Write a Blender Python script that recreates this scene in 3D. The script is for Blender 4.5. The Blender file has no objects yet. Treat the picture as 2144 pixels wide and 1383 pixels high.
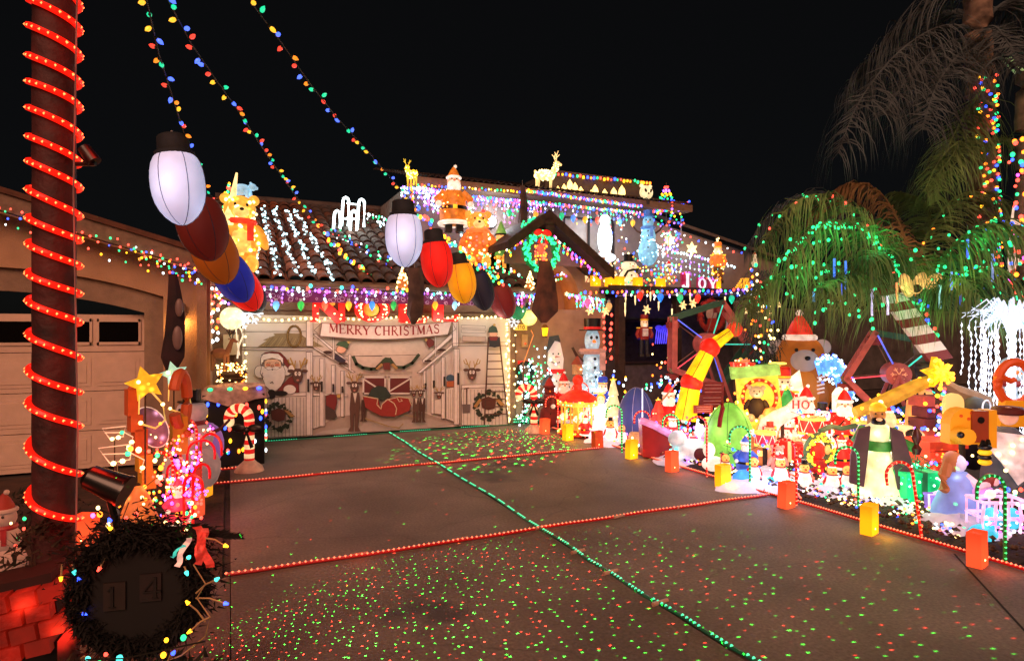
import bpy, math, random
from mathutils import Vector, Matrix
PI = math.pi
random.seed(7)
S = bpy.context.scene
COL = S.collection

# ---------------------------------------------------------------- camera
CAM_H = 1.9
F = 1306.0                       # focal length in photo pixels (2144 wide)
YAW = math.radians(24.4)
FW = Vector((math.sin(YAW), math.cos(YAW), 0)); RT = Vector((math.cos(YAW), -math.sin(YAW), 0))
cd = bpy.data.cameras.new('camera'); cam = bpy.data.objects.new('camera', cd); COL.objects.link(cam)
cam.location = (0, 0, CAM_H); cam.rotation_euler = (PI/2, 0, -YAW)
cd.sensor_width = 36; cd.lens = 36*F/2144; cd.clip_start = .05; cd.clip_end = 600
S.camera = cam
# ---------------------------------------------------------------- world: night sky
W_ = bpy.data.worlds.new('World'); S.world = W_; W_.use_nodes = True
nt = W_.node_tree
bg = nt.nodes['Background']
sky = nt.nodes.new('ShaderNodeTexSky'); sky.sky_type = 'NISHITA'; sky.sun_disc = False
sky.sun_elevation = math.radians(34); sky.sun_rotation = math.radians(205)
mx = nt.nodes.new('ShaderNodeMix'); mx.data_type = 'RGBA'
mx.inputs[0].default_value = .0003; mx.inputs[6].default_value = (.0027, .0026, .0026, 1)
nt.links.new(sky.outputs[0], mx.inputs[7]); nt.links.new(mx.outputs[2], bg.inputs[0])
bg.inputs[1].default_value = 1.0
# ---------------------------------------------------------------- weak warm town light from behind the viewer
sd = bpy.data.lights.new('sun', 'SUN'); sun = bpy.data.objects.new('sun', sd); COL.objects.link(sun)
sd.energy = 2.7; sd.color = (1, .47, .30); sd.angle = math.radians(35)
sun.rotation_euler = (math.radians(56), 0, math.radians(-25))
# ---------------------------------------------------------------- exposure
S.view_settings.view_transform = 'Standard'; S.view_settings.look = 'None'
S.view_settings.exposure = 0; S.view_settings.gamma = 1; S.view_settings.use_curve_mapping = False
cy = S.cycles
cy.use_denoising = True; cy.sample_clamp_indirect = 2.5; cy.sample_clamp_direct = 0
cy.max_bounces = 5; cy.diffuse_bounces = 2; cy.glossy_bounces = 2; cy.transmission_bounces = 3
cy.transparent_max_bounces = 6; cy.caustics_reflective = False; cy.caustics_refractive = False
cy.use_light_tree = True

# ---------------------------------------------------------------- pixel -> place helpers (photo pixels)
def wp(px, py, d):
    return Vector((0, 0, CAM_H)) + FW*d + RT*((px-1072)/F*d) + Vector((0, 0, (690.5-py)/F*d))
def dY(px, Y): return Y/(FW.y + RT.y*(px-1072)/F)
def wy(px, py, Y): return wp(px, py, dY(px, Y))
def gp(px, d): v = wp(px, 690.5, d); v.z = 0; return v
def gz(py): return CAM_H*F/(py-690.5)
def face(p, off=0): return math.atan2(-p[0], p[1]) + off

# ---------------------------------------------------------------- materials
MATS = {}
def srgb(c):
    if isinstance(c, str):
        c = [int(c[i:i+2], 16)/255 for i in (0, 2, 4)]
    return tuple(((v/12.92) if v <= .04045 else ((v+.055)/1.055)**2.4) for v in c)
def mat(name, col, rough=.6, emit=0, ecol=None, hot=0, hs=6, noise=.25, ns=8, bump=0, bs=40, metal=0, samp=True, col2=None, trans=0, coat=0):
    """plain procedural material; emit = glow, also painted into unlit boards; hot = glow spots painted for lamps inside"""
    if name in MATS: return MATS[name]
    m = bpy.data.materials.new(name); MATS[name] = m; m.use_nodes = True
    n = m.node_tree.nodes; l = m.node_tree.links; b = n['Principled BSDF']
    c = srgb(col)
    tc = n.new('ShaderNodeTexCoord')
    nz = n.new('ShaderNodeTexNoise'); nz.inputs['Scale'].default_value = ns; nz.inputs['Detail'].default_value = 5
    l.new(tc.outputs['Object'], nz.inputs['Vector'])
    mixc = n.new('ShaderNodeMix'); mixc.data_type = 'RGBA'
    c2 = srgb(col2) if col2 else tuple(v*(1-noise*1.6) for v in c)
    mixc.inputs[6].default_value = (*[max(0, v) for v in c2], 1)
    mixc.inputs[7].default_value = (*([min(1, v*(1+noise*.6)) for v in c] if not col2 else c), 1)
    rp = n.new('ShaderNodeMapRange'); rp.inputs[1].default_value = .3; rp.inputs[2].default_value = .7
    l.new(nz.outputs['Fac'], rp.inputs[0]); l.new(rp.outputs[0], mixc.inputs[0])
    l.new(mixc.outputs[2], b.inputs['Base Color'])
    b.inputs['Roughness'].default_value = rough; b.inputs['Metallic'].default_value = metal
    b.inputs['Transmission Weight'].default_value = trans
    if coat: b.inputs['Coat Weight'].default_value = coat
    if bump:
        nb = n.new('ShaderNodeTexNoise'); nb.inputs['Scale'].default_value = bs; nb.inputs['Detail'].default_value = 6
        l.new(tc.outputs['Object'], nb.inputs['Vector'])
        bp = n.new('ShaderNodeBump'); bp.inputs['Strength'].default_value = bump; bp.inputs['Distance'].default_value = .01
        l.new(nb.outputs['Fac'], bp.inputs['Height']); l.new(bp.outputs[0], b.inputs['Normal'])
    if emit:
        ec = srgb(ecol) if ecol else c
        if hot:
            vo = n.new('ShaderNodeTexVoronoi'); vo.inputs['Scale'].default_value = hs
            l.new(tc.outputs['Object'], vo.inputs['Vector'])
            mr = n.new('ShaderNodeMapRange'); mr.inputs[1].default_value = .5; mr.inputs[2].default_value = 0
            l.new(vo.outputs['Distance'], mr.inputs[0])
            pw = n.new('ShaderNodeMath'); pw.operation = 'POWER'; pw.inputs[1].default_value = 3.2
            l.new(mr.outputs[0], pw.inputs[0])
            st = n.new('ShaderNodeMath'); st.operation = 'MULTIPLY_ADD'; st.inputs[1].default_value = hot*2.4; st.inputs[2].default_value = emit
            l.new(pw.outputs[0], st.inputs[0])
            ms = n.new('ShaderNodeMath'); ms.operation = 'MULTIPLY'
            m2 = n.new('ShaderNodeMapRange'); m2.inputs[1].default_value = .3; m2.inputs[2].default_value = .7; m2.inputs[3].default_value = .55; m2.inputs[4].default_value = 1.25
            l.new(nz.outputs['Fac'], m2.inputs[0]); l.new(m2.outputs[0], ms.inputs[1]); l.new(st.outputs[0], ms.inputs[0])
            l.new(ms.outputs[0], b.inputs['Emission Strength'])
        else: b.inputs['Emission Strength'].default_value = emit
        b.inputs['Emission Color'].default_value = (*ec, 1)
        if not samp or emit < .8: m.cycles.emission_sampling = 'NONE'
    return m
# --- tiny lamps: bright cores
def bulb(cname):
    C = dict(r=('ff4838', 4), g=('28f088', 2.6), b=('3050ff', 5), y=('ffb020', 4), o=('ff7a20', 4.5), w=('eafcff', 4), ww=('ffe090', 4.2), p=('ff50e0', 4), v=('9a60ff', 4.5), c=('40e0d0', 3), cw=('b8f4ff', 4.5))[cname]
    return mat('bulb_'+cname, C[0], .3, C[1], noise=0, samp=False)
def bulbs(s): return [bulb(k) for k in s.split()]
MULTI = 'r g b y r g b o'
def paint(h, **k): return mat('paint_'+h+''.join(f'{a}{v}' for a, v in sorted(k.items())), h, k.pop('rough', .45), noise=k.pop('noise', .12), bump=k.pop('bump', .15), **k)
def glow(h, e=.8, hot=0, hs=7, **k): return mat(f'lit_{h}_{e}_{hot}_{hs}', h, .5, e, hot=hot or .001, hs=hs, samp=e >= 1.2, **k)
BLACK = dict()
# ---------------------------------------------------------------- mesh builder
class B:
    def __init__(s, sc=1.0, M=None): s.v = []; s.f = []; s.m = []; s.sc = sc; s.M = M; s.mi = 0
    def add(s, vs, fs, mi=None):
        o = len(s.v); mi = s.mi if mi is None else mi
        if s.M is not None: vs = [s.M @ Vector(p) for p in vs]
        s.v += [(p[0]*s.sc, p[1]*s.sc, p[2]*s.sc) for p in vs]
        s.f += [tuple(i+o for i in q) for q in fs]; s.m += [mi]*len(fs); return s
    def box(s, c, d, mi=None, r=None):
        x, y, z = d[0]/2, d[1]/2, d[2]/2
        vs = [Vector((a*x, b*y, e*z)) for a in (-1, 1) for b in (-1, 1) for e in (-1, 1)]
        if r is not None: vs = [r @ p for p in vs]
        vs = [p+Vector(c) for p in vs]
        return s.add(vs, [(0, 1, 3, 2), (4, 6, 7, 5), (0, 4, 5, 1), (2, 3, 7, 6), (0, 2, 6, 4), (1, 5, 7, 3)], mi)
    def ell(s, c, r, mi=None, n=14, k=9, R=None):
        if isinstance(r, (int, float)): r = (r, r, r)
        vs = [(0, 0, r[2])]; fs = []
        for i in range(1, k):
            a = PI*i/k
            for j in range(n):
                t = 2*PI*j/n; vs.append((r[0]*math.sin(a)*math.cos(t), r[1]*math.sin(a)*math.sin(t), r[2]*math.cos(a)))
        vs.append((0, 0, -r[2])); L = len(vs)-1
        for j in range(n):
            q = (j+1) % n
            fs.append((0, 1+j, 1+q)); fs.append((L, 1+(k-2)*n+q, 1+(k-2)*n+j))
            for i in range(k-2): fs.append((1+i*n+j, 1+(i+1)*n+j, 1+(i+1)*n+q, 1+i*n+q))
        C = Vector(c)
        return s.add([((R @ Vector(p)) if R is not None else Vector(p))+C for p in vs], fs, mi)
    def cone(s, p0, p1, r0, r1, mi=None, n=10, cap=True):
        p0 = Vector(p0); p1 = Vector(p1); ax = (p1-p0)
        if ax.length < 1e-6: return s
        q = ax.normalized().to_track_quat('Z', 'Y').to_matrix()
        vs = []
        for (p, r) in ((p0, r0), (p1, r1)):
            for j in range(n): t = 2*PI*j/n; vs.append(p + q @ Vector((r*math.cos(t), r*math.sin(t), 0)))
        fs = [(j, (j+1) % n, n+(j+1) % n, n+j) for j in range(n)]
        if cap: fs += [tuple(range(n-1, -1, -1)), tuple(range(n, 2*n))]
        return s.add(vs, fs, mi)
    def tube(s, pts, r, mi=None, n=6, closed=False):
        pts = [Vector(p) for p in pts]; N = len(pts); vs = []; fs = []
        for i, p in enumerate(pts):
            a = pts[(i-1) % N] if (closed or i > 0) else p; b = pts[(i+1) % N] if (closed or i < N-1) else p
            d = b-a; d = d.normalized() if d.length > 1e-9 else Vector((0, 0, 1))
            q = d.to_track_quat('Z', 'Y').to_matrix(); rr = r[i] if isinstance(r, (list, tuple)) else r
            for j in range(n): t = 2*PI*j/n; vs.append(p + q @ Vector((rr*math.cos(t), rr*math.sin(t), 0)))
        for i in range(N if closed else N-1):
            A = i*n; Bq = ((i+1) % N)*n
            for j in range(n): fs.append((A+j, A+(j+1) % n, Bq+(j+1) % n, Bq+j))
        if not closed: fs += [tuple(range(n-1, -1, -1)), tuple((N-1)*n+j for j in range(n))]
        return s.add(vs, fs, mi)
    def lathe(s, prof, c=(0, 0, 0), mi=None, n=18, R=None):
        vs = []; fs = []; C = Vector(c)
        for (r, z) in prof:
            for j in range(n):
                t = 2*PI*j/n; p = Vector((r*math.cos(t), r*math.sin(t), z)); vs.append((R @ p if R is not None else p)+C)
        for i in range(len(prof)-1):
            for j in range(n): fs.append((i*n+j, i*n+(j+1) % n, (i+1)*n+(j+1) % n, (i+1)*n+j))
        fs += [tuple(range(n-1, -1, -1)), tuple((len(prof)-1)*n+j for j in range(n))]
        return s.add(vs, fs, mi)
    def poly(s, pts, y0=0, th=.01, mi=None, fn=None):
        """extruded outline in the x-z plane, front at y0, thickness th towards +y (fn maps (x, z, y) to a point)"""
        n = len(pts)
        a = sum(pts[i][0]*pts[(i+1) % n][1]-pts[(i+1) % n][0]*pts[i][1] for i in range(n))
        if a < 0: pts = pts[::-1]
        g = fn or (lambda x, z, y: (x, y, z))
        vs = [g(p[0], p[1], y0) for p in pts] + [g(p[0], p[1], y0+th) for p in pts]
        return s.add(vs, [tuple(range(n)), tuple(range(2*n-1, n-1, -1))] + [(i, n+i, n+(i+1) % n, (i+1) % n) for i in range(n)], mi)
    def octa(s, c, r, mi=None, h=1.0):
        x, y, z = c
        return s.add([(x+r, y, z), (x, y+r, z), (x-r, y, z), (x, y-r, z), (x, y, z+r*h), (x, y, z-r*h)], [(0, 1, 4), (1, 2, 4), (2, 3, 4), (3, 0, 4), (1, 0, 5), (2, 1, 5), (3, 2, 5), (0, 3, 5)], mi)
    def build(s, name, mats, parent=None, smooth=True, kind=None, label=None, loc=None, ang=40):
        me = bpy.data.meshes.new(name); me.from_pydata(s.v, [], s.f)
        if not isinstance(mats, (list, tuple)): mats = [mats]
        for m in mats: me.materials.append(m)
        me.polygons.foreach_set('material_index', [min(i, len(mats)-1) for i in s.m])
        if smooth:
            me.polygons.foreach_set('use_smooth', [True]*len(s.f))
            try: me.set_sharp_from_angle(angle=math.radians(ang))
            except Exception: pass
        me.update()
        o = bpy.data.objects.new(name, me); COL.objects.link(o)
        if parent is not None: o.parent = parent
        if loc is not None: o.location = loc
        if kind: o['kind'] = kind
        if label: o['label'] = label
        return o
def thing(name, label, cat, loc=(0, 0, 0), rz=0, group=None, rot=None):
    o = bpy.data.objects.new(name, None); COL.objects.link(o); o.location = loc
    o.rotation_euler = rot if rot is not None else (0, 0, rz)
    o.empty_display_size = .2
    o['label'] = label; o['category'] = cat
    if group: o['group'] = group
    return o
def tag(o, label, cat, group=None):
    o['label'] = label; o['category'] = cat
    if group: o['group'] = group
    return o
def struct(o): o['kind'] = 'structure'; return o
def dup(root, loc, rz=None, label=None, group=None):
    r = root.copy(); COL.objects.link(r); r.location = loc
    if rz is not None: r.rotation_euler = (0, 0, rz)
    if label: r['label'] = label
    if group: r['group'] = group
    for ch in list(root.children):
        c = ch.copy(); COL.objects.link(c); c.parent = r
        for g in list(ch.children):
            d = g.copy(); COL.objects.link(d); d.parent = c
    return r
def lamp(loc, col, w, r=.08, parent=None, name='lamp_light'):
    d = bpy.data.lights.new(name, 'POINT'); d.energy = w; d.color = srgb(col); d.shadow_soft_size = r
    o = bpy.data.objects.new(name, d); COL.objects.link(o); o.location = loc
    if parent is not None: o.parent = parent
    return o
def lerp(a, b, t): return a+(b-a)*t
def along(pts, step):
    pts = [Vector(p) for p in pts]; out = []; carry = 0
    for a, b in zip(pts, pts[1:]):
        L = (b-a).length; t = carry
        while t < L: out.append(a.lerp(b, t/L)); t += step
        carry = t-L
    return out
def sag(a, b, s, n=12):
    a = Vector(a); b = Vector(b)
    return [a.lerp(b, i/n)-Vector((0, 0, s*4*(i/n)*(1-i/n))) for i in range(n+1)]
def jit(p, r): return Vector(p)+Vector((random.uniform(-r, r), random.uniform(-r, r), random.uniform(-r, r)))
def strand(label, pts, step, cols, r=.02, jt=.02, wire=True, cat='string lights', name='string_light', group=None, h=1.2, wr=.004, wm=None):
    """a string of small lamps: wire and bulbs"""
    t = thing(name, label, cat, pts[0], 0, group); o0 = Vector(pts[0])
    if wire: B().tube([Vector(p)-o0 for p in pts], wr, n=3).build('wire', wm or paint('101510'), t)
    b = B(); ms = bulbs(cols)
    for i, p in enumerate(along(pts, step)):
        rr_b = r*random.uniform(.75, 1.2); b.ell(jit(p, jt)-o0, (rr_b, rr_b, rr_b*h), i % len(ms) if random.random() < .7 else random.randrange(len(ms)), n=6, k=4)
    b.build('bulb', ms, t, smooth=True, kind='stuff'); return t
# ================================================================ ground
def ground_mat():
    m = mat('dark_yard_soil', '3a3028', .95, noise=.5, ns=3, bump=.9, bs=30); return m
def concrete():
    m = bpy.data.materials.new('driveway_concrete'); m.use_nodes = True; n = m.node_tree.nodes; l = m.node_tree.links; b = n['Principled BSDF']
    tc = n.new('ShaderNodeTexCoord')
    n1 = n.new('ShaderNodeTexNoise'); n1.inputs['Scale'].default_value = 1.1; n1.inputs['Detail'].default_value = 6
    n2 = n.new('ShaderNodeTexNoise'); n2.inputs['Scale'].default_value = 42; n2.inputs['Detail'].default_value = 4
    for q in (n1, n2): l.new(tc.outputs['Object'], q.inputs['Vector'])
    r1 = n.new('ShaderNodeValToRGB'); r1.color_ramp.elements[0].position = .35; r1.color_ramp.elements[0].color = (.155, .125, .10, 1)
    r1.color_ramp.elements[1].position = .68; r1.color_ramp.elements[1].color = (.27, .22, .18, 1); l.new(n1.outputs['Fac'], r1.inputs[0])
    mm = n.new('ShaderNodeMix'); mm.data_type = 'RGBA'; mm.blend_type = 'MULTIPLY'; mm.inputs[0].default_value = .8
    r2 = n.new('ShaderNodeValToRGB'); r2.color_ramp.elements[0].position = .3; r2.color_ramp.elements[0].color = (.45, .45, .45, 1); r2.color_ramp.elements[1].position = .7
    l.new(n2.outputs['Fac'], r2.inputs[0]); l.new(r1.outputs[0], mm.inputs[6]); l.new(r2.outputs[0], mm.inputs[7])
    # oil stains with their own shape
    g = n.new('ShaderNodeNewGeometry'); sp = n.new('ShaderNodeSeparateXYZ'); l.new(g.outputs['Position'], sp.inputs[0])
    last = mm.outputs[2]
    for (cx, cyy, rr) in ((3.1, 7.5, .26), (3.65, 8.15, .28), (1.2, 4.1, .2)):
        d = n.new('ShaderNodeVectorMath'); d.operation = 'DISTANCE'; d.inputs[1].default_value = (cx, cyy, 0)
        w = n.new('ShaderNodeMix'); w.data_type = 'VECTOR'; w.inputs[0].default_value = .25
        nn = n.new('ShaderNodeTexNoise'); nn.inputs['Scale'].default_value = 2.5; l.new(g.outputs['Position'], nn.inputs['Vector'])
        l.new(g.outputs['Position'], w.inputs[4]); ad = n.new('ShaderNodeVectorMath'); ad.operation = 'ADD'
        l.new(nn.outputs['Color'], ad.inputs[0]); l.new(g.outputs['Position'], ad.inputs[1]); sb = n.new('ShaderNodeVectorMath'); sb.operation = 'SUBTRACT'; sb.inputs[1].default_value = (.5, .5, .5)
        l.new(ad.outputs[0], sb.inputs[0]); l.new(sb.outputs[0], d.inputs[0])
        mr = n.new('ShaderNodeMapRange'); mr.inputs[1].default_value = rr*1.6; mr.inputs[2].default_value = rr*.6; mr.inputs[3].default_value = 0; mr.inputs[4].default_value = .75
        l.new(d.outputs['Value'], mr.inputs[0]); mk = n.new('ShaderNodeMix'); mk.data_type = 'RGBA'; l.new(mr.outputs[0], mk.inputs[0])
        l.new(last, mk.inputs[6]); mk.inputs[7].default_value = (.035, .032, .035, 1); last = mk.outputs[2]
    # hairline cracks
    nz = n.new('ShaderNodeTexNoise'); nz.inputs['Scale'].default_value = 1.6; nz.inputs['Detail'].default_value = 4; l.new(g.outputs['Position'], nz.inputs['Vector'])
    a2 = n.new('ShaderNodeVectorMath'); a2.operation = 'MULTIPLY_ADD'; a2.inputs[1].default_value = (.5, .5, 0); l.new(nz.outputs['Color'], a2.inputs[0]); l.new(g.outputs['Position'], a2.inputs[2])
    vo = n.new('ShaderNodeTexVoronoi'); vo.feature = 'DISTANCE_TO_EDGE'; vo.inputs['Scale'].default_value = .45; l.new(a2.outputs[0], vo.inputs['Vector'])
    cr = n.new('ShaderNodeMapRange'); cr.inputs[1].default_value = .0; cr.inputs[2].default_value = .006; cr.inputs[3].default_value = .45; cr.inputs[4].default_value = 0
    l.new(vo.outputs['Distance'], cr.inputs[0]); mk = n.new('ShaderNodeMix'); mk.data_type = 'RGBA'; l.new(cr.outputs[0], mk.inputs[0]); l.new(last, mk.inputs[6]); mk.inputs[7].default_value = (.06, .05, .04, 1)
    l.new(mk.outputs[2], b.inputs['Base Color'])
    b.inputs['Roughness'].default_value = .7
    bp = n.new('ShaderNodeBump'); bp.inputs['Strength'].default_value = .5; bp.inputs['Distance'].default_value = .004
    l.new(n2.outputs['Fac'], bp.inputs['Height']); l.new(bp.outputs[0], b.inputs['Normal']); return m
b = B(); b.add([(-150, -60, -.03), (200, -60, -.03), (200, 250, -.03), (-150, 250, -.03)], [(0, 1, 2, 3)])
struct(b.build('ground', ground_mat(), smooth=False))
CON = concrete()
# driveway slabs with recessed joints (expansion joints at x 2.72, y 5.3, y 8.5)
drive = thing('driveway', 'brown concrete driveway slabs with dark joints', 'driveway'); del drive['category']; del drive['label']; drive['kind'] = 'structure'
XS = [0, 2.72, 5.62]; YS = [-8, 5.3, 8.5, 11.52]
for i in range(2):
    for j in range(3):
        x0, x1, y0, y1 = XS[i]+.012, XS[i+1]-.012, YS[j]+.012, YS[j+1]-.012
        B().box(((x0+x1)/2, (y0+y1)/2, -.03), (x1-x0, y1-y0, .06)).build('slab', CON, drive, smooth=False)
for (x0, x1, y0, y1) in ((-6, .006, -8, 1.6), (-6, .006, 1.62, 5.3), (5.622, 5.76, 2.9, 11.5), (5.61, 9.5, -6, 2.9)):
    B().box(((x0+x1)/2, (y0+y1)/2, -.034), (x1-x0, y1-y0, .06)).build('slab', CON, drive, smooth=False)
b = B(); b.add([(5.62, 3.29, .0015), (3.5, 1.19, .0015), (3.512, 1.178, .0015), (5.632, 3.278, .0015)], [(0, 1, 2, 3)]); b.build('expansion_joint', mat('joint_tar', '120e0c', .9), drive, smooth=False)
b = B()
b.box((-4, 6.7, -.04), (7.9, 6.6, .06)); struct(b.build('left_bed', mat('bed_soil', '40281c', .95, noise=.5, ns=4, bump=.8, bs=25), smooth=False))
b = B(); N = 46
rr_ = random.Random(4)
vs = [(5.78+i*8.2/N, 2.9+j*10.1/N, .012+.05*rr_.random()*(1 if 0 < i < N and 0 < j < N else 0)+.10*math.sin(min(1, i/8)*PI/2)*(.5+.5*math.sin(i*.5)*math.cos(j*.4))) for i in range(N+1) for j in range(N+1)]
b.add(vs, [(i*(N+1)+j, (i+1)*(N+1)+j, (i+1)*(N+1)+j+1, i*(N+1)+j+1) for i in range(N) for j in range(N)])
struct(b.build('right_bed', ground_mat()))
# ---------------------------------------------------------------- main house
ST = mat('stucco_tan', 'a58a70', .9, noise=.12, ns=5, bump=.8, bs=70)
STG = mat('stucco_grey', '8d8078', .9, noise=.12, ns=5, bump=.8, bs=70)
STD = mat('stucco_dark', '5c544e', .9, noise=.15, ns=5, bump=.8, bs=70)
FAS = mat('fascia_board', '7a6350', .7, noise=.2, ns=12, bump=.3)
DK = mat('dark_timber', '38281f', .8, noise=.4, ns=9, bump=.6)
house = thing('house', 'two storey stucco house with tiled roofs covered in Christmas lights', 'house', (0, 0, 0))
def wallp(quads, name='wall', m=ST, par=house, th=.12):
    b = B()
    for (x0, x1, z0, z1, y) in quads: b.box(((x0+x1)/2, y+th/2, (z0+z1)/2), (x1-x0, th, z1-z0))
    return b.build(name, m, par, smooth=False)
wallp([(-.9, .2, 0, 2.7, 11.6), (5.2, 5.72, 0, 2.72, 11.6), (.2, 5.2, 2.16, 2.72, 11.6)])
B().box((2.7, 11.78, 1.08), (5.0, .06, 2.16)).build('garage_door', mat('garage_door_paint', 'b8a898', .6), house, smooth=False)
for (x, w) in ((.14, .12), (5.26, .12)): B().box((x, 11.55, 1.08), (w, .06, 2.16)).build('door_trim', FAS, house, smooth=False)
B().box((2.7, 11.55, 2.2), (5.24, .06, .07)).build('door_trim', FAS, house, smooth=False)
# eave: fascia board, gutter
B().box((2.75, 11.0, 2.66), (6.0, .05, .16)).box((2.75, 11.3, 2.585), (6.0, .6, .02)).build('fascia', FAS, house, smooth=False)
B().tube([(-.25, 10.94, 2.66), (5.75, 10.94, 2.66)], .05, n=8).build('gutter', mat('gutter_metal', '8a7c6c', .5, metal=.4), house)
# entry wall with arch niche
b = B(); cx, w, sp, zt = 6.30, .58, 2.34, 3.5
arc = [(cx+w*math.cos(PI-t*PI/14), sp+.95*math.sin(t*PI/14)) for t in range(15)]
arc2 = arc
for i in range(14):
    (xa, za), (xb, zb) = arc2[i], arc2[i+1]
    b.add([(xa, 11.6, za), (xb, 11.6, zb), (xb, 11.6, zt), (xa, 11.6, zt), (xa, 12.3, za), (xb, 12.3, zb)], [(0, 1, 2, 3), (0, 4, 5, 1)])
b.add([(cx-w, 11.6, 0), (cx+w, 11.6, 0), (cx+w, 11.6, sp), (cx-w, 11.6, sp), (cx+w, 12.3, sp), (cx-w, 12.3, sp)], [(0, 1, 2, 3), (3, 2, 4, 5)])
b.add([(5.2, 11.59, 2.7), (cx-w, 11.59, 2.7), (cx-w, 11.59, zt), (5.2, 11.59, zt)], [(0, 1, 2, 3)])
b.add([(cx+w, 11.6, 0), (7.5, 11.6, 0), (7.5, 11.6, zt), (cx+w, 11.6, zt)], [(0, 1, 2, 3)])
b.add([(7.5, 11.6, 0), (7.5, 13.1, 0), (7.5, 13.1, zt), (7.5, 11.6, zt)], [(0, 1, 2, 3)])
b.add([(6.0, 12.3, 0), (7.5, 12.3, 0), (7.5, 12.3, zt), (6.0, 12.3, zt)], [(0, 1, 2, 3)])
b.build('entry_wall', ST, house, smooth=False)
# entry gable (front triangle, two dark roof slopes, barge boards)
gx, gz1, gz0, hw = 5.66, 4.06, 3.02, 1.42
b = B(); b.poly([(gx-.72, 3.22), (gx+1.15, 3.22), (gx+1.15, gz0+.2), (gx, gz1-.12), (gx-.72, gz1-.62)], 11.15, .12); b.build('gable_wall', STG, house, smooth=False)
for sgn in (-1, 1):
    hw, gz0 = (.84, 3.45) if sgn < 0 else (1.46, 2.99)
    b = B(); p = [Vector((gx, 10.75, gz1)), Vector((gx+sgn*hw, 10.75, gz0)), Vector((gx+sgn*hw, 13.1, gz0)), Vector((gx, 13.1, gz1))]
    b.add(p+[q+Vector((0, 0, .14)) for q in p], [(0, 1, 2, 3), (7, 6, 5, 4), (0, 4, 5, 1), (1, 5, 6, 2), (2, 6, 7, 3), (3, 7, 4, 0)]); b.build('gable_roof', DK, house, smooth=False)
    b = B(); q = [Vector((gx, 10.7, gz1-.02)), Vector((gx+sgn*(hw+.03), 10.7, gz0-.04))]
    b.add([q[0], q[1], q[1]+Vector((0, 0, .2)), q[0]+Vector((0, 0, .2)), q[0]+Vector((0, .045, 0)), q[1]+Vector((0, .045, 0)), q[1]+Vector((0, .045, .2)), q[0]+Vector((0, .045, .2))], [(0, 1, 2, 3), (7, 6, 5, 4), (0, 4, 5, 1), (3, 2, 6, 7), (1, 5, 6, 2)])
    b.build('barge_board', DK, house, smooth=False)
b = B()
for k in range(4): b.ell((gx, 10.68, gz1-.08-.09*k), (.12-.015*k, .06, .07), n=10, k=6)
b.build('gable_vent', DK, house)
# upper storey
b = B(); YU = 13.1
b.box((5.47, YU+.06, 4.0), (3.66, .12, 2.3)); b.box((9.3, YU+.06, 4.0), (1.1, .12, 2.3)); b.box((8.02, YU+.06, 3.15), (1.45, .12, .62)); b.box((8.02, YU+.06, 4.88), (1.45, .12, .52))
b.build('upper_wall', STG, house, smooth=False)
B().box((3.7, YU+3, 4.2), (.12, 5.8, 1.9)).build('side_wall', STG, house, smooth=False); B().box((9.9, YU+3, 3.5), (.12, 6, 3.3)).build('side_wall', STG, house, smooth=False)
wn = B().box((7.32, YU+.02, 4.04), (.05, .05, 1.16)).box((8.72, YU+.02, 4.04), (.05, .05, 1.16)).box((8.02, YU+.02, 4.62), (1.44, .05, .05)).box((8.02, YU+.02, 3.46), (1.44, .05, .05)).box((8.02, YU+.03, 4.04), (.045, .04, 1.12)).build('window', mat('window_frame_dark', '2c2624', .5), house, smooth=False)
B().box((8.02, YU+.07, 4.04), (1.36, .012, 1.12)).build('pane', mat('window_glass', 'b9b4ae', .12, noise=.1), wn, smooth=False)
# upper eave + roof
B().box((7.1, 12.65, 5.02), (7.4, .05, .17)).box((7.1, 12.88, 4.95), (7.4, .5, .02)).build('fascia', FAS, house, smooth=False)
RT_ = mat('roof_dark_tile', '3b2f29', .85, noise=.35, ns=7, bump=.6, bs=22)
b = B()
nx, ny = 54, 14                                           # low rolled tile courses
for i in range(nx):
    for j in range(ny):
        x0 = 3.4+i*7.4/nx; x1 = x0+7.4/nx; y0 = 12.6+j*.26; z0 = 5.11+j*.26*.27; xm = (x0+x1)/2
        b.add([(x0, y0, z0), (xm, y0, z0+.055), (x1, y0, z0), (x0, y0+.27, z0+.05), (xm, y0+.27, z0+.105), (x1, y0+.27, z0+.05)], [(0, 1, 4, 3), (1, 2, 5, 4)])
b.build('upper_roof_tiling', RT_, house, smooth=False, kind='stuff')
b = B(); b.box((8.95, 14.1, 5.62), (3.1, .14, .62)); b.box((7.4, 15, 5.6), (.14, 1.8, .6)); b.box((8.95, 14.1, 5.95), (3.2, .22, .05)); b.build('raised_parapet', STD, house, smooth=False)
# sloping side wall right
b = B(); b.poly([(9.96, 0), (9.96, 4.75), (10.25, 4.64), (14.3, 3.86), (14.3, 0)], YU+.02, .14); b.build('sloping_wall', STG, house, smooth=False)
b = B(); b.add([(9.96, 12.95, 4.78), (14.45, 12.95, 3.86), (14.45, 13.4, 3.9), (9.96, 13.4, 4.82), (9.96, 12.95, 4.86), (14.45, 12.95, 3.94), (14.45, 13.4, 3.98), (9.96, 13.4, 4.9)], [(0, 1, 5, 4), (4, 5, 6, 7), (1, 2, 6, 5), (0, 4, 7, 3)])
b.build('wall_cap', STD, house, smooth=False)
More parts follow.
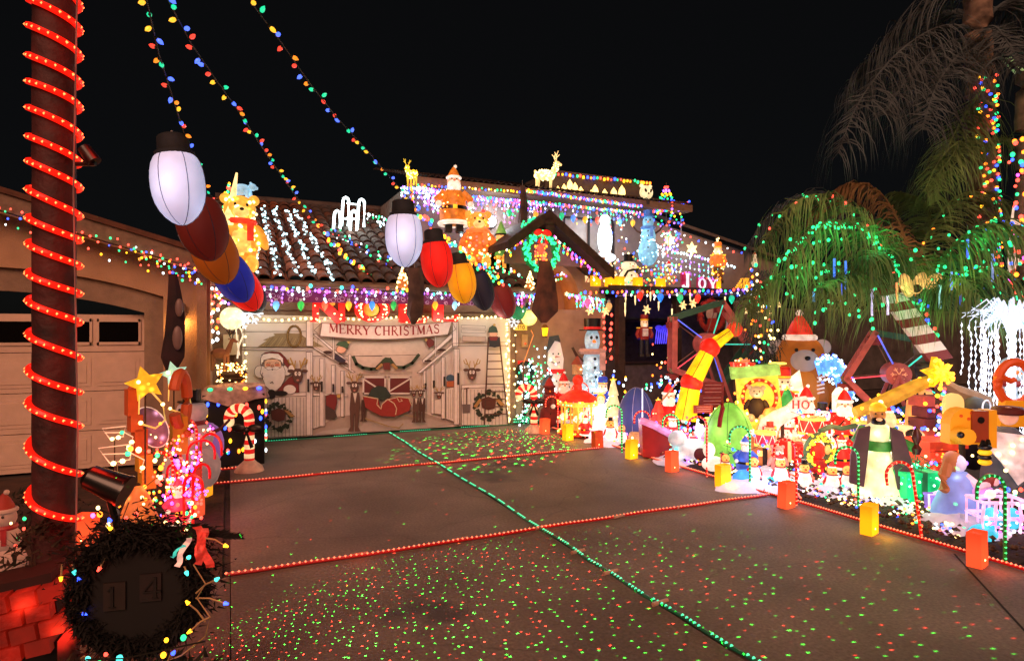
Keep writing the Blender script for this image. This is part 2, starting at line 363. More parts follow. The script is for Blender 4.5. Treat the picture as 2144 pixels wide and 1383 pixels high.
# porch
b = B(); b.box((9.95, 12.15, 2.77), (5.2, 1.86, .12)); b.build('porch_roof', DK, house, smooth=False)
B().box((9.95, 11.2, 2.77), (5.24, .04, .2)).build('porch_fascia', mat('porch_fascia_dark', '1e1916', .7), house, smooth=False)
wallp([(7.5, 12.6, 0, 2.72, 13.08)], 'porch_wall', mat('porch_wall_grey', '6a6466', .9, noise=.2, bump=.7, bs=70))
B().box((10.0, 12.3, .05), (5.2, 2.2, .1)).build('porch_floor', CON, house, smooth=False)
for x in (7.72, 9.25, 12.4): B().box((x, 11.35, 1.36), (.16, .16, 2.7)).build('porch_post', DK, house, smooth=False)
B().box((9.6, 13.05, 1.62), (1.5, .04, 1.0)).build('porch_window', mat('porch_glass', '2a2730', .1), house, smooth=False)
b = B(); b.box((9.6, 13.03, 2.14), (1.6, .06, .05)).box((9.6, 13.03, 1.1), (1.6, .06, .05)).box((8.83, 13.03, 1.62), (.05, .06, 1.04)).box((10.37, 13.03, 1.62), (.05, .06, 1.04)); b.build('porch_window_frame', DK, house, smooth=False)
# back yard wall in the dark
wallp([(14.3, 30, 0, 2.5, 13.6)], 'wall', mat('dark_block', '4a4644', .9, noise=.3, ns=3, bump=.6, bs=20), tag(B().box((22, 13.67, 2.53), (16, .25, .07)).build('garden_wall', STD, smooth=False), 'dark block garden wall behind the palm trees', 'wall'))
# ---------------------------------------------------------------- garage tiled roof
PIT = .4167; RY0, RZ0 = 11.0, 2.74
def rz(y): return RZ0+(y-RY0)*PIT
def wr(px, py, up=.08):
    """point of the roof plane seen at a photo pixel"""
    d = FW+RT*((px-1072)/F)+Vector((0, 0, (690.5-py)/F)); o = Vector((0, 0, CAM_H))
    t = (RZ0+up-CAM_H-RY0*PIT)/(d.z-d.y*PIT); return o+d*t
roof = B(); roof.add([(-.3, RY0, RZ0-.02), (5.9, RY0, RZ0-.02), (5.9, 13.1, rz(13.1)-.02), (3.75, 13.1, rz(13.1)-.02), (3.6, 16.5, rz(16.5)-.02), (-.3, 16.5, rz(16.5)-.02)], [(0, 1, 2, 3, 4, 5)])
roof.build('roof_deck', DK, house, smooth=False)
TM = [mat('roof_tile_a', '80482c', .8, noise=.3, ns=6, bump=.5), mat('roof_tile_b', '603a28', .85, noise=.3, ns=6, bump=.5), mat('roof_tile_c', '4c3c34', .85, noise=.3, ns=6, bump=.5)]
def tile_mesh(m):
    b = B(); n = 6; vs = []
    for (y, k) in ((0, 1.0), (.46, .86)):
        for j in range(n+1):
            a = PI*j/n; vs.append((-math.cos(a)*.105*k, y, math.sin(a)*.075*k+y*PIT+(.03 if y == 0 else 0)))
        for j in range(n+1):
            a = PI*j/n; vs.append((-math.cos(a)*.09*k, y, math.sin(a)*.06*k+y*PIT+(.03 if y == 0 else 0)))
    q = n+1
    fs = [(j, j+1, 2*q+j+1, 2*q+j) for j in range(n)]+[(j, q+j, q+j+1, j+1) for j in range(n)]
    vs += [(.105, 0, .03), (.24-.105, 0, .03), (.24-.105, .46, .46*PIT), (.105, .46, .46*PIT), (.12, 0, .005), (.12, .46, .46*PIT-.03)]; k = 4*q
    fs += [(k, k+4, k+5, k+3), (k+4, k+1, k+2, k+5)]
    b.add(vs, fs); o = b.build('tile', m, house); me = o.data; bpy.data.objects.remove(o); return me
TMS = [tile_mesh(m) for m in TM]
cnt = 0; rt = random.Random(3)
for j in range(14):
    for i in range(26):
        x = -.2+i*.24; y = RY0-.06+j*.4
        if x > 5.4 or (y > 12.8 and x > 3.6) or (x > 4.3 and y > 11.6): continue
        me = TMS[rt.choice((0, 0, 0, 1, 1, 2)) if x < 1.9 else rt.choice((1, 2, 2, 2))]  # redder tiles on the left: reddish light painted into the tile colour
        o = bpy.data.objects.new('tile', me); COL.objects.link(o); o.parent = house
        o.location = (x+rt.uniform(-.008, .008), y, rz(y)+rt.uniform(0, .012)); o.rotation_euler.z = rt.uniform(-.02, .02); cnt += 1
print('tiles', cnt)
b = B(); b.tube([(-.3, 16.5, rz(16.5)+.05), (3.65, 16.5, rz(16.5)+.05)], .11, n=8); b.build('ridge_cap', TM[2], house)

# ---------------------------------------------------------------- left garage wing
wing = thing('garage_wing', 'orange lit stucco garage wing with a panelled white door', 'garage', (0, 0, 0))
SW = mat('stucco_orange', 'b08c6c', .9, noise=.1, ns=4, bump=.9, bs=60)
YW = 10.0
def archz(x): return 2.36+.36*max(0, 1-((x+2.9)/2.1)**2)
b = B(); n = 18
def rake(x): return 2.78+(-.42-x)*.29
def quad(b, x0, x1, f0, f1, y, th=.15):
    b.add([(x0, y, f0(x0)), (x1, y, f0(x1)), (x1, y, f1(x1)), (x0, y, f1(x0)), (x0, y+th, f0(x0)), (x1, y+th, f0(x1)), (x1, y+th, f1(x1)), (x0, y+th, f1(x0))], [(0, 1, 2, 3), (7, 6, 5, 4), (0, 4, 5, 1), (3, 2, 6, 7), (0, 3, 7, 4), (1, 5, 6, 2)])
for i in range(n):
    x0 = -5.0+i*(4.16/n); x1 = x0+4.16/n; quad(b, x0, x1, archz, rake, YW)
quad(b, -.84, -.42, lambda x: 0, rake, YW); quad(b, -7, -5.0, lambda x: 0, rake, YW)
b.build('wall', SW, wing, smooth=False)
b = B()
for i in range(n):
    x0 = -5.0+i*(3.92/n); x1 = x0+3.92/n; quad(b, x0, x1, lambda x: archz(x)-.3, archz, YW+.07, .12)
quad(b, -1.08, -.84, lambda x: 0, archz, YW+.07, .12); b.build('door_surround', mat('surround_tan', '8a7460', .9, noise=.12, bump=.7, bs=60), wing, smooth=False)
b = B(); quad(b, -.42, -.29, lambda x: 0, lambda x: 2.72, YW-.06, .12); b.build('corner_pier', SW, wing, smooth=False)
B().box((-.3, 10.85, 1.36), (.1, 1.6, 2.72)).build('side_wall', SW, wing, smooth=False)
# rake board and overhang
b = B(); quad(b, -7, -.3, lambda x: rake(x)-.02, lambda x: rake(x)+.2, YW-.38, .05); b.build('rake_board', FAS, wing, smooth=False)
b = B(); quad(b, -7, -.3, lambda x: rake(x)-.05, lambda x: rake(x)-.03, YW-.34, .5); b.build('soffit', SW, wing, smooth=False)
b = B(); quad(b, -7, -.25, lambda x: rake(x)+.2, lambda x: rake(x)+.27, YW-.42, 4.5); b.build('roof', TM[1], wing, smooth=False)
# panelled door: sections and raised panels, glazed top row
DM = mat('door_paint', 'c8ae98', .55, noise=.06, bump=.2, bs=90)
b = B()
for k, (z0, z1) in enumerate(((0.01, .52), (.53, 1.06), (1.07, 1.60), (1.61, 2.12))): b.box((-3.1, YW+.24, (z0+z1)/2), (4.06, .05, z1-z0))
door = b.build('garage_door', DM, wing, smooth=False)
for k in range(3):
    for q in range(7):
        B().box((-1.4-q*.58, YW+.213, .265+k*.53), (.5, .012, .38)).box((-1.4-q*.58, YW+.205, .265+k*.53), (.40, .012, .28)).build('panel', DM, door, smooth=False)
GL = mat('door_glass', '0c0a0a', .05, noise=0)
for q in range(7):
    x = -1.4-q*.58
    fr = B().box((x, YW+.206, 2.04), (.52, .02, .04)).box((x, YW+.206, 1.72), (.52, .02, .04)).box((x-.25, YW+.206, 1.88), (.03, .02, .36)).box((x+.25, YW+.206, 1.88), (.03, .02, .36))
    fr.build('window_frame', DM, door, smooth=False)
    B().box((x, YW+.21, 1.88), (.48, .01, .28)).build('pane', GL, door, smooth=False)
# wall lamp by the corner
t = thing('wall_lamp', 'small grey wall lamp shining down beside the garage corner', 'wall lamp', (-.62, YW-.06, 2.05))
B().lathe([(.05, 0), (.06, .01), (.06, .22), (.04, .24)], n=12).build('shade', mat('lamp_grey', '8d8378', .5), t)
B().box((0, .04, .12), (.05, .06, .06)).build('bracket', mat('lamp_grey', '8d8378', .5), t)
B().lathe([(.045, -.006), (.045, .002)], n=12).build('lens', glow('ffcf80', 6), t)
lamp((0, 0, -.05), 'ffb860', 9, .05, t)
# ================================================================ builders of the decorations (unit height, front towards -y)
BK = lambda: mat('black_paint', '0c0c0e', .4, noise=.1)
def specks(parent, pts, cols, r, name='bulb', jt=0):
    b = B(); ms = bulbs(cols)
    for i, p in enumerate(pts): b.ell(jit(p, jt) if jt else p, r*random.uniform(.8, 1.2), i % len(ms), n=6, k=4)
    return b.build(name, ms, parent, kind='stuff')
def shell_pts(c, r, n):
    out = []
    for i in range(n):
        z = random.uniform(-.95, .95); a = random.uniform(0, 2*PI); q = math.sqrt(1-z*z)
        out.append((c[0]+r[0]*q*math.cos(a), c[1]+r[1]*q*math.sin(a), c[2]+r[2]*z))
    return out
def eyes(t, H, x, y, z, r, m=None):
    for s in (-1, 1): B(H).ell((s*x, y, z), (r, r*.6, r*1.15), n=8, k=6).build('eye', m or BK(), t)
def hat_santa(t, H, c, r, red, wht, lean=.25):
    B(H).lathe([(r*1.0, 0), (r*.9, r*.5), (r*.55, r*1.2), (r*.15, r*1.75)], c, n=14).build('hat', red, t)
    b = B(H); b.tube([(c[0]+r*1.05*math.cos(a*PI/8), c[1]+r*1.05*math.sin(a*PI/8), c[2]) for a in range(16)], r*.24, n=7, closed=True); b.build('hat_trim', wht, t)
    B(H).ell((c[0]+r*lean, c[1], c[2]+r*1.85), r*.28, n=8, k=6).build('pompom', wht, t)
def hat_top(t, H, c, r, m, band=None):
    B(H).lathe([(r*1.6, 0), (r*1.6, r*.14), (r, r*.16), (r*1.02, r*1.5), (0.01, r*1.52)], c, n=16).build('top_hat', m, t)
    if band: B(H).lathe([(r*1.04, r*.18), (r*1.04, r*.5)], c, n=16).build('hat_band', band, t)
def snowman(label, loc, H, rz=0, body=None, hat='top', hatm=None, scarf='c02020', group=None, spots=None, name='snowman', arms=True, three=True, thin=1.0, band=None):
    t = thing(name, label, 'snowman', loc, rz, group); w = body or glow('fff4e0', .9, 1.0)
    B(H).ell((0, 0, .24), (.21*thin, .19*thin, .24)).build('lower_body', w, t)
    B(H).ell((0, 0, .51), (.155*thin, .145*thin, .165)).build('upper_body', w, t)
    B(H).ell((0, 0, .74), (.115*thin, .11*thin, .12)).build('head', w, t)
    if scarf:
        m = glow(scarf, .5); B(H).tube([(.1*math.cos(a*PI/8), .095*math.sin(a*PI/8), .645) for a in range(16)], .028, n=6, closed=True).box((.06, -.125, .56), (.05, .02, .16)).build('scarf', m, t)
    eyes(t, H, .04*thin, -.1*thin, .77, .014)
    B(H).cone((0, -.1*thin, .735), (0, -.2*thin, .73), .018, .003, n=7).build('nose', glow('ff8020', .8), t)
    for z in (.58, .5, .42, .3): B(H).ell((0, -.15*thin if z > .45 else -.19*thin, z), .014, n=7, k=5).build('button', BK(), t)
    if hat == 'top': hat_top(t, H, (0, 0, .83), .075, hatm or BK(), band)
    elif hat == 'santa': hat_santa(t, H, (0, 0, .82), .1, hatm or glow('e02020', .7), w)
    if arms:
        for s in (-1, 1): B(H).tube([(s*.14*thin, 0, .55), (s*.24*thin, -.03, .6), (s*.31*thin, -.03, .68)], [.02, .015, .012], n=5).build('arm', mat('twig', '4a3020', .8), t)
    if spots: specks(t, [(p[0]*H, p[1]*H, p[2]*H) for p in shell_pts((0, 0, .25), (.22*thin, .2*thin, .24), 40)+shell_pts((0, 0, .52), (.16*thin, .15*thin, .16), 24)], spots, .016)
    return t
def santa(label, loc, H, rz=0, e=.8, group=None, spots=None, name='santa_figure', coat='e01818', sack=False):
    t = thing(name, label, 'santa figure', loc, rz, group); red = glow(coat, e, .8); w = glow('fff0dc', e, .6); sk = glow('f0b890', e)
    B(H).lathe([(.2, .12), (.21, .3), (.17, .5), (.11, .62), (.05, .66)], n=16).build('coat', red, t)
    B(H).tube([(.205*math.cos(a*PI/8), .205*math.sin(a*PI/8), .13) for a in range(16)], .035, n=6, closed=True).build('coat_trim', w, t)
    B(H).lathe([(.214, .32), (.208, .37)], n=16).build('belt', BK(), t); B(H).box((0, -.215, .345), (.06, .02, .055)).build('buckle', glow('ffc830', e), t)
    for s in (-1, 1):
        B(H).box((s*.08, -.03, .06), (.1, .16, .12)).build('boot', BK(), t)
        B(H).tube([(s*.13, 0, .58), (s*.25, -.03, .48), (s*.23, -.13, .4)], [.055, .05, .04], n=8).build('sleeve', red, t)
        B(H).ell((s*.23, -.15, .39), .045, n=8, k=6).build('mitten', w, t)
    B(H).ell((0, 0, .73), (.1, .095, .11)).build('head', sk, t)
    b = B(H); b.ell((0, -.055, .655), (.1, .07, .12)); b.ell((0, -.09, .71), (.06, .035, .03)); b.build('beard', w, t)
    B(H).ell((0, -.105, .745), .02, n=8, k=6).build('nose', glow('ff8060', e), t)
    eyes(t, H, .035, -.09, .77, .011); hat_santa(t, H, (0, 0, .8), .09, red, w)
    if sack: B(H).ell((.2, .12, .45), (.15, .14, .2)).build('sack', glow('8a5a30', .4), t)
    if spots: specks(t, [(p[0]*H, p[1]*H, p[2]*H) for p in shell_pts((0, 0, .38), (.22, .22, .27), 50)], spots, .017)
    return t
def bear(label, loc, H, rz=0, fur=None, muz=None, hat=None, scarf=None, belly=None, group=None, spots=None, ns=60, sr=.018, name='teddy_bear', robe=None):
    t = thing(name, label, 'bear', loc, rz, group); f = fur or glow('b07030', .5, .5); m2 = muz or glow('e0c090', .5)
    B(H).ell((0, 0, .33), (.2, .17, .26)).build('body', robe or f, t)
    if belly: B(H).ell((0, -.06, .33), (.14, .125, .19)).build('belly', belly, t)
    B(H).ell((0, 0, .7), (.17, .15, .155)).build('head', f, t)
    B(H).ell((0, -.12, .655), (.085, .08, .065)).build('muzzle', m2, t); B(H).ell((0, -.195, .675), (.024, .015, .018), n=8, k=6).build('nose', BK(), t)
    eyes(t, H, .06, -.135, .735, .016)
    for s in (-1, 1):
        B(H).ell((s*.145, 0, .81), (.06, .035, .06), n=10, k=7).build('ear', f, t)
        B(H).ell((s*.22, -.04, .4), (.06, .065, .15), R=Matrix.Rotation(-s*.4, 3, 'Y'), n=10, k=8).build('arm', robe or f, t)
        B(H).ell((s*.11, -.06, .1), (.08, .12, .1), n=10, k=8).build('leg', f, t)
    if hat: hat_santa(t, H, (0, 0, .83), .11, hat[0], hat[1], 0)
    if scarf: B(H).tube([(.15*math.cos(a*PI/8), .13*math.sin(a*PI/8), .56) for a in range(16)], .035, n=6, closed=True).box((.09, -.17, .44), (.07, .02, .2)).build('scarf', scarf, t)
    if spots: specks(t, [(p[0]*H, p[1]*H, p[2]*H) for p in shell_pts((0, 0, .35), (.21, .19, .28), ns)+shell_pts((0, 0, .7), (.175, .155, .16), ns//3)], spots, sr)
    return t
def reindeer(label, loc, H, rz=0, m=None, name='reindeer', group=None, spots='ww', n=70, ant=None, sr=.018, nose=None):
    t = thing(name, label, 'reindeer', loc, rz, group); f = m or glow('ffe0a0', .9, .8)
    B(H).ell((.02, 0, .42), (.24, .1, .12)).build('body', f, t)
    B(H).cone((-.17, 0, .45), (-.27, 0, .7), .075, .045, n=9).build('neck', f, t)
    b = B(H); b.ell((-.3, 0, .73), (.075, .05, .05)); b.cone((-.34, 0, .72), (-.41, 0, .69), .04, .026, n=8); b.build('head', f, t)
    if nose: B(H).ell((-.42, 0, .695), .025, n=8, k=6).build('nose', nose, t)
    for (x, y) in ((-.15, -.06), (-.13, .06), (.2, -.06), (.18, .06)): B(H).cone((x, y, .4), (x+.01, y, 0), .04, .018, n=7).build('leg', f, t)
    for s in (-1, 1):
        B(H).tube([(-.27, s*.03, .77), (-.25, s*.09, .88), (-.29, s*.13, 1.0)], .012, n=5).tube([(-.26, s*.07, .85), (-.33, s*.1, .92)], .01, n=5).tube([(-.25, s*.09, .9), (-.2, s*.12, .97)], .01, n=5).build('antler', ant or f, t)
        B(H).ell((-.24, s*.065, .76), (.02, .035, .015), n=6, k=5).build('ear', f, t)
    B(H).ell((.26, 0, .5), (.03, .02, .045), n=7, k=5).build('tail', f, t)
    if spots: specks(t, [(p[0]*H, p[1]*H, p[2]*H) for p in shell_pts((.02, 0, .42), (.25, .11, .13), n)+shell_pts((-.25, 0, .65), (.08, .06, .12), n//4)], spots, sr)
    return t
def nutcracker(label, loc, H, rz=0, coat='c02018', pant='202028', e=.5, spots=None, group=None, stripes=None):
    t = thing('nutcracker', label, 'nutcracker', loc, rz, group); c = glow(coat, e, .4); sk = glow('ffd0a0', e*1.3); w = glow('fff4e0', e*1.2); p = glow(pant, e*.6)
    B(H).lathe([(.1, .4), (.13, .5), (.14, .66), (.09, .7)], n=12).build('coat', c, t)
    for s in (-1, 1):
        B(H).cone((s*.06, 0, .42), (s*.07, 0, .06), .055, .05, n=9).build('leg', p, t); B(H).box((s*.07, -.02, .03), (.09, .13, .06)).build('boot', BK(), t)
        B(H).tube([(s*.13, 0, .64), (s*.18, -.02, .52), (s*.15, -.07, .44)], [.045, .04, .035], n=8).build('arm', c, t)
        B(H).box((s*.14, 0, .68), (.08, .09, .025)).build('epaulette', glow('ffc830', e*1.2), t)
    B(H).lathe([(.075, .7), (.09, .74), (.085, .85)], n=12).build('head', sk, t); B(H).box((0, -.08, .745), (.07, .03, .07)).build('beard', w, t)
    eyes(t, H, .035, -.082, .81, .012); B(H).lathe([(.09, .85), (.095, .97), (.07, 1.0)], n=12).build('hat', glow(coat, e*1.1), t)
    B(H).lathe([(.097, .86), (.097, .885)], n=12).build('hat_band', glow('ffc830', e), t)
    if stripes:
        for k in range(6): B(H).box((0, -.14, .5+k*.03), (.13, .02, .012)).build('braid', w, t)
    if spots: specks(t, [(q[0]*H, q[1]*H, q[2]*H) for q in shell_pts((0, 0, .45), (.15, .12, .4), 60)], spots, .02)
    return t
def penguin(label, loc, H, rz=0, hat='santa', face_m=None, group='small lit plastic bird figures by the path', e=1.1, ant=False, back='c01818'):
    t = thing('blow_mould_figure', label, 'yard figure', loc, rz, group); w = glow('fff2dc', e, .6, 4); f = face_m or glow('ffb050', e*.9)
    B(H).ell((0, 0, .36), (.23, .2, .3)).build('body', w, t); B(H).ell((0, 0, .75), (.155, .15, .165)).build('head', f, t)
    B(H).cone((0, 0, .08), (0, 0, -.1), .02, .012, n=6).build('stake', BK(), t)
    B(H).ell((0, .05, .76), (.165, .14, .17)).build('hood', glow(back, .5), t)
    B(H).ell((0, -.155, .72), (.04, .05, .03), n=8, k=6).build('beak', glow('c03010', .7), t); eyes(t, H, .055, -.13, .8, .018)
    B(H).tube([(.15*math.cos(a*PI/8), .14*math.sin(a*PI/8), .62) for a in range(16)], .022, n=6, closed=True).build('collar', glow('a02018', .5), t)
    for s in (-1, 1): B(H).ell((s*.23, -.02, .42), (.04, .07, .15), R=Matrix.Rotation(-s*.35, 3, 'Y'), n=8, k=6).build('wing', glow(back, .5), t)
    if hat == 'top': hat_top(t, H, (0, 0, .88), .09, BK())
    elif hat == 'santa': hat_santa(t, H, (0, .02, .86), .1, glow(back, .6), w, .8)
    if ant:
        for s in (-1, 1): B(H).tube([(s*.08, 0, .88), (s*.2, 0, 1.0)], .016, n=5).tube([(s*.14, 0, .94), (s*.13, 0, 1.05)], .014, n=5).tube([(s*.16, 0, .96), (s*.25, 0, .96)], .014, n=5).build('antler', BK(), t)
    return t
def cane_light(label, loc, H, rz, col, group='rope light candy canes along the yard edge', both=None):
    t = thing('candy_cane_light', label, 'candy cane light', loc, rz, group); R = .16*H
    pts = [(0, 0, H*z) for z in (0, .2, .4, .6, .8)]+[(-R+R*math.cos(a), 0, H*.8+R*math.sin(a)) for a in [PI*k/8 for k in range(1, 9)]]+[(-2*R, 0, H*.7)]
    c = dict(r='d01010', g='108030')[col]; B().tube(pts, .014, n=6).build('tube', mat('rope_tube_'+col, c, .35, .55 if col == 'r' else .25, noise=0, samp=False), t)
    b = B(); al = along(pts, .045)
    for p in al: b.octa(p+Vector((0, -.008, 0)), .0125, 0, 1)
    b.build('bulb', [mat('rope_led_'+col, dict(r='ffb090', g='60ff90')[col], .3, 4 if col == 'r' else 2.5, dict(r='ff5a40', g='40ff80')[col], noise=0, samp=False)], t, kind='stuff')
    B().cone((0, 0, .02), (0, 0, -.1), .006, .004, n=5).build('stake', paint('888888'), t); return t
def cane_post(label, loc, H, rz):
    t = thing('candy_cane_post', label, 'candy cane', loc, rz, 'big candy canes either side of the garage')
    w = glow('ffd8a0', .85, .5, 3); r = glow('d01c18', .75, .3, 3)
    zs = .62; R = .13; rad = .058
    path = [(0, 0, .1+z*.055) for z in range(10)]+[(-R+R*math.cos(PI*k/9) if True else 0, 0, zs+R*math.sin(PI*k/9)) for k in range(0, 11)]
    path = [Vector(p) for p in path]; n = 12
    for i in range(len(path)-1):
        a, b = path[i], path[i+1]; B(H).cone(a, b, rad, rad, n=n).build('stripe', w if i % 2 else r, t)
        B(H).ell(b, rad*.98, n=n, k=6).build('stripe', w if i % 2 else r, t) if i > 9 else None
    B(H).lathe([(.17, 0), (.15, .05), (.09, .1), (.06, .13)], n=18).build('base', mat('plastic_base', 'e8c8b0', .5), t)
    b = B(H); b.ell((0, -.06, .5), (.04, .03, .04))
    for s in (-1, 1): b.ell((s*.1, -.06, .52), (.09, .02, .05), n=10, k=6); b.poly([(0, .5), (s*.09, .3), (s*.05, .28), (0, .45)], -.075, .015)
    b.build('bow', BK(), t); lamp((0, -.25*H, .5*H), 'ffa070', .6, .1, t); return t
def luminaria(label, loc, rz, c, e, h=.28, w=.165, group='paper bag lanterns along the yard edge'):
    t = thing('paper_bag_lantern', label, 'paper bag lantern', loc, rz, group); d = w*.62
    b = B(); x, y = w/2, d/2
    def ring(z, k=1.0, tw=0): return [(-x*k, -y*k+tw, z), (0, -y*k-.004, z), (x*k, -y*k, z), (x*k, 0, z), (x*k, y*k, z), (0, y*k, z), (-x*k, y*k, z), (-x*k, 0, z)]
    zs = [(0, 1), (h*.3, 1.015), (h*.65, .99), (h*.97, 1.0), (h, .985)]; vs = sum([ring(z, k) for z, k in zs], []); fs = []
    for i in range(4):
        for j in range(8): fs.append((i*8+j, i*8+(j+1) % 8, (i+1)*8+(j+1) % 8, (i+1)*8+j))
    vs += ring(h*.93, .9); fs += [(32+j, 32+(j+1) % 8, 40+(j+1) % 8, 40+j) for j in range(8)]+[tuple(range(40, 48))]
    b.add(vs, fs); nm = f'bag_{c}_{e}'
    if nm not in MATS:
        m = mat(nm, c, .8, noise=.08, bump=.3, bs=25); n = m.node_tree.nodes; l = m.node_tree.links; bs = n['Principled BSDF']
        tc = n.new('ShaderNodeTexCoord'); vm = n.new('ShaderNodeVectorMath'); vm.operation = 'DISTANCE'; vm.inputs[1].default_value = (-.01, 0, h*.25)
        l.new(tc.outputs['Object'], vm.inputs[0]); mr = n.new('ShaderNodeMapRange'); mr.inputs[1].default_value = .26; mr.inputs[2].default_value = .05; mr.inputs[3].default_value = .45; mr.inputs[4].default_value = 1
        mr.interpolation_type = 'SMOOTHERSTEP'; l.new(vm.outputs['Value'], mr.inputs[0]); mm = n.new('ShaderNodeMath'); mm.operation = 'MULTIPLY'; mm.inputs[1].default_value = e; l.new(mr.outputs[0], mm.inputs[0]); l.new(mm.outputs[0], bs.inputs['Emission Strength'])
        bs.inputs['Emission Color'].default_value = (*srgb(c), 1)
    b.build('paper_bag', MATS[nm], t, smooth=False)
    B().octa((-.01, -y*.98, h*.22), .014, 0, 1.3).build('candle_flame', bulb('ww'), t)
    lamp((-.03, -d-.06, h*.3), c, .7*e, .04, t); return t
def big_bulb(label, loc, W, Hb, m, rot=(0, 0, 0), socket=True, group=None, name='bulb_lantern', hang=True, line='303a50'):
    """giant fabric light bulb, tip down, origin at its widest point"""
    t = thing(name, label, 'bulb lantern', loc, 0, group, rot)
    prof = [(r*W, z*Hb) for r, z in ((.35, .46), (.40, .42), (.445, .35), (.48, .24), (.498, .12), (.5, .0), (.485, -.11), (.45, -.22), (.39, -.32), (.30, -.415), (.19, -.49), (.09, -.53), (.01, -.54))]
    B().lathe(prof, n=24).build('shade', m, t)
    for a in range(6):
        an = a*PI/3+.3; B().tube([((r+.0015)*math.cos(an), (r+.0015)*math.sin(an), z) for r, z in prof], .0035, n=3).build('seam', paint(line), t)
    if socket:
        B().lathe([(.37*W, .44*Hb), (.37*W, .50*Hb), (.31*W, .52*Hb), (.29*W, .72*Hb), (.24*W, .75*Hb)], n=20).build('socket', mat('socket_fabric', '1c2226', .8, noise=.3, bump=.4), t)
        B().tube([(0, 0, .75*Hb), (0, 0, .82*Hb)], .012, n=5).build('hook', paint('777777'), t)
    return t
def text_stroke(ch):
    """strokes of serif capitals in a unit box: list of (points, half width)"""
    T, t = .085, .035
    def arc(cx, cy, rx, ry, a0, a1, n=12): return [(cx+rx*math.cos(math.radians(a0+(a1-a0)*i/n)), cy+ry*math.sin(math.radians(a0+(a1-a0)*i/n))) for i in range(n+1)]
    ser = lambda x, y, w=.14: ([(x-w, y), (x+w, y)], .02)
    G = {
     'M': ([([(.1, 0), (.12, 1)], t), ([(.12, 1), (.5, .1)], T), ([(.5, .1), (.88, 1)], t), ([(.9, 0), (.88, 1)], T), ser(.1, .02, .12), ser(.9, .02), ser(.08, .98, .1), ser(.92, .98, .1)], 1.05),
     'E': ([([(.2, 0), (.2, 1)], T), ([(.12, .02), (.75, .02), (.78, .2)], .03), ([(.12, .98), (.7, .98), (.72, .8)], .03), ([(.2, .52), (.58, .52)], .03), ([(.58, .42), (.58, .62)], .02)], .82),
     'R': ([([(.2, 0), (.2, 1)], T), ser(.2, .02), ([(.1, .98)]+arc(.42, .74, .26, .24, 90, -90)+[(.2, .5)], .045), ([(.4, .5), (.8, .02), (.92, .02)], T*.8)], .92),
     'Y': ([([(.5, 0), (.5, .45)], T), ([(.12, .98), (.5, .42)], T), ([(.88, .98), (.5, .42)], t), ser(.5, .02), ser(.12, .98), ser(.86, .98, .12)], .95),
     'C': ([(arc(.52, .5, .4, .48, 50, 310, 16), .05), ([(.78, .98), (.78, .74)], .02), (arc(.52, .5, .38, .46, 130, 230, 8), T)], .95),
     'H': ([([(.2, 0), (.2, 1)], T), ([(.8, 0), (.8, 1)], T), ([(.2, .5), (.8, .5)], t), ser(.2, .02), ser(.8, .02), ser(.2, .98), ser(.8, .98)], 1.0),
     'I': ([([(.25, 0), (.25, 1)], T), ser(.25, .02), ser(.25, .98)], .5),
     'S': ([(arc(.42, .75, .26, .23, 30, 220, 10)+arc(.42, .26, .28, .25, 75, -150, 12), .06), ([(.68, .98), (.68, .74)], .02), ([(.13, .04), (.13, .26)], .02)], .82),
     'T': ([([(.45, 0), (.45, 1)], T), ([(.06, .78), (.08, .98), (.82, .98), (.84, .78)], .03), ser(.45, .02)], .9),
     'A': ([([(.14, 0), (.48, 1)], t), ([(.48, 1), (.86, 0)], T), ([(.28, .36), (.7, .36)], .03), ser(.12, .02, .12), ser(.86, .02)], .98),
     'N': ([([(.16, 0), (.16, 1)], t*1.3), ([(.16, 1), (.84, 0)], T), ([(.84, 0), (.84, 1)], t*1.3), ser(.16, .02), ser(.13, .98), ser(.84, .98)], 1.0),
     'O': ([(arc(.5, .5, .36, .46, 0, 360, 22), .05), (arc(.5, .5, .37, .46, 140, 220, 8), T*.8), (arc(.5, .5, .37, .46, -40, 40, 8), T*.8)], 1.0),
     'L': ([([(.2, 0), (.2, 1)], T), ser(.2, .98), ([(.1, .02), (.72, .02), (.76, .24)], .03)], .82),
     'J': ([([(.5, 1), (.5, .22)]+arc(.3, .2, .2, .18, 0, -170, 8), T), ser(.5, .98, .18)], .75),
     '1': ([([(.3, 0), (.3, 1)], T*.8), ([(.12, .8), (.3, .98)], .03), ser(.3, .02)], .55),
     '0': ([(arc(.4, .5, .26, .46, 0, 360, 20), .06)], .8),
     '4': ([([(.6, 0), (.6, 1)], T*.8), ([(.6, .98), (.08, .32), (.85, .32)], .035), ser(.6, .02, .12)], .9),
    }
    return G[ch]
def glyph(b, ch, x0, z0, s, y, th=.004, fat=1.0, fn=None, sx=1.0, mi=None):
    st, adv = text_stroke(ch)
    for k, (pts, hw) in enumerate(st):
        hw *= fat
        for i in range(len(pts)-1):
            (ax, az), (bx, bz) = pts[i], pts[i+1]; dx, dz = bx-ax, bz-az; L = math.hypot(dx, dz) or 1; e = hw*.35 if len(pts) > 2 else 0
            ux, uz = dx/L, dz/L; px, pz = -uz*hw, ux*hw; ax -= ux*e; az -= uz*e; bx += ux*e; bz += uz*e
            q = [(ax+px, az+pz), (bx+px, bz+pz), (bx-px, bz-pz), (ax-px, az-pz)]
            yy = y-.0004*((k*3+i) % 7)
            b.poly([(x0+u*s*sx, z0+v*s) for u, v in q], yy, th, mi, fn)
    return adv*s*sx
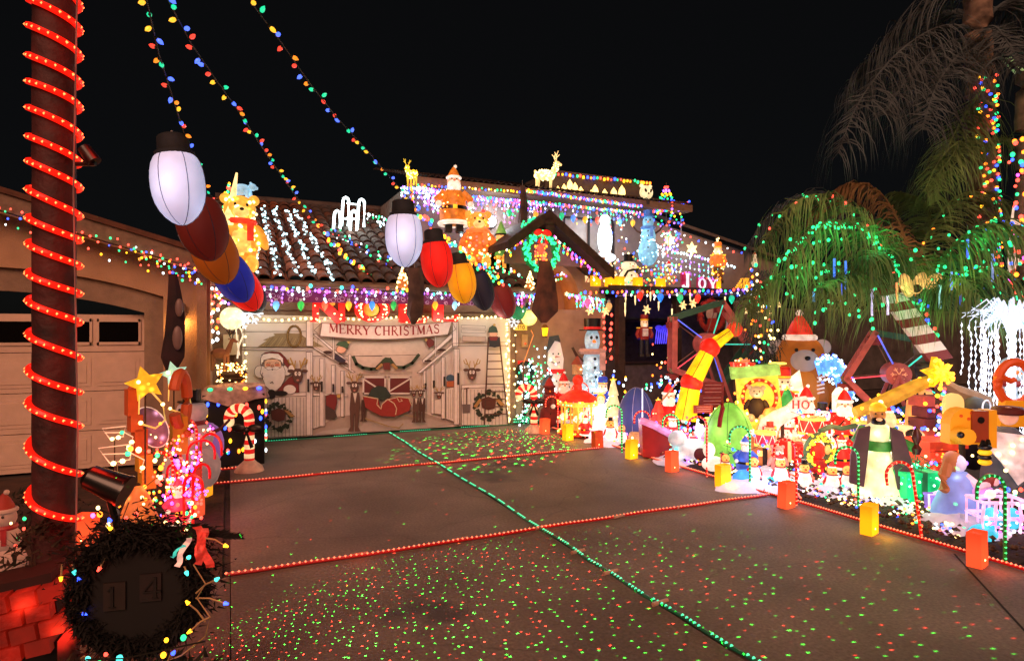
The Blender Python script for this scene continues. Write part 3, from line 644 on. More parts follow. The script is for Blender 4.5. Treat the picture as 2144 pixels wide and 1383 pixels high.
def word(b, txt, x0, z0, s, y, gap=.06, **k):
    for c in txt:
        if c == ' ': x0 += s*.45; continue
        x0 += glyph(b, c, x0, z0, s, y, **k)+gap*s
    return x0
def word_w(txt, s, gap=.06, sx=1.0): return sum((s*.45 if c == ' ' else text_stroke(c)[1]*s*sx+gap*s) for c in txt)
def ring(b, c, R, r, n=24, m=8, mi=None, Rm=None):
    return b.tube([Vector(c)+((Rm @ Vector((R*math.cos(2*PI*k/n), 0, R*math.sin(2*PI*k/n)))) if Rm is not None else Vector((R*math.cos(2*PI*k/n), 0, R*math.sin(2*PI*k/n)))) for k in range(n)], r, mi, n=m, closed=True)
def star_pts(n, R, r, c=(0, 0), a0=PI/2): return [(c[0]+(R if k % 2 == 0 else r)*math.cos(a0+PI*k/n), c[1]+(R if k % 2 == 0 else r)*math.sin(a0+PI*k/n)) for k in range(2*n)]
def ferris(label, loc, R, zc, rz, nw=5, tilt=0, phase=.3):
    t = thing('ferris_wheel', label, 'ferris wheel', loc, rz, 'wooden ferris wheels among the decorations'); wd = mat('wheel_wood', 'b85850', .6, .22, noise=.25, bump=.3, samp=False); g = mat('wheel_green', '2a5a48', .6, .06, noise=.2, samp=False)  # unlit boards: faint glow painted in so they read brighter
    P = [(R*math.cos(phase+2*PI*k/nw), R*math.sin(phase+2*PI*k/nw)+zc) for k in range(nw)]; TC = ['40e0c0', '6070ff', 'ff5060', '6070ff', '40e0c0', 'ff5060']
    for k in range(nw):
        (ax, az), (bx, bz) = P[k], P[(k+1) % nw]
        for y in (-.14, .14):
            L = math.hypot(bx-ax, bz-az); an = math.atan2(bz-az, bx-ax)
            B().box(((ax+bx)/2, y, (az+bz)/2), (L*1.05, .03, R*.12), r=Matrix.Rotation(-an, 3, 'Y')).build('rim_board', wd if k % 3 else g, t)
        B().tube([(0, -.17, zc), (ax*.93, -.17, (az-zc)*.93+zc)], .012, n=6).build('spoke_light', glow(TC[k % 6], 1.1), t)
        B().tube([(0, .16, zc), (ax*.93, .16, (az-zc)*.93+zc)], .01, n=5).build('spoke', paint('886660'), t)
        c = B(); c.box((ax, 0, az-.14), (.2, .2, .11)); c.tube([(ax-.09, 0, az-.09), (ax, 0, az), (ax+.09, 0, az-.09)], .008, n=4); cb = c.build('gondola', mat('gondola_red', '8a2a28', .5, .1, samp=False), t)
        B().ell((ax, 0, az-.03), (.055, .05, .06), n=10, k=7).ell((ax-.045, 0, az+.015), .022, n=7, k=5).ell((ax+.045, 0, az+.015), .022, n=7, k=5).build('rider', mat('plush', 'a08868', .9, .1, samp=False), cb)
    h = B(); h.cone((0, -.2, zc), (0, .2, zc), R*.25, R*.25, n=22); hb = h.build('hub', wd, t)
    b = B()
    for k in range(6):
        a = k*PI/3; p = (R*.16*math.cos(a), R*.16*math.sin(a)+zc); b.tube([(0, -.203, zc), (p[0], -.203, p[1])], .006, n=4)
        for s in (-.5, .5): b.tube([((p[0])*.6, -.203, (p[1]-zc)*.6+zc), (R*.14*math.cos(a+s*.6), -.203, R*.14*math.sin(a+s*.6)+zc)], .005, n=4)
    b.build('snowflake', glow('ffb080', .5), hb)
    for s in (-1, 1):
        for y in (-.24, .24): B().cone((0, y, zc), (s*R*.62, y*1.3, 0), .03, .035, n=6).build('leg', wd, t)
    return t
def icicles(label, p0, p1, cols='w v c', drop=.35, step=.11, r=.017, group=None, wire=True):
    t = thing('icicle_lights', label, 'icicle lights', p0, 0, group); p0 = Vector(p0); D = Vector(p1)-p0; n = int(D.length/step); b = B(); w = B(); ms = bulbs(cols)
    w.tube([Vector((0, 0, 0)), D], .004, n=3)
    for i in range(n):
        p = D*(i/n); k = random.randint(1, 5) if i % 2 else 1; L = k*drop/5
        if k > 1: w.tube([p, p-Vector((0, 0, L))], .002, n=3)
        for j in range(k): b.octa(jit(p-Vector((0, 0, j*drop/5)), .018), r*random.uniform(.7, 1.2), random.randrange(len(ms)), 1.4)
    if wire: w.build('wire', paint('c8c8c8'), t)
    b.build('bulb', ms, t, kind='stuff'); return t
def ornament_bulb(label, loc, c, group='glass bulb ornaments hanging under the eave', s=1.0):
    t = thing('hanging_ornament', label, 'ornament', loc, 0, group)
    B().lathe([(.002, -.085*s), (.03*s, -.045*s), (.046*s, 0), (.036*s, .035*s), (.02*s, .05*s)], n=12).build('bulb_body', glow(c, .9, 2.2, 9), t)
    B().lathe([(.022*s, .048*s), (.022*s, .085*s)], n=10).build('cap', paint('a8b0a8'), t); B().tube([(0, 0, .08*s), (0, 0, .17)], .0025, n=3).build('hanger', paint('cccccc'), t); return t
def snowflake(label, loc, R, rz=0, m=None, group='lit snowflakes hanging from the porch roof'):
    t = thing('lit_snowflake', label, 'snowflake light', loc, rz, group); w = m or glow('ffd890', 1.1, 1.5, 20)
    for k in range(6):
        a = k*PI/3+.2; c, s = math.cos(a), math.sin(a)
        pts = [(u*c-v*s, u*s+v*c) for u, v in ((R*.15, 0), (R*.5, R*.2), (R, 0), (R*.5, -R*.2))]; B().poly([(x, z) for x, z in pts], -.01, .02).build('arm', w, t)
    B().ell((0, 0, 0), (R*.2, .02, R*.2), n=10, k=6).build('centre', w, t); B().tube([(0, 0, R), (0, 0, R+.18)], .002, n=3).build('hanger', paint('cccccc'), t); return t
def gift(label, loc, s, rz, c, rib, e=.5, spots=None, group=None, tinsel=False):
    t = thing('gift_box', label, 'gift box', loc, rz, group); m = glow(c, e, .9, 9)
    B().box((0, 0, s*.42), (s, s, s*.84)).build('box', m, t, smooth=False); B().box((0, 0, s*.87), (s*1.08, s*1.08, s*.12)).build('lid', m, t, smooth=False)
    B().box((0, 0, s*.47), (s*.14, s*1.1, s*.95)).box((0, 0, s*.471), (s*1.1, s*.14, s*.951)).build('ribbon', glow(rib, e), t, smooth=False)
    b = B()
    if tinsel:
        for k in range(160): p = Vector((random.gauss(0, s*.28), random.gauss(0, s*.2), s*(1.0+abs(random.gauss(0, .14))))); b.tube([p, jit(p, s*.12)], s*.012, n=3)
    else:
        for q in (-1, 1): b.ell((q*s*.17, 0, s*1.03), (s*.16, s*.06, s*.1), n=10, k=6)
    b.build('bow', glow(rib, e), t, kind='stuff' if tinsel else None)
    if spots: specks(t, [(random.uniform(-.5, .5)*s, -s*.51, random.uniform(.05, .85)*s) for _ in range(26)]+[(-s*.51, random.uniform(-.5, .5)*s, random.uniform(.05, .85)*s) for _ in range(20)]+[(random.gauss(0, s*.25), random.gauss(0, .2*s), s*1.05) for _ in range(20)], spots, .012)
    return t
def windsock(label, loc, H, w0, w1, m, rz=0, group='long tapering windsocks hanging from the house'):
    t = thing('windsock', label, 'windsock', loc, rz, group); n = 14; K = 16; vs = []; fs = []
    for i in range(K+1):
        u = i/K; w = lerp(w0, w1, min(1, u*1.25))*(1-.75*max(0, u-.82)/.18)
        for j in range(n):
            a = 2*PI*j/n; k = 1+.16*math.sin(a*4+u*5)+.06*math.sin(a*7); vs.append((w*k*math.cos(a)+.03*math.sin(u*4), w*.55*k*math.sin(a), -u*H))
    for i in range(K):
        for j in range(n): fs.append((i*n+j, i*n+(j+1) % n, (i+1)*n+(j+1) % n, (i+1)*n+j))
    fs += [tuple(range(n)), tuple(range((K+1)*n-1, K*n-1, -1))]
    B().add(vs, fs).build('cloth', m, t); B().tube([(0, 0, 0), (0, 0, .12)], .004, n=4).build('cord', paint('999999'), t); return t
# ================================================================ printed cloth banner over the garage door
YB = 11.53
ban = thing('banner', 'large cloth stable scene banner reading Merry Christmas covering the garage door', 'banner', (0, 0, 0))
def bxz(px, py, y=YB): p = wy(px, py, y); return (p.x, p.z)
_L = [0]
def pr(name, pts, col, lay=None, ln=None):
    """one printed patch on the cloth: outline in photo pixels"""
    _L[0] += 1; y = YB-.004-.00028*(_L[0] if lay is None else lay)
    o = B().poly([bxz(x, z) for x, z in pts], y, .0006).build(name, mat('print_'+col, col, .8, noise=.06, ns=14), ban, smooth=False)
    if ln: line('ink_line', list(pts)+[pts[0]], ln)
    return o
def line(name, pts, w=1.0, col='3a2a24'):
    """ink line, w in photo pixels"""
    _L[0] += 1; y = YB-.004-.00028*_L[0]; b = B(); P = [bxz(*p) for p in pts]; h = w*.5*12/F
    for (ax, az), (bx, bz) in zip(P, P[1:]):
        dx, dz = bx-ax, bz-az; L = math.hypot(dx, dz) or 1; px, pz = -dz/L*h, dx/L*h; ux, uz = dx/L*h*.8, dz/L*h*.8
        b.poly([(ax+px-ux, az+pz-uz), (bx+px+ux, bz+pz+uz), (bx-px+ux, bz-pz+uz), (ax-px-ux, az-pz-uz)], y, .0006)
    return b.build(name, mat('print_'+col, col, .8, noise=.06, ns=14), ban, smooth=False)
A = lambda *p: [(420+x/4.61, 640+y/4.61) for x, y in p]
C = lambda *p: [(740+x/4.61, 640+y/4.61) for x, y in p]
def el(f, x, y, rx, ry, n=18, a0=0, a1=360): return f(*[(x+rx*math.cos(math.radians(a0+(a1-a0)*k/n)), y+ry*math.sin(math.radians(a0+(a1-a0)*k/n))) for k in range(n+(1 if a1-a0 < 360 else 0))])
# cloth with soft folds
nxx = 90; x0, x1 = .2, 5.2; b = B(); vs = []
for i in range(nxx+1):
    u = i/nxx; x = lerp(x0, x1, u); zt = 2.17-.03*math.sin(u*PI)**2; w = .004*math.sin(x*9)+.003*math.sin(x*23+1)
    for (z, k) in ((.03, 1.6), (.5, 1), (1.1, .7), (1.7, .4), (zt, .1)): vs.append((x, YB+.012+w*k, z))
b.add(vs, [(i*5+j, (i+1)*5+j, (i+1)*5+j+1, i*5+j+1) for i in range(nxx) for j in range(4)])
cl = mat('banner_cloth', 'dcd4cc', .85, noise=.10, ns=1.6, bump=.15, bs=300); cl.use_backface_culling = False
b.build('cloth', cl, ban)
CREAM, PANEL, WOODC = 'd8d0c8', 'bdb0a6', 'e4dcd6'
pr('print_wall', A((1430, 130), (1085, 165), (1085, 400), (1450, 650), (1450, 1050), (1600, 1045))+C((640, 1000), (660, 640), (945, 370), (945, 150)), 'ccbeb0')
pr('print_floor', A((1085, 1240), (1085, 1180), (1330, 1060), (1500, 1042))+C((300, 1010), (690, 1030), (980, 1130)), 'a89a90')
pr('print_snow', A((1085, 1240), (1180, 1200), (1560, 1150))+C((100, 1120), (740, 1080), (860, 1120), (1480, 1140), (980, 1140), (560, 1185), (0, 1215)), 'b4aaa4')
for y in (160, 245): line('ink_line', A((400, y), (1018, y-4)), .8)
line('ink_line', A((1085, 480), (1752, 480)), .8); line('ink_line', C((0, 480), (640, 467)), .8)
pr('print_hay', A((550, 390), (640, 330), (600, 325), (720, 280), (700, 262), (850, 258), (960, 262), (1010, 300), (1100, 300), (1085, 330), (1190, 392)), '8a7a58')
for k in range(16): x = 600+k*35; line('print_straw', A((x, 385), (x+70-k*4, 290+12*(k % 3))), .7, '5c4e34' if k % 2 else 'b0a070')
for y in (395, 422): line('ink_line', A((400, y), (1085, y+3)), 1.1)
_o = el(A, 903, 288, 66, 100); line('print_rope', _o+[_o[0]], 4, '7a6030'); line('print_rope', _o+[_o[0]], 1, 'a88a50')
def post(f, xa, ya, xb, yb):
    pr('print_post', f((xa, ya), (xb, ya), (xb, yb), (xa, yb)), WOODC, ln=.9); line('ink_line', f((xa+(xb-xa)*.72, ya+8), (xa+(xb-xa)*.72, yb-6)), .6)
post(A, 1020, 140, 1083, 385)
pr('print_beam', A((1085, 268), (1110, 265), (1440, 540), (1430, 570)), WOODC, ln=.9); pr('print_beam', A((1085, 400), (1105, 395), (1490, 632), (1470, 640)), WOODC, ln=.8)
pr('print_post', A((1275, 300), (1290, 300), (1290, 520), (1275, 510)), WOODC, ln=.7); pr('print_post', A((1425, 465), (1450, 465), (1450, 640), (1425, 600)), WOODC, ln=.7)
# stall doors with boards
pr('print_stall', A((560, 860), (1018, 845), (1018, 1245), (560, 1270)), CREAM, ln=.8)
for k in range(13): x = 575+k*35; line('ink_line', A((x, 880), (x, 1255)), .7)
pr('print_ledge', A((560, 845), (1018, 828), (1018, 862), (560, 878)), WOODC, ln=.9)
pr('print_stall', A((1085, 870), (1150, 866), (1150, 1160), (1085, 1180)), CREAM, ln=.7)
for x in (1100, 1117, 1134): line('ink_line', A((x, 880), (x, 1160)), .5)
pr('print_ledge', A((1085, 838), (1420, 850), (1420, 866), (1085, 860)), WOODC, ln=.6)
for (xa, ya, xb, yb) in ((1018, 440, 1080, 1242), (1148, 502, 1197, 1155), (1260, 567, 1300, 1062), (1350, 620, 1384, 1062)): post(A, xa, ya, xb, yb)
# santa leaning over the stall
pr('print_coat', A((720, 840), (780, 760), (850, 690), (900, 660), (945, 740), (950, 830)), '7e3430', ln=.8)
pr('print_shoulder', el(A, 570, 630, 52, 60), 'e8e2da', ln=.7); pr('print_shoulder', el(A, 830, 615, 48, 52), 'e8e2da', ln=.7)
pr('print_beard', A((590, 575), (575, 640), (600, 700), (625, 770), (680, 818), (730, 812), (775, 770), (812, 700), (815, 620), (796, 570)), 'eee8e0', ln=.8)
pr('print_hat', A((585, 470), (620, 446), (690, 434), (770, 446), (815, 490), (850, 540), (880, 575), (845, 600), (810, 560), (790, 520), (700, 470)), '7e3430', ln=.8)
pr('print_fur', A((580, 575), (578, 500), (600, 462), (660, 450), (750, 456), (796, 500), (798, 572), (770, 520), (690, 498), (610, 520)), 'f2ece4', ln=.8)
pr('print_face', A((612, 530), (650, 508), (735, 508), (778, 535), (776, 590), (735, 604), (690, 596), (650, 604), (616, 590)), 'e6bfa0', ln=.6)
for x in (655, 735):
    pr('print_cheek', el(A, x-4 if x < 700 else x+4, 564, 24, 12), 'cf7a5c'); line('ink_line', el(A, x, 550, 16, 9, 8, 180, 360), .9)
pr('print_moustache', A((625, 590), (660, 578), (690, 590), (725, 578), (765, 588), (735, 610), (690, 602), (650, 612)), 'f4eee8', ln=.5); pr('print_nose', el(A, 692, 572, 12, 11), 'dba080', ln=.5)
pr('print_mouth', el(A, 692, 608, 8, 8, 8), '2a1a18'); line('ink_line', A((600, 640), (590, 660), (604, 680), (596, 700)), .9); line('ink_line', A((670, 740), (690, 725), (700, 742)), 1.2)
pr('print_pompom', el(A, 882, 598, 38, 36), 'efe8e0', ln=.7); pr('print_cuff', el(A, 858, 800, 62, 46), 'ece6de', ln=.7); pr('print_mitt', el(A, 772, 838, 68, 26), '1d1716'); pr('print_mitt', el(A, 684, 846, 40, 48), '1d1716')
def deer(f, x, y, s, c='5e4238'):
    for q in (-1, 1):
        line('print_antler', f((x+q*20*s, y-70*s), (x+q*45*s, y-120*s), (x+q*70*s, y-180*s)), 2.6*s, 'b09048'); line('print_antler', f((x+q*42*s, y-115*s), (x+q*85*s, y-135*s), (x+q*92*s, y-165*s)), 2.2*s, 'b09048'); line('print_antler', f((x+q*30*s, y-95*s), (x+q*20*s, y-155*s)), 2*s, 'b09048')
        pr('print_ear', el(f, x+q*66*s, y-58*s, 32*s, 16*s, 10), c, ln=.4)
    pr('print_head', f((x-45*s, y-60*s), (x-20*s, y-80*s), (x+20*s, y-80*s), (x+45*s, y-60*s), (x+50*s, y), (x+35*s, y+45*s), (x, y+62*s), (x-35*s, y+45*s), (x-50*s, y)), c, ln=.5)
    for q in (-1, 1): pr('print_eye', el(f, x+q*17*s, y-32*s, 15*s, 22*s, 10), 'efe9e2', ln=.4); pr('print_pupil', el(f, x+q*12*s, y-34*s, 5*s, 7*s, 8), '15100e')
    pr('print_nose', el(f, x, y+30*s, 14*s, 10*s, 8), 'c08070')
deer(A, 935, 680, 1.0)
deer(A, 1112, 775, .62); 
def deer_body(f, x, y, s, c='5e4238', scarf=True):
    pr('print_body', f((x-38*s, y), (x+42*s, y), (x+52*s, y+130*s), (x+40*s, y+200*s), (x+30*s, y+330*s), (x+55*s, y+370*s), (x, y+372*s), (x, y+210*s), (x-12*s, y+210*s), (x-14*s, y+372*s), (x-66*s, y+370*s), (x-42*s, y+330*s), (x-50*s, y+150*s)), c, ln=.5)
    if scarf: pr('print_bib', f((x-20*s, y), (x+22*s, y), (x+2*s, y+110*s)), 'd8cfc4', ln=.4)
deer_body(A, 1485, 830, 1.0); deer(A, 1480, 785, .8)
deer_body(A, 1570, 900, .55, '4e362e', False)
pr('print_elf_coat', A((1205, 860), (1250, 845), (1310, 850), (1312, 930), (1290, 1000), (1205, 960)), '7a2c2c', ln=.5); pr('print_elf_leg', A((1205, 950), (1290, 1000), (1312, 1060), (1285, 1085), (1205, 1085)), '4a3c38', ln=.5); pr('print_pompom', el(A, 1328, 862, 20, 20, 10), 'c8a860', ln=.4)
pr('print_elf_body', A((1295, 450), (1400, 520), (1370, 550), (1290, 510)), '353040', ln=.5); pr('print_elf_face', el(A, 1352, 415, 48, 38, 12), 'dfae90', ln=.5); pr('print_elf_hat', A((1302, 372), (1330, 342), (1390, 336), (1432, 348), (1412, 412), (1370, 392)), '3f5c40', ln=.5); pr('print_pompom', el(A, 1425, 346, 14, 14, 8), 'c8a860')
pr('print_shoe', el(A, 1222, 442, 46, 16, 10), '3e2820'); pr('print_shoe', el(A, 1372, 550, 44, 13, 10), '3e2820')
# garland and bow
gar = [A((1470, 490))[0]]+A((1500, 555), (1560, 590), (1640, 604), (1690, 600))+C((230, 580), (290, 520)); line('print_garland', gar, 6.5, '33442e')
line('print_garland', C((290, 520), (345, 510), (400, 585), (480, 588), (560, 545), (620, 470)), 6.5, '33442e')
pr('print_garland', C((265, 520), (300, 490), (345, 495), (365, 540), (340, 570), (290, 570)), '33442e')
pr('print_ribbon', C((205, 600), (260, 545), (285, 560), (230, 612)), 'a88450', ln=.4); pr('print_ribbon', C((350, 560), (378, 545), (425, 590), (405, 612)), 'a88450', ln=.4); pr('print_bow', C((275, 545), (345, 540), (350, 610), (285, 610)), '6a3028', ln=.4)
# barn doors
for (xa, xb) in ((90, 300), (338, 545)):
    pr('print_barn_door', C((xa, 690), (xb, 690), (xb, 838), (xa, 838)), '642a28'); line('print_door_frame', C((xa, 682), (xb, 682), (xb, 838), (xa, 838), (xa, 682)), 3.4, 'd8cfc6')
line('print_door_brace', C((95, 700), (295, 830)), 3, 'd8cfc6'); line('print_door_brace', C((345, 815), (540, 695)), 3, 'd8cfc6')
line('ink_line', C((30, 662), (560, 645)), .8); line('ink_line', C((30, 650), (560, 632)), .6)
# right aisle
pr('print_beam', C((942, 258), (945, 300), (668, 545), (655, 520)), WOODC, ln=.8); pr('print_beam', C((945, 362), (945, 392), (640, 640), (605, 640)), WOODC, ln=.8)
pr('print_post', C((778, 290), (790, 290), (790, 480), (778, 490)), WOODC, ln=.6)
pr('print_elf_hat', C((690, 312), (730, 305), (772, 335), (770, 375), (720, 400), (700, 370)), '6e2c28', ln=.5); pr('print_pompom', el(C, 692, 322, 13, 13, 8), 'c8a860'); pr('print_shoe', el(C, 842, 420, 44, 13, 10), '3e2820'); pr('print_shoe', el(C, 712, 525, 38, 11, 10), '3e2820')
pr('print_stall', C((885, 790), (965, 775), (965, 1110), (885, 1080)), CREAM, ln=.6)
for x in (905, 925, 945): line('ink_line', C((x, 800), (x, 1080)), .5)
pr('print_stall', C((768, 900), (850, 880), (850, 1040), (768, 1030)), CREAM, ln=.6); pr('print_elf_blue', el(C, 925, 690, 42, 36, 12), '3c5870'); pr('print_elf_orange', C((888, 720), (965, 715), (965, 775), (888, 775)), 'b06038', ln=.4)
for (xa, ya, xb, yb) in ((665, 618, 693, 1005), (740, 560, 772, 1030), (838, 490, 876, 1078), (960, 410, 1010, 1135)): post(C, xa, ya, xb, yb)
for (x, y0, y1) in ((1000, 640, 755), (868, 675, 768), (766, 712, 786), (686, 738, 798)): pr('print_hinge', C((x-11, y0), (x+11, y0), (x+11, y1), (x-11, y1)), '332c28')
for (x, y0, y1) in ((1035, 698, 824), (1163, 720, 822), (1275, 745, 826), (1363, 768, 832)): pr('print_hinge', A((x-11, y0), (x+11, y0), (x+11, y1), (x-11, y1)), '332c28')
post(C, 945, 150, 1000, 385)
line('ink_line', C((950, 358), (1480, 345)), .9); line('ink_line', C((950, 384), (1480, 378)), .9)
for (xa, ya, xb, yb) in ((1030, 180, 1260, 215), (1030, 222, 1260, 258)): line('ink_line', C((xa, ya), (xb, ya+10), (xb, yb), (xa, yb-6), (xa, ya)), .6)
pr('print_sign', C((1040, 285), (1262, 292), (1262, 340), (1040, 335)), 'c2ac9c', ln=.6)
deer(C, 815, 860, .5); deer(C, 1130, 660, .85)
pr('print_stall', C((1030, 790), (1480, 770), (1480, 1140), (1030, 1140)), CREAM, ln=.8)
for k in range(13): x = 1050+k*34; line('ink_line', C((x, 800), (x, 1135)), .7)
pr('print_ledge', C((1030, 755), (1480, 738), (1480, 772), (1030, 788)), WOODC, ln=.7)
line('print_shovel', C((1078, 790), (1075, 940)), 2, '4e342a'); line('print_shovel', C((1055, 790), (1095, 785)), 2.5, '4e342a'); pr('print_shovel', C((1035, 940), (1112, 940), (1108, 1022), (1040, 1025)), '6a5e5c', ln=.4)
def wreath_p(f, x, y, R):
    _L[0] += 1; b = B(); yy = YB-.004-.00028*_L[0]; rr = random.Random(x)
    for k in range(70): 
        a = rr.uniform(0, 2*PI); q = R*rr.uniform(.78, 1.12); c = f((x+q*math.cos(a), y+q*1.05*math.sin(a)))[0]; d = rr.uniform(0, PI)
        b.poly([bxz(c[0]+4.2*math.cos(d+t), c[1]+4.2*math.sin(d+t)*(.5 if i % 2 else 1.1)) for i, t in enumerate((0, 1.2, 2.4, 3.6, 4.8))], yy-.00002*k, .0005)
    _L[0] += 6; b.build('print_wreath', mat('print_2c3828', '2c3828', .8, noise=.3, ns=30), ban, smooth=False, kind='stuff')
    pr('print_bow', f((x-70, y-60), (x, y-85), (x+75, y-55), (x+60, y+30), (x, y+45), (x-60, y+25)), '5c3028', ln=.4); pr('print_ribbon', f((x+50, y-70), (x+100, y-62), (x+160, y-5), (x+120, y+5)), 'a88450', ln=.4)
wreath_p(A, 745, 1060, 118); wreath_p(C, 1285, 950, 122)
pr('print_ribbon', C((1140, 960), (1200, 880), (1220, 900), (1170, 975)), 'a88450', ln=.4)
# sleigh
pr('print_sack', C((130, 860), (165, 790), (230, 760), (300, 775), (350, 850), (330, 900), (160, 890)), '2e3c34', ln=.4)
pr('print_sleigh', C((84, 868), (150, 862), (232, 885), (245, 960), (275, 920), (310, 885), (420, 866), (515, 876), (548, 930), (530, 1000), (450, 1035), (380, 1060), (260, 1052), (170, 1010), (104, 970)), '94302a', ln=.8)
line('print_scroll', C((90, 862), (225, 885), (215, 940), (255, 985), (262, 940), (320, 890), (380, 930), (405, 980), (395, 1035)), 1.7, 'd8c8a8'); line('print_scroll', C((410, 880), (430, 915), (460, 905), (445, 890)), 1.2, 'd8c8a8'); line('print_scroll', C((300, 900), (420, 868), (520, 880), (548, 950)), 1.5, 'd8c8a8')
line('print_runner', C((105, 1075), (180, 1100), (330, 1150), (430, 1165), (465, 1125)), 2.2, 'a08c60'); line('print_runner', C((480, 1040), (600, 1065)), 1.8, 'a08c60')
deer_body(C, 590, 880, .62); deer_body(C, 650, 880, .62, '4e362e'); deer(C, 568, 838, .42); deer(C, 632, 838, .48)
deer_body(A, 1600, 980, .01)
# ladder with elf
for (a, bq) in (((1282, 300), (1243, 1135)), ((1386, 300), (1472, 1135))): line('print_ladder_rail', C(a, bq), 3.2, '4e342c')
for k in range(10):
    y = 385+k*72; u = (y-300)/835; line('print_rung', C((1282-39*u, y), (1386+86*u, y-2)), 2.2, '5a3e34')
pr('print_elf_body', C((1285, 300), (1385, 300), (1392, 385), (1340, 395), (1290, 385)), '2e3238', ln=.5); pr('print_elf_face', el(C, 1328, 268, 40, 30, 12), 'dfae90', ln=.5); pr('print_scarf', C((1285, 290), (1378, 290), (1360, 330), (1300, 330)), '7a2c2c', ln=.4); pr('print_elf_hat', C((1278, 252), (1290, 205), (1330, 180), (1358, 205), (1372, 250)), '3a5040', ln=.5); pr('print_pompom', el(C, 1338, 180, 13, 13, 8), 'c8a860')
# ribbon with the greeting
sc_ = [(668, 702), (672, 675)]+[(lerp(672, 942, u), 675+8*math.sin(PI*u)-3*u) for u in (.15, .3, .5, .7, .85, 1)]+[(934, 699)]+[(lerp(934, 668, u), 699+8.5*math.sin(PI*u)+3*u) for u in (.15, .3, .5, .7, .85)]
pr('print_ribbon_scroll', sc_, 'd8cac0', ln=1.0)
line('ink_line', [(672, 675), (656, 690), (668, 702)], .8); line('ink_line', [(942, 672), (950, 688), (934, 699)], .8)
txt = 'MERRY CHRISTMAS'; xa, xb = bxz(687, 690)[0], bxz(917, 690)[0]; zt = bxz(800, 685)[1]; sz = .168; w0 = word_w(txt, sz, .05); k = (xb-xa)/w0
_L[0] += 4; yy = YB-.006-.00028*_L[0]; x = xa; RD = mat('print_letter_red', '8c2622', .8, noise=.05)
zb = bxz(800, 702)[1]
for ch in txt:
    if ch == ' ': x += sz*.45*k; continue
    b = B(); u = (x-xa)/(xb-xa); adv = glyph(b, ch, x, zb+.012+.05*(abs(u-.5)*2)**2, sz, yy, sx=k, th=.0006, fat=1.15); b.build('print_letter', RD, ban, smooth=False); x += adv+.05*sz*k
# ================================================================ lights round the garage door
def WY(px, py, Y=11.45): return wy(px, py, Y)
strand('warm white bulbs along the top edge of the garage banner', [WY(512, 668), WY(800, 665), WY(1062, 662)], .1, 'ww', .024, .02, h=1)
strand('warm white bulbs down the right side of the garage banner', [WY(1063, 664), WY(1064, 886)], .055, 'ww', .024, .035, h=1)
strand('warm white bulbs down the outer right door post', [WY(1078, 670), WY(1080, 882)], .16, 'ww', .022, .03, h=1)
strand('warm white bulbs down the left side of the garage banner', [WY(512, 668), WY(514, 830)], .14, 'ww', .022, .02, h=1)
for x in (.6, 1.6, 2.6, 3.6, 4.6): lamp((x, 10.9, 2.05), 'fff2e0', 8.5, .15)  # unseen point lights beside the bulbs, raised to brighten the banner
for z in (.5, 1.2, 1.8): lamp((5.15, 11.2, z), 'ffc060', 1.6, .06)
def ropes(label, pts, col, r=.013, step=.045, name='rope_light', gaps=None, hw=1.05):
    t = thing(name, label, 'rope light', pts[0]); o0 = Vector(pts[0]); P = [Vector(p)-o0 for p in pts]
    cc = dict(r=('b01414', .32, 'ffb090', '#'), g=('106040', .16, '70ffb8', '#'))[col]
    B().tube(P, r, n=6).build('tube', mat('rope_body_'+col, cc[0], .35, cc[1], noise=0, samp=False), t)
    b = B()
    for i, p in enumerate(along(P, step)):
        if gaps and (i % gaps[0]) >= gaps[1]: continue
        b.octa(p+Vector((0, 0, r*.7)), r*hw, 0, .9)
    b.build('bulb', mat('rope_dot_'+col, cc[2], .3, 2.6 if col == 'r' else 1.6, dict(r='ff6a48', g='18f0a8')[col], noise=0, samp=False), t, kind='stuff'); return t
Z = .018
def wob(p0, p1, n=26, a=.006, s=1): 
    r = random.Random(s); p0 = Vector(p0); p1 = Vector(p1); q = (p1-p0).cross(Vector((0, 0, 1))).normalized(); f1, f2 = r.uniform(2, 4), r.uniform(6, 11); return [p0.lerp(p1, i/n)+q*((.014*math.sin(f1*i/n*PI)+.008*math.sin(f2*i/n*PI+s))*min(1, i, n-i)+r.uniform(-a, a)*.5) for i in range(n+1)]
ropes('nearer red rope light lying across the driveway', wob((-.02, 5.3, Z), (5.66, 5.31, Z)), 'r')
ropes('farther red rope light lying across the driveway', wob((-.25, 8.5, Z), (5.4, 8.52, Z), s=2), 'r', .012, .04, gaps=(34, 32))
ropes('green rope light running down the middle of the driveway', wob((2.72, 2.0, Z), (2.70, 5.26, Z), s=3)+wob((2.70, 5.36, Z), (2.69, 11.4, Z), s=4), 'g', .013, .04, gaps=(7, 5))
ropes('red rope light edging the right side of the driveway', wob((5.70, 2.2, Z), (5.70, 10.9, Z), 40, s=5), 'r', .014, .032)
ropes('red rope light looping behind the red paper bag', wob((5.7, 5.45, Z), (5.95, 5.62, .03), 6)+wob((6.1, 5.4, .03), (5.8, 5.0, .03), 6), 'r')
ropes('short red rope light beside the left candy cane', wob((-.45, 9.3, Z), (.1, 9.35, Z), 5), 'r')
ropes('green rope light along the foot of the garage banner', wob((.5, 11.36, .02), (5.2, 11.4, .02), s=7), 'g', .011, .04, gaps=(30, 15))
t = ropes('coiled end of green rope light by the right door post', [(5.35+.16*math.cos(a*.7), 11.35+.12*math.sin(a*.7), .03+.006*a) for a in range(22)]+[(5.9, 11.3, .03)], 'g')
for y in (5.3, 8.5): 
    for x in (1, 2.8, 4.6): lamp((x, y, .12), 'ff4020', .35, .04)
for y in (3.4, 5, 6.6, 8.2, 9.8): lamp((5.62, y, .1), 'ff5030', .5, .04)
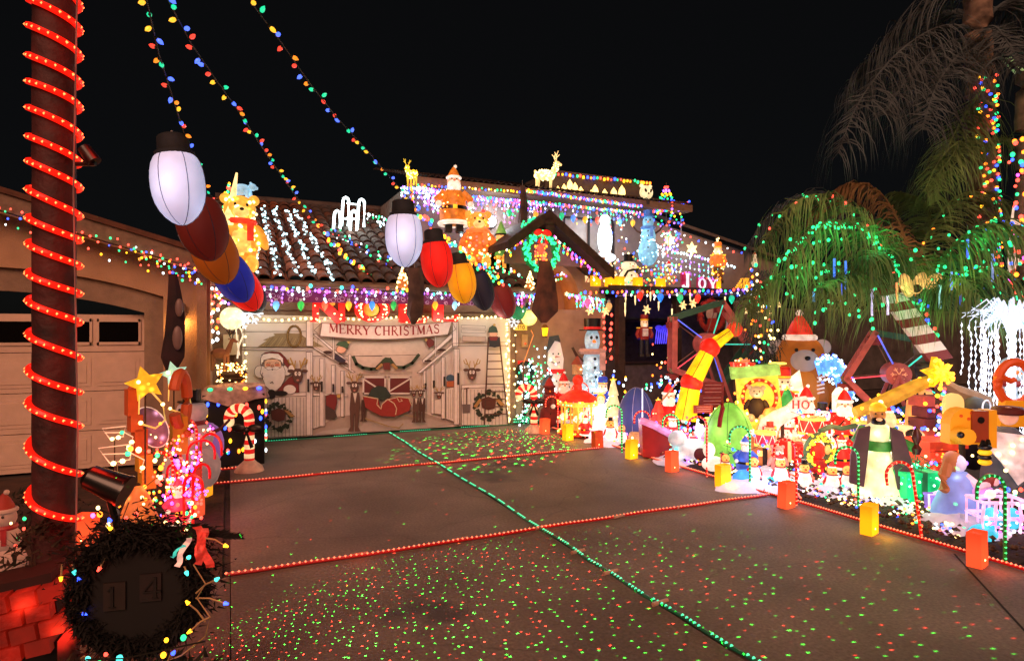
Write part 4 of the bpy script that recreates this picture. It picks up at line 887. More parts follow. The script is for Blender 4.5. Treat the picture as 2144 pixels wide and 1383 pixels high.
# connector sleeves on the ropes
for k, p in enumerate([(1.0, 5.3, Z), (1.9, 5.31, Z), (2.72, 5.31, Z), (3.6, 5.3, Z), (4.4, 5.31, Z), (2.71, 4.6, Z), (2.71, 4.1, Z), (2.72, 3.5, Z)]):
    o = B().cone((p[0]-.07, p[1], .02), (p[0]+.07, p[1]+.02, .02), .016, .013, n=7).build('rope_connector', mat('clear_sleeve', 'c8a090', .3), smooth=True)
    tag(o, ['clear plastic sleeve on the nearer red rope, leftmost of five', 'clear plastic sleeve on the nearer red rope, second from the left', 'clear plastic sleeve where the red and green ropes cross', 'clear plastic sleeve on the nearer red rope, just right of the crossing', 'clear plastic sleeve on the nearer red rope, nearest the yard', 'clear plastic sleeve on the green rope just before the crossing', 'clear plastic sleeve midway along the near half of the green rope', 'clear plastic sleeve nearest the viewer on the green rope'][k], 'rope sleeve')
# ---------------------------------------------------------------- purple strip, NOEL, ornaments
t = thing('light_strip', 'purple translucent strip printed with pale circles under the garage eave', 'light strip', (2.75, 11.05, 2.47))
B().box((0, 0, 0), (5.1, .02, .19)).build('strip', mat('purple_strip', '6a2848', .4, .16, '8a3078', noise=.3, samp=False), t)
b = B(); rr = random.Random(9)
for k in range(95): ring(b, (rr.uniform(-2.5, 2.5), -.014, rr.uniform(-.065, .065)), rr.choice((.018, .03, .036)), .004, 10, 3)
b.build('circle', glow('d8a8c0', .35), t, kind='stuff')
strand('mixed coloured bulbs clipped along the garage gutter', [(.25, 10.9, 2.6), (5.6, 10.9, 2.6)], .09, 'w g y p b o v r c', .026, .05)
icicles('white and violet icicle lights under the garage eave', (.2, 10.95, 2.56), (5.6, 10.95, 2.56), 'v w p v cw', .30, .085, .019)
icicles('pink and blue icicle lights at the right end of the garage eave', (4.8, 10.9, 2.56), (5.85, 10.9, 2.56), 'p b r c w', .34, .04, .022)
NP = [(628, 655, '50a8e0', 'icy blue glass ornament left of the letter N'), (632, 632, 'e04020', ''), (681, 636, 'ff5030', 'red glass ornament in front of the letter N'), (630, 637, '', '')]
for (px, py, c, lb) in ((578, 637, '60b0ff', 'pale blue bulb ornament leftmost under the garage eave'), (630, 637, '20b040', 'green bulb ornament left of the letter N'), (680, 637, 'ff5838', 'red bulb ornament over the letter N'), (730, 637, 'ffb020', 'yellow bulb ornament between N and O'), (779, 637, '3088e0', 'blue bulb ornament over the letter O'), (824, 637, '109840', 'green bulb ornament right of the letter O'), (911, 637, 'ffa820', 'yellow bulb ornament over the letter L'), (952, 637, '80c8e8', 'frosty blue bulb ornament right of the letter L')):
    ornament_bulb(lb, WY(px, py, 11.05), c, s=1.25)
for (px, py, c, lb) in ((512, 627, 'c0d0ff', 'white bulb ornament near the left end of the eave'), (775, 607, 'e8e8ff', ''), ): 
    if lb: ornament_bulb(lb, WY(px, py, 11.05), c, s=1.1)
RL = mat('noel_red', 'd81814', .5, .7, 'e02018', hot=1.6, hs=5, noise=.15)
YL = glow('f0a838', .7, 1.0, 6)
for (ch, px0, px1, py0, py1, nm) in (('N', 648, 728, 672, 624, 'N'), ('O', 742, 816, 671, 624, 'O'), ('E', 832, 893, 673, 624, 'E'), ('L', 902, 962, 670, 624, 'L')):
    a = WY(px0, py0, 11.2); c = WY(px1, py1, 11.2); h = (c.z-a.z)*1.04; w = c.x-a.x
    t = thing('lit_letter', f'red lit letter {nm} of the word NOEL above the banner', 'letter', (a.x, 11.2, a.z), 0, 'letters of the NOEL sign'); st, adv = text_stroke(ch); sx = w/(adv*h)
    b = B(); glyph(b, ch, 0, 0, h, -.03, th=.09, fat=1.75, sx=sx); b.build('letter_body', RL, t, smooth=False)
    if ch in 'OE': B().ell((w*.48, .02, h*.5), (w*.22, .03, h*.3)).build('back_panel', YL, t)
    if ch == 'N': B().ell((w*.5, .03, h*.78), (w*.18, .03, h*.18)).build('back_panel', YL, t)
    pts = []
    for k, (ps, hw) in enumerate(st):
        for q in range(len(ps)-1):
            for _ in range(3 if len(ps) < 6 else 1): u = random.random(); pts.append(((lerp(ps[q][0], ps[q+1][0], u)+random.uniform(-.04, .04))*h*sx, -.055, (lerp(ps[q][1], ps[q+1][1], u)+random.uniform(-.05, .05))*h))
    specks(t, pts, 'ww', .014); lamp((w/2, -.25, h*.4), 'ff3020', 1.0, .1, t)
# ---------------------------------------------------------------- globes, snowflakes, house number
for (px, py, Y, r, lb) in ((486, 665, 11.0, .185, 'glowing white globe lamp at the left of the garage door'), (1108, 664, 11.3, .16, 'glowing yellow globe lamp at the right of the garage door')):
    t = thing('globe_lamp', lb, 'globe lamp', WY(px, py, Y), 0, 'globe lamps either side of the garage door'); B().ell((0, 0, 0), r, n=24, k=16).build('globe', glow('fff0b8' if px < 900 else 'f8f088', 1.2, 1.5, 12, bump=.6, bs=20), t)
    B().lathe([(r*.3, r*.95), (r*.3, r*1.08)], n=10).build('cap', paint('a89878'), t); B().tube([(0, 0, r), (0, .15, r*1.6)], .008, n=5).build('bracket', paint('a89878'), t); lamp((0, -r*1.6, 0), 'ffd890', 3.5, .12, t)
def bar_flake(label, loc, R): 
    t = thing('snowflake_sign', label, 'snowflake light', loc, 0, 'white acrylic snowflakes by the garage corners'); m = glow('d8e8ff', .9)
    for k in range(6):
        a = k*PI/3; B().tube([(0, 0, 0), (R*math.cos(a), 0, R*math.sin(a))], R*.07, n=5).tube([(R*.5*math.cos(a), 0, R*.5*math.sin(a)), (R*.85*math.cos(a+.35), 0, R*.85*math.sin(a+.35))], R*.06, n=5).tube([(R*.5*math.cos(a), 0, R*.5*math.sin(a)), (R*.85*math.cos(a-.35), 0, R*.85*math.sin(a-.35))], R*.06, n=5).build('arm', m, t)
bar_flake('white acrylic snowflake behind the last red bulb lantern', WY(524, 655, 11.2), .2); bar_flake('white acrylic snowflake above the left globe lamp', WY(505, 672, 11.15), .14); bar_flake('white acrylic snowflake left of the house number', WY(1076, 672, 11.3), .13)
bar_flake('white acrylic snowflake behind the green bulb lantern', WY(1092, 645, 11.35), .14)
t = thing('house_number', 'small yellow lit house number sign 110 under the right globe', 'house number', WY(1091, 684, 11.45)); B().box((0, 0, 0), (.26, .03, .12)).build('plate', glow('e8b848', .7), t)
b = B(); word(b, '110', -.085, -.04, .08, -.02, th=.004, fat=1.2); b.build('digits', BK(), t, smooth=False)
t = thing('wall_box', 'beige electrical box on the wall under the house number', 'electrical box', WY(1098, 712, 11.56)); B().box((0, 0, 0), (.13, .07, .26)).build('box', paint('b89868'), t); B().cone((0, -.04, -.06), (0, -.05, -.06), .02, .02).build('indicator', glow('ff5020', 1), t)
t = thing('wall_box', 'white meter box on the wall left of the garage door', 'electrical box', WY(484, 720, 11.5)); B().box((0, 0, 0), (.24, .1, .34)).build('box', paint('d8c8a0'), t)
# wall between garage door and arch
t = thing('wall_lantern', 'yellow lit lantern hanging by the entry arch', 'lantern', WY(1141, 692, 11.3)); B().lathe([(.05, -.1), (.075, .06), (.075, .07)], n=6).build('glass', glow('ffc010', 1.3, 2), t); B().lathe([(.09, .07), (.03, .14)], n=6).build('roof', paint('6a4418'), t); B().lathe([(.045, -.13), (.06, -.1)], n=6).build('foot', paint('6a4418'), t); B().tube([(0, 0, .14), (-.03, .1, .6)], .006, n=4).build('cord', paint('b08050'), t); lamp((0, -.15, 0), 'ffb020', 1.2, .05, t)
t = thing('wooden_stick', 'long striped stick leaning beside the house number', 'stick', WY(1096, 760, 11.1)); B().tube([Vector((0, 0, 0)), WY(1117, 700, 11.3)-WY(1096, 760, 11.1), WY(1112, 690, 11.4)-WY(1096, 760, 11.1)], .012, n=6).build('pole', glow('e89050', .5), t); B().box((0, 0, -.45), (.025, .025, .95)).build('foot', paint('6a4030'), t)
lamp((6.30, 12.0, 2.55), 'ff9030', 9, .1); lamp((6.1, 11.0, 2.2), 'ff9840', 5, .1)
o = B().poly(star_pts(6, .055, .03), 0, .02).build('lit_star', glow('fff0b0', 1.6)); o.location = WY(1187, 614, 11.5); tag(o, 'tiny lit star on the orange entry arch', 'star light')
# long windsocks
WK = mat('windsock_wood', '5a4a44', .85, noise=.5, ns=5, bump=.6, bs=20, col2='2c2422')
windsock('grey brown windsock hanging in front of the letter E', WY(868, 560, 10.6), .98, .12, .135, WK)
windsock('brown windsock with dark knots hanging before the entry arch', WY(1141, 545, 10.3), 1.15, .12, .24, mat('windsock_brown', '6a4030', .85, noise=.5, ns=4, bump=.6, bs=20, col2='30201a'))
t = windsock('dark red windsock hanging from the garage wing corner', wy(362, 572, 9.4), 1.36, .05, .14, mat('windsock_dark', '3a1c20', .85, noise=.7, ns=3, bump=.5, bs=15, col2='141014'))
B().ell((.08, -.1, -.45), (.05, .03, .12)).ell((.06, -.1, -.85), (.06, .03, .16)).build('printed_patch', paint('7a6460'), t)
o = windsock('small dark windsock by the upper eave', wy(1094, 388, 12.2), .95, .06, .1, WK)
# tinsel angel shapes at the eave
def tinsel(label, loc, h, cols='ww', n=60, name='lit_tinsel_tree', w=.35):
    t = thing(name, label, 'tinsel tree', loc); b = B(); pts = []
    for k in range(n): u = random.random(); a = random.uniform(0, 2*PI); r = w*h*(1-u); pts.append((r*math.cos(a), r*math.sin(a), u*h))
    b.cone((0, 0, 0), (0, 0, h), .01, .004, n=5); b.build('trunk', paint('8a5a30'), t); B().cone((0, 0, .02), (0, 0, h*.97), w*h*.8, .01, n=9).build('cone', glow('c87838', .45, bump=.8, bs=60), t); specks(t, pts, cols, .018); return t
tinsel('lit tinsel tree on the gutter beside the windsock', WY(843, 605, 10.95), .4); tinsel('lit tinsel tree on the gutter left of the entry arch', WY(1110, 606, 10.95), .36)
# ---------------------------------------------------------------- paper bag lanterns
OR, YE, DR = 'ff5a30', 'ffb010', 'c04818'
for (px, base, c, e, k, lb) in ((1140, 906, OR, .9, 1, 'red'), (1189, 920, YE, 1.1, 1, 'yellow'), (1251, 936, DR, .35, 1, 'dull brown'), (1322, 958, YE, 1.1, 1, 'yellow'), (1407, 985, OR, .85, 1, 'red'), (1514, 1018, YE, 1.15, 1, 'yellow'), (1646, 1060, OR, .9, 1, 'red'), (1820, 1115, YE, 1.2, 1, 'yellow'), (2046, 1182, OR, .9, 1, 'red')):
    nx = {1140: 'beside the right candy cane post', 1189: 'second from the garage', 1251: 'at the end of the farther red rope', 1322: 'in front of the navy bulb lantern', 1407: 'fifth from the garage', 1514: 'just before the nearer red rope', 1646: 'at the end of the nearer red rope', 1820: 'below the bearded king', 2046: 'nearest the viewer'}[px]
    d = gz(base); p = gp(px, d); t = luminaria(f'{lb} paper bag lantern {nx}', p, .18+random.uniform(-.14, .12), c, e, h=.275); t.rotation_euler.x = random.uniform(-.03, .03); t.rotation_euler.y = random.uniform(-.035, .035)
for (px, base, c, e, lb) in ((440, 1000, 'ff7838', .75, 'orange paper bag lantern farthest up the left edge'), (426, 1036, 'ffa820', 1.0, 'yellow paper bag lantern between two orange ones on the left'), (407, 1078, 'ff6038', .75, 'orange paper bag lantern on the left behind the black wreath'), (182, 1140, 'ff6838', .5, 'orange paper bag lantern below the black spotlight')):
    luminaria(lb, gp(px, gz(base)), -.5, c, e, h=.28, group='paper bag lanterns on the left side')
# ---------------------------------------------------------------- rope light canes
for (px, base, top, c, lb) in ((1168, 905, 825, 'r', 'red rope light cane nearest the garage'), (1250, 912, 832, 'r', 'red rope light cane behind the brown bag'), (1302, 945, 843, 'g', 'green rope light cane left of the navy bulb'), (1361, 957, 855, 'r', 'red rope light cane right of the navy bulb'), (1421, 966, 862, 'g', 'green rope light cane between two red ones mid yard'), (1480, 995, 865, 'r', 'red rope light cane left of the green bulb lantern'), (1570, 1022, 885, 'g', 'green rope light cane in front of the small lit figures'), (1667, 1055, 912, 'r', 'red rope light cane beside the fabric wreath'), (1797, 1073, 928, 'g', 'green rope light cane left of the bearded king'), (1930, 1127, 953, 'r', 'red rope light cane leaning before the green gift'), (2104, 1178, 985, 'g', 'green rope light cane nearest the viewer')):
    d = gz(base); H = CAM_H-(top-690.5)*d/F; t = cane_light(lb, gp(px, d), H*1.0, -YAW+random.uniform(-.1, .1), c)
    if px == 1930: t.rotation_euler = (0, -.14, -YAW)
o = cane_light('thin green light stake by the lit carousel', gp(1212, gz(912)), .6, -YAW, 'g')
cane_post('big red and white candy cane post right of the garage', gp(1118, gz(903)), 1.12, -YAW-.1); cane_post('big red and white candy cane post left of the driveway', gp(522, gz(984)), 1.13, -YAW-.1)
# ---------------------------------------------------------------- overhead light cables and giant bulb lanterns
def cable(label, pts, step=.17, r=.02):
    t = thing('light_cable', label, 'string lights', pts[0], 0, 'light cables strung overhead'); o0 = Vector(pts[0]); P = [Vector(p)-o0 for p in pts]
    B().tube(P, .006, n=4).build('wire', mat('cable_dark', '202020', .6), t); cs = 'b r y g y b r o g'.split(); i = 0
    for p in along(P, step):
        d = Vector((random.uniform(-1, 1), random.uniform(-1, 1), random.uniform(-.7, .5))).normalized(); R = d.to_track_quat('Z', 'Y').to_matrix(); cn = cs[i % 9] if random.random() < .8 else random.choice(cs); i += 1
        b = B(); b.lathe([(r*.6, 0), (r*.62, r*1.1)], p, n=6, R=R, mi=1); b.lathe([(r*.6, r*1.1), (r*1.0, r*2), (r*.85, r*3), (r*.1, r*4)], p, n=7, R=R, mi=0)
        b.build('bulb', [mat('c9_'+cn, dict(b='4060ff', r='ff3828', y='ffb018', g='18d090', o='ff8020')[cn], .3, dict(b=2.2, r=1.3, y=1.5, g=1.2, o=1.3)[cn], dict(b='4868ff', r='ff4a38', y='ffb830', g='20e0a0', o='ff9028')[cn], noise=0, samp=False), paint('103018')], t)
    return t
A0 = [wp(292, -60, 3.9), wp(307, 0, 4.1), wp(332, 110, 4.6), wp(365, 215, 5.2), wp(392, 300, 5.8), wp(425, 385, 6.6), wp(460, 470, 7.6), wp(505, 560, 9.3), wp(540, 610, 11.0)]
cable('overhead cable of coloured bulbs farthest left, carrying six bulb lanterns', A0[:7], .12, .017)
strand('lower end of the left overhead cable', A0[6:], .14, 'b y r g', .022, .02)
cable('middle overhead cable of coloured bulbs running to the garage roof', [wp(330, -60, 4.2), wp(352, 0, 4.5), wp(400, 90, 5.0), wp(455, 170, 5.6), wp(505, 240, 6.3), wp(560, 325, 7.4), wp(620, 410, 8.9), wp(670, 475, 10.0)], .13, .0185)
strand('lower end of the middle overhead cable above the eave', [wp(670, 475, 10.0), wp(720, 530, 10.8), wp(760, 565, 11.3), wp(800, 600, 11.7)], .05, 'y o r g b y', .026, .05, wire=True)
cable('right overhead cable of coloured bulbs carrying six bulb lanterns', [wp(500, -60, 4.2), wp(530, 10, 4.5), wp(590, 90, 5.0), wp(650, 175, 5.6), wp(705, 245, 6.3), wp(770, 315, 7.2), wp(830, 385, 8.1), wp(880, 440, 9.0)], .14, .018)
strand('lower end of the right overhead cable along the lanterns', [wp(880, 440, 9.0), wp(925, 495, 9.8), wp(985, 545, 10.7), wp(1045, 590, 11.7), wp(1100, 628, 12.5)], .06, 'b g y r c o', .03, .06)
fab = lambda c, e, **k: mat('lantern_'+c, c, .7, e, noise=.06, ns=3, bump=.2, bs=200, **k)
WB = mat('lantern_white', 'd8e0f4', .7, .62, 'c4d2ff', hot=.35, hs=1.7, noise=.05, ns=2, samp=True); RB = fab('e01c14', .55, hot=.7, hs=1.3); YB_ = fab('f0a010', .5, hot=.6, hs=1.3); BB = fab('2030b0', .3, hot=.3, hs=1.5)
DRK = fab('6c1c14', .13); DOR = fab('a85410', .22); NV = fab('141c38', .05); DRR = fab('701418', .14); GR_ = fab('0c8858', .3); BLK = fab('14181c', .02)
gl = 'giant bulb lanterns hanging from the left cable'; gr = 'giant bulb lanterns hanging from the right cable'
for (px, py, d, w, h, m, lb, g, rx, ry) in (
 (374, 392, 5.7, .455, .64, WB, 'white giant bulb lantern nearest the viewer on the left cable', gl, 0, -.12),
 (425, 478, 6.7, .50, .66, DRK, 'dark red giant bulb lantern behind the white one', gl, 0, -.30),
 (452, 535, 7.7, .52, .68, DOR, 'orange giant bulb lantern on the left cable', gl, 0, -.38),
 (490, 583, 8.7, .50, .66, BB, 'royal blue giant bulb lantern on the left cable', gl, 0, -.50),
 (512, 606, 9.5, .50, .66, RB, 'bright red giant bulb lantern on the left cable', gl, 0, -.55),
 (523, 617, 10.0, .46, .60, BLK, 'black giant bulb lantern last on the left cable', gl, 0, -.6),
 (846, 500, 8.2, .49, .68, WB, 'white giant bulb lantern in front of the garage roof', gr, 0, -.03),
 (915, 550, 9.4, .485, .68, RB, 'bright red giant bulb lantern right of the white one', gr, 0, -.12),
 (967, 590, 10.4, .48, .66, YB_, 'amber giant bulb lantern on the right cable', gr, 0, -.16),
 (1008, 608, 11.2, .46, .66, NV, 'navy giant bulb lantern on the right cable', gr, 0, -.25),
 (1052, 629, 11.9, .50, .66, DRR, 'dark red giant bulb lantern on the right cable', gr, 0, -.36),
 (1074, 634, 12.5, .50, .66, GR_, 'green giant bulb lantern last on the right cable', gr, 0, -.5)):
    t = big_bulb(lb, wp(px, py, d), w, h, m, (rx, ry, -YAW), group=g)
    if m in (WB, RB, YB_): lamp((0, -w*.9, 0), dict(lantern_white='d8e0ff').get(m.name, 'ff5030' if m is RB else 'ffa020'), 1.2, .15, t)
# ---------------------------------------------------------------- wrapped trunk nearest the viewer
t = thing('wrapped_trunk', 'dark tree trunk spirally wrapped in glowing red rope light', 'tree', (0, 0, 0)); PX = gp(114, 3.2); t.location = PX; R0 = .094
pf = []
for k in range(40): pf.append((R0*(1+.02*math.sin(k*2.3)), k*.1))
B().lathe(pf, n=20).build('trunk', mat('trunk_wrap', '4a2222', .7, noise=.6, ns=7, bump=1.0, bs=24, col2='140c10'), t)
b = B(); hb = B(); pitch = .1365; pts = []; n = int(3.6/pitch*24)
PA = {0: .135}
z = .86; a = 2.2
while z < 3.9:
    pitch = .137 if z > 2.05 else (.175 if z > 1.45 else .24)
    ca, sa = math.cos(a), math.sin(a); sx = ca*RT.x+sa*RT.y
    pts.append(Vector(((R0+.013)*ca, (R0+.013)*sa, z-.022*sx+.006*math.sin(a*.37)+.004*math.sin(a*1.13)))); a += -2*PI/26; z += pitch/26
b.tube(pts, .017, n=7).build('rope_light', mat('trunk_rope', 'd01810', .4, .85, 'ff2010', noise=0, samp=False), t)
for i, p in enumerate(along(pts, .036)):
    q = p.copy(); s = 1+.012/q.xy.length; q.x *= s; q.y *= s; hb.octa(q, .0095, 0, 1.0)
hb.build('bulb', mat('trunk_led', 'ffb070', .3, 5, 'ff7038', noise=0, samp=False), t, kind='stuff')
for k in range(7): lamp((.22, -.2, .4+k*.5), 'ff2818', 1.5, .06, t)
for k in range(6): lamp((-.1, -.3, .4+k*.6), 'ff2818', .6, .06, t); lamp((-.1, .35, .4+k*.6), 'ff5028', 1.1, .06, t)
t2 = thing('power_cord', 'thin grey cord running down the wrapped trunk', 'cord', PX+Vector((.1, -.08, 0))); B().tube([(0, -.02, .2), (.02, -.03, 1.4), (.0, -.02, 2.6), (.02, -.02, 3.9)], .004, n=4).build('cord', paint('8a8080'), t2)
_sm, _sa, _be, _nu, _re = snowman, santa, bear, nutcracker, reindeer
def snowman(label, loc, H, rz=0, *a, **k): return _sm(label, loc, H, rz+face(loc)*.7, *a, **k)
def santa(label, loc, H, rz=0, *a, **k): return _sa(label, loc, H, rz+face(loc)*.7, *a, **k)
def bear(label, loc, H, rz=0, *a, **k): return _be(label, loc, H, rz+face(loc)*.7, *a, **k)
def nutcracker(label, loc, H, rz=0, *a, **k): return _nu(label, loc, H, rz+face(loc)*.7, *a, **k)
# ================================================================ on the roofs
def rs(label, pts, step, cols, r=.024, **k): return strand(label, pts, step, cols, r, .02, **k)
for k, (a, b_, lb) in enumerate((((533, 440), (536, 566), 'string of white lights down the garage roof nearest the lit bear'), ((550, 432), (580, 574), 'white roof light string second from the lit bear'), ((573, 434), (626, 576), 'middle one of the white light strings down the garage roof'), ((600, 438), (660, 576), 'white roof light string second from the dark tiles'), ((618, 439), (701, 579), 'white roof light string nearest the dark tiles'))):
    pa, pb = wr(*a, .12), wr(*b_, .12); P = [pa.lerp(pb, i/10)+Vector((random.uniform(-.04, .04), 0, 0)) for i in range(11)]
    strand(lb, P, .10, 'cw', .021, .05, group='white light strings down the garage roof', h=.9, wm=paint('c0c8c8'))
for (px, py) in ((560, 500), (620, 500), (660, 520)): p = wr(px, py, .5); lamp(p, 'e8f8ff', 2.5, .2)
p = wr(515, 500, .6); lamp(p, 'ff9040', 9, .3)
# bright arches on the roof ridge
t = thing('neon_sculpture', 'blazing white neon frame of tall arched rails standing on the garage roof', 'neon frame', wr(735, 478)); o0 = Vector(t.location); NW = mat('neon_white', 'f0ffff', .3, 5.0, 'e8ffff', noise=0)
def nz(px, py, y): p = wy(px, py, y); return p-o0
Yn = o0.y
for (xb, yb, xt, yt, w, dy) in ((722, 472, 724, 412, 5, .1), (755, 474, 757, 416, 5, .1), (705, 478, 706, 440, 5, -.1), (740, 482, 741, 440, 5, -.1)):
    w = 6; b = B(); b.tube([nz(xb-w-1, yb, Yn+dy), nz(xt-w, yt+8, Yn+dy), nz(xt-w*.7, yt+2.5, Yn+dy), nz(xt, yt, Yn+dy), nz(xt+w*.7, yt+2.5, Yn+dy), nz(xt+w, yt+8, Yn+dy), nz(xb+w+1, yb, Yn+dy)], .029, n=7); b.build('rail', NW, t)
b = B()
for (a, c) in (((726, 424), (754, 428)), ((712, 455), (736, 458)), ((726, 455), (752, 458))): b.tube([nz(*a, Yn), nz(*c, Yn)], .018, n=5)
b.build('rung', NW, t); lamp((0, -.5, .3), 'e8ffff', 25, .25, t)
icicles('small white lights in rows right of the neon frame', wr(765, 445, .2), wr(815, 460, .2), 'cw w g', .28, .08, .026)
icicles('second row of small white lights right of the neon frame', wr(790, 462, .2), wr(830, 480, .2), 'cw w', .22, .09, .026)
# lit bears, left end
bear('golden lit bear with red scarf standing at the left end of the garage roof', wy(502, 570, 10.7), 1.42, .1, glow('f0b040', .95, 1.8, 9), glow('ffd070', 1.0), None, glow('d83820', .8), glow('f8c860', 1.0, 1.5, 9), spots='ww ww o', ns=90, sr=.026, name='lit_bear', robe=glow('e09830', .9, 1.8, 9))
t = thing('polar_bear', 'pale blue lit polar bear walking on top of the golden bear', 'bear', wy(512, 418, 10.9), -.3); m = glow('90c8e8', .8, .8, 9)
B().ell((-.05, 0, .17), (.15, .08, .09)).build('body', m, t); B().ell((.12, 0, .21), (.065, .055, .06)).cone((.15, 0, .2), (.2, 0, .19), .035, .025).build('head', m, t)
for s in (-1, 1): B().ell((.1, s*.03, .27), .018, n=7, k=5).build('ear', m, t)
for (x, y) in ((-.14, -.04), (-.12, .04), (.05, -.04)): B().cone((x, y, .15), (x, y, 0), .035, .028).build('leg', m, t)
B().cone((.07, .04, .15), (.13, .04, -.12), .03, .02).build('leg', m, t)
reindeer('golden lit reindeer head behind the dark red bulb lantern', wy(452, 470, 11.2), .5, -.5, glow('f0b060', .9, 1))
o = B().cone((0, 0, 0), (.12, 0, .82), .09, .015, n=8).build('lit_cone', glow('ffd890', 1.6)); o.location = wy(478, 470, 10.6); tag(o, 'slim blazing cream cone beside the golden roof bear', 'light cone')
rs('coloured bulbs trailing over the left roof corner', [wy(470, 430, 10.7), wy(478, 378, 10.7), wy(485, 400, 10.7)], .06, 'g r b y')
strand('white and violet bulbs down the left side wall', [wy(437, 560, 10.4), wy(442, 690, 10.4)], .05, 'w ww r', .02, .04); strand('white and red bulbs down the corner beside the left globe', [wy(452, 590, 10.9), wy(450, 720, 10.9)], .05, 'r w o', .024, .05)
strand('jumbled pink and white bulbs above the left globe', [wy(455, 600, 11), wy(475, 640, 11)], .025, 'w r v ww', .024, .08)
# upper eave strings
E = lambda px, py: wy(px, py, 12.55)
rs('coloured bulbs along the upper roof edge, left half', [E(868, 385), E(1120, 402)], .075, 'y r g b ww y', .022)
rs('denser coloured bulbs along the upper roof edge, right half', [E(1100, 398), E(1345, 432)], .035, 'b g r b y v', .028)
icicles('dense white and blue icicle lights at the left end of the upper eave', E(838, 392), E(905, 398), 'w cw b v', .42, .018, .024)
icicles('white and pink icicle lights below the upper eave, left of the santa', E(890, 398), E(945, 408), 'w cw ww p b', .5, .02, .022)
icicles('multicoloured icicle lights below the upper eave, middle part', E(970, 415), E(1190, 432), 'b v p w r g', .42, .05, .022)
icicles('multicoloured icicle lights over the upper window', E(1190, 430), E(1345, 445), 'b v g r w y', .5, .045, .024)
icicles('bluish icicle lights thickest beside the large santa', E(872, 392), E(935, 400), 'b cw w p', .5, .016, .02)
icicles('second layer of coloured icicles under the middle eave', E(965, 408), E(1130, 424), 'w v b r', .22, .035, .02)
rs('string of green and blue bulbs under the upper gutter', [E(950, 408), E(1150, 425), E(1345, 448)], .085, 'g b r v g', .027)
for (px, py, c, lb) in ((1012, 444, 'ff5040', 'red ornament under the upper eave'), (1066, 444, '18c070', 'green ornament under the upper eave'), (1122, 448, 'ffa030', 'orange ornament under the upper eave'), (1147, 450, 'ff7060', 'pink ornament above the entry gable'), (1176, 450, '18c080', 'green ornament right of the entry gable peak'), (1200, 455, '5090ff', 'blue ornament left of the upper window'), (1225, 458, 'ffb030', 'yellow ornament over the upper window'), (1251, 459, 'ff5848', 'red ornament over the upper window'), (1298, 463, '60b8f0', 'pale blue ornament at the right of the upper window'), (1325, 465, 'ffb838', 'yellow ornament beside the tall blue snowman')):
    ornament_bulb(lb, E(px, py), c, 'bulb ornaments hanging under the upper eave', 1.3)
rs('row of coloured bulbs along the top of the raised parapet', [wy(1155, 363, 13.95), wy(1365, 382, 13.95)], .105, 'b g r y b o', .034)
for k, (px, py) in enumerate(((1168, 400), (1181, 396), (1193, 387), (1204, 394), (1216, 403), (1238, 410), (1246, 400), (1266, 409), (1285, 406), (1302, 402))):
    t = thing('flame_lamp', ['small warm flame lamp leftmost before the parapet', 'warm flame lamp second from the parapet reindeer', 'warm flame lamp raised highest on the left', 'warm flame lamp fourth from the left', 'warm flame lamp fifth from the left before the parapet', 'low warm flame lamp in the middle of the parapet row', 'taller warm flame lamp just behind the low middle one', 'warm flame lamp third from the panda head', 'warm flame lamp second from the panda head', 'warm flame lamp nearest the panda head'][k], 'lamp', wy(px, py, 13.5), 0, 'warm flame lamps in front of the parapet')
    s = 1.4+k*.06; B().lathe([(.02*s, -.07*s), (.048*s, -.02*s), (.04*s, .04*s), (.004, .1*s)], n=10).build('flame', glow('ffd078', 3.2), t); B().cone((0, 0, -.07*s), (0, 0, -.3), .012, .012, n=5).build('stem', paint('302418'), t)
lamp(wy(1180, 395, 13.2), 'ffc070', 5, .1); lamp(wy(1270, 400, 13.2), 'ffc070', 5, .1)
reindeer('cream lit reindeer standing on the upper roof by the parapet', wy(1142, 402, 12.9), .95, PI*.93, glow('ffd890', 1.2, 1.2, 9), sr=.022)
reindeer('small yellow lit reindeer with raised head at the left end of the upper roof', wy(862, 390, 12.2), .58, -1.2, glow('f0d040', .9, 1), spots='y ww')
strand('orange bulbs on the pole under the yellow reindeer', [wy(862, 385, 12.3), wy(864, 420, 12.3)], .04, 'o y r', .024, .02)
# panda head on a pole with the tall blue snowman
t = thing('panda_head', 'glowing panda head on a dark pole above the blue snowman', 'panda', wy(1353, 402, 12.7)); w = glow('ffe8b0', 1.1)
B().ell((0, 0, 0), (.19, .1, .18)).build('face', w, t)
for s in (-1, 1): B().ell((s*.075, -.085, .03), (.035, .02, .055), R=Matrix.Rotation(s*.5, 3, 'Y'), n=10, k=7).build('eye_patch', BK(), t); B().ell((s*.13, .02, .16), .05, n=8, k=6).build('ear', w, t)
B().ell((0, -.1, -.04), (.03, .02, .022), n=8, k=6).build('nose', BK(), t); B().lathe([(.09, -.3), (.1, -.2), (.08, -.17)], n=10).build('neck', mat('dark_plush', '3a3434', .9), t)
snowman('tall pale blue lit snowman with outstretched arm on the porch roof', wy(1357, 556, 12.3), 1.42, -.2, glow('78b8d8', .75, .8, 9), 'top', glow('3868b0', .4), '5080c0', spots='cw w', thin=.8)
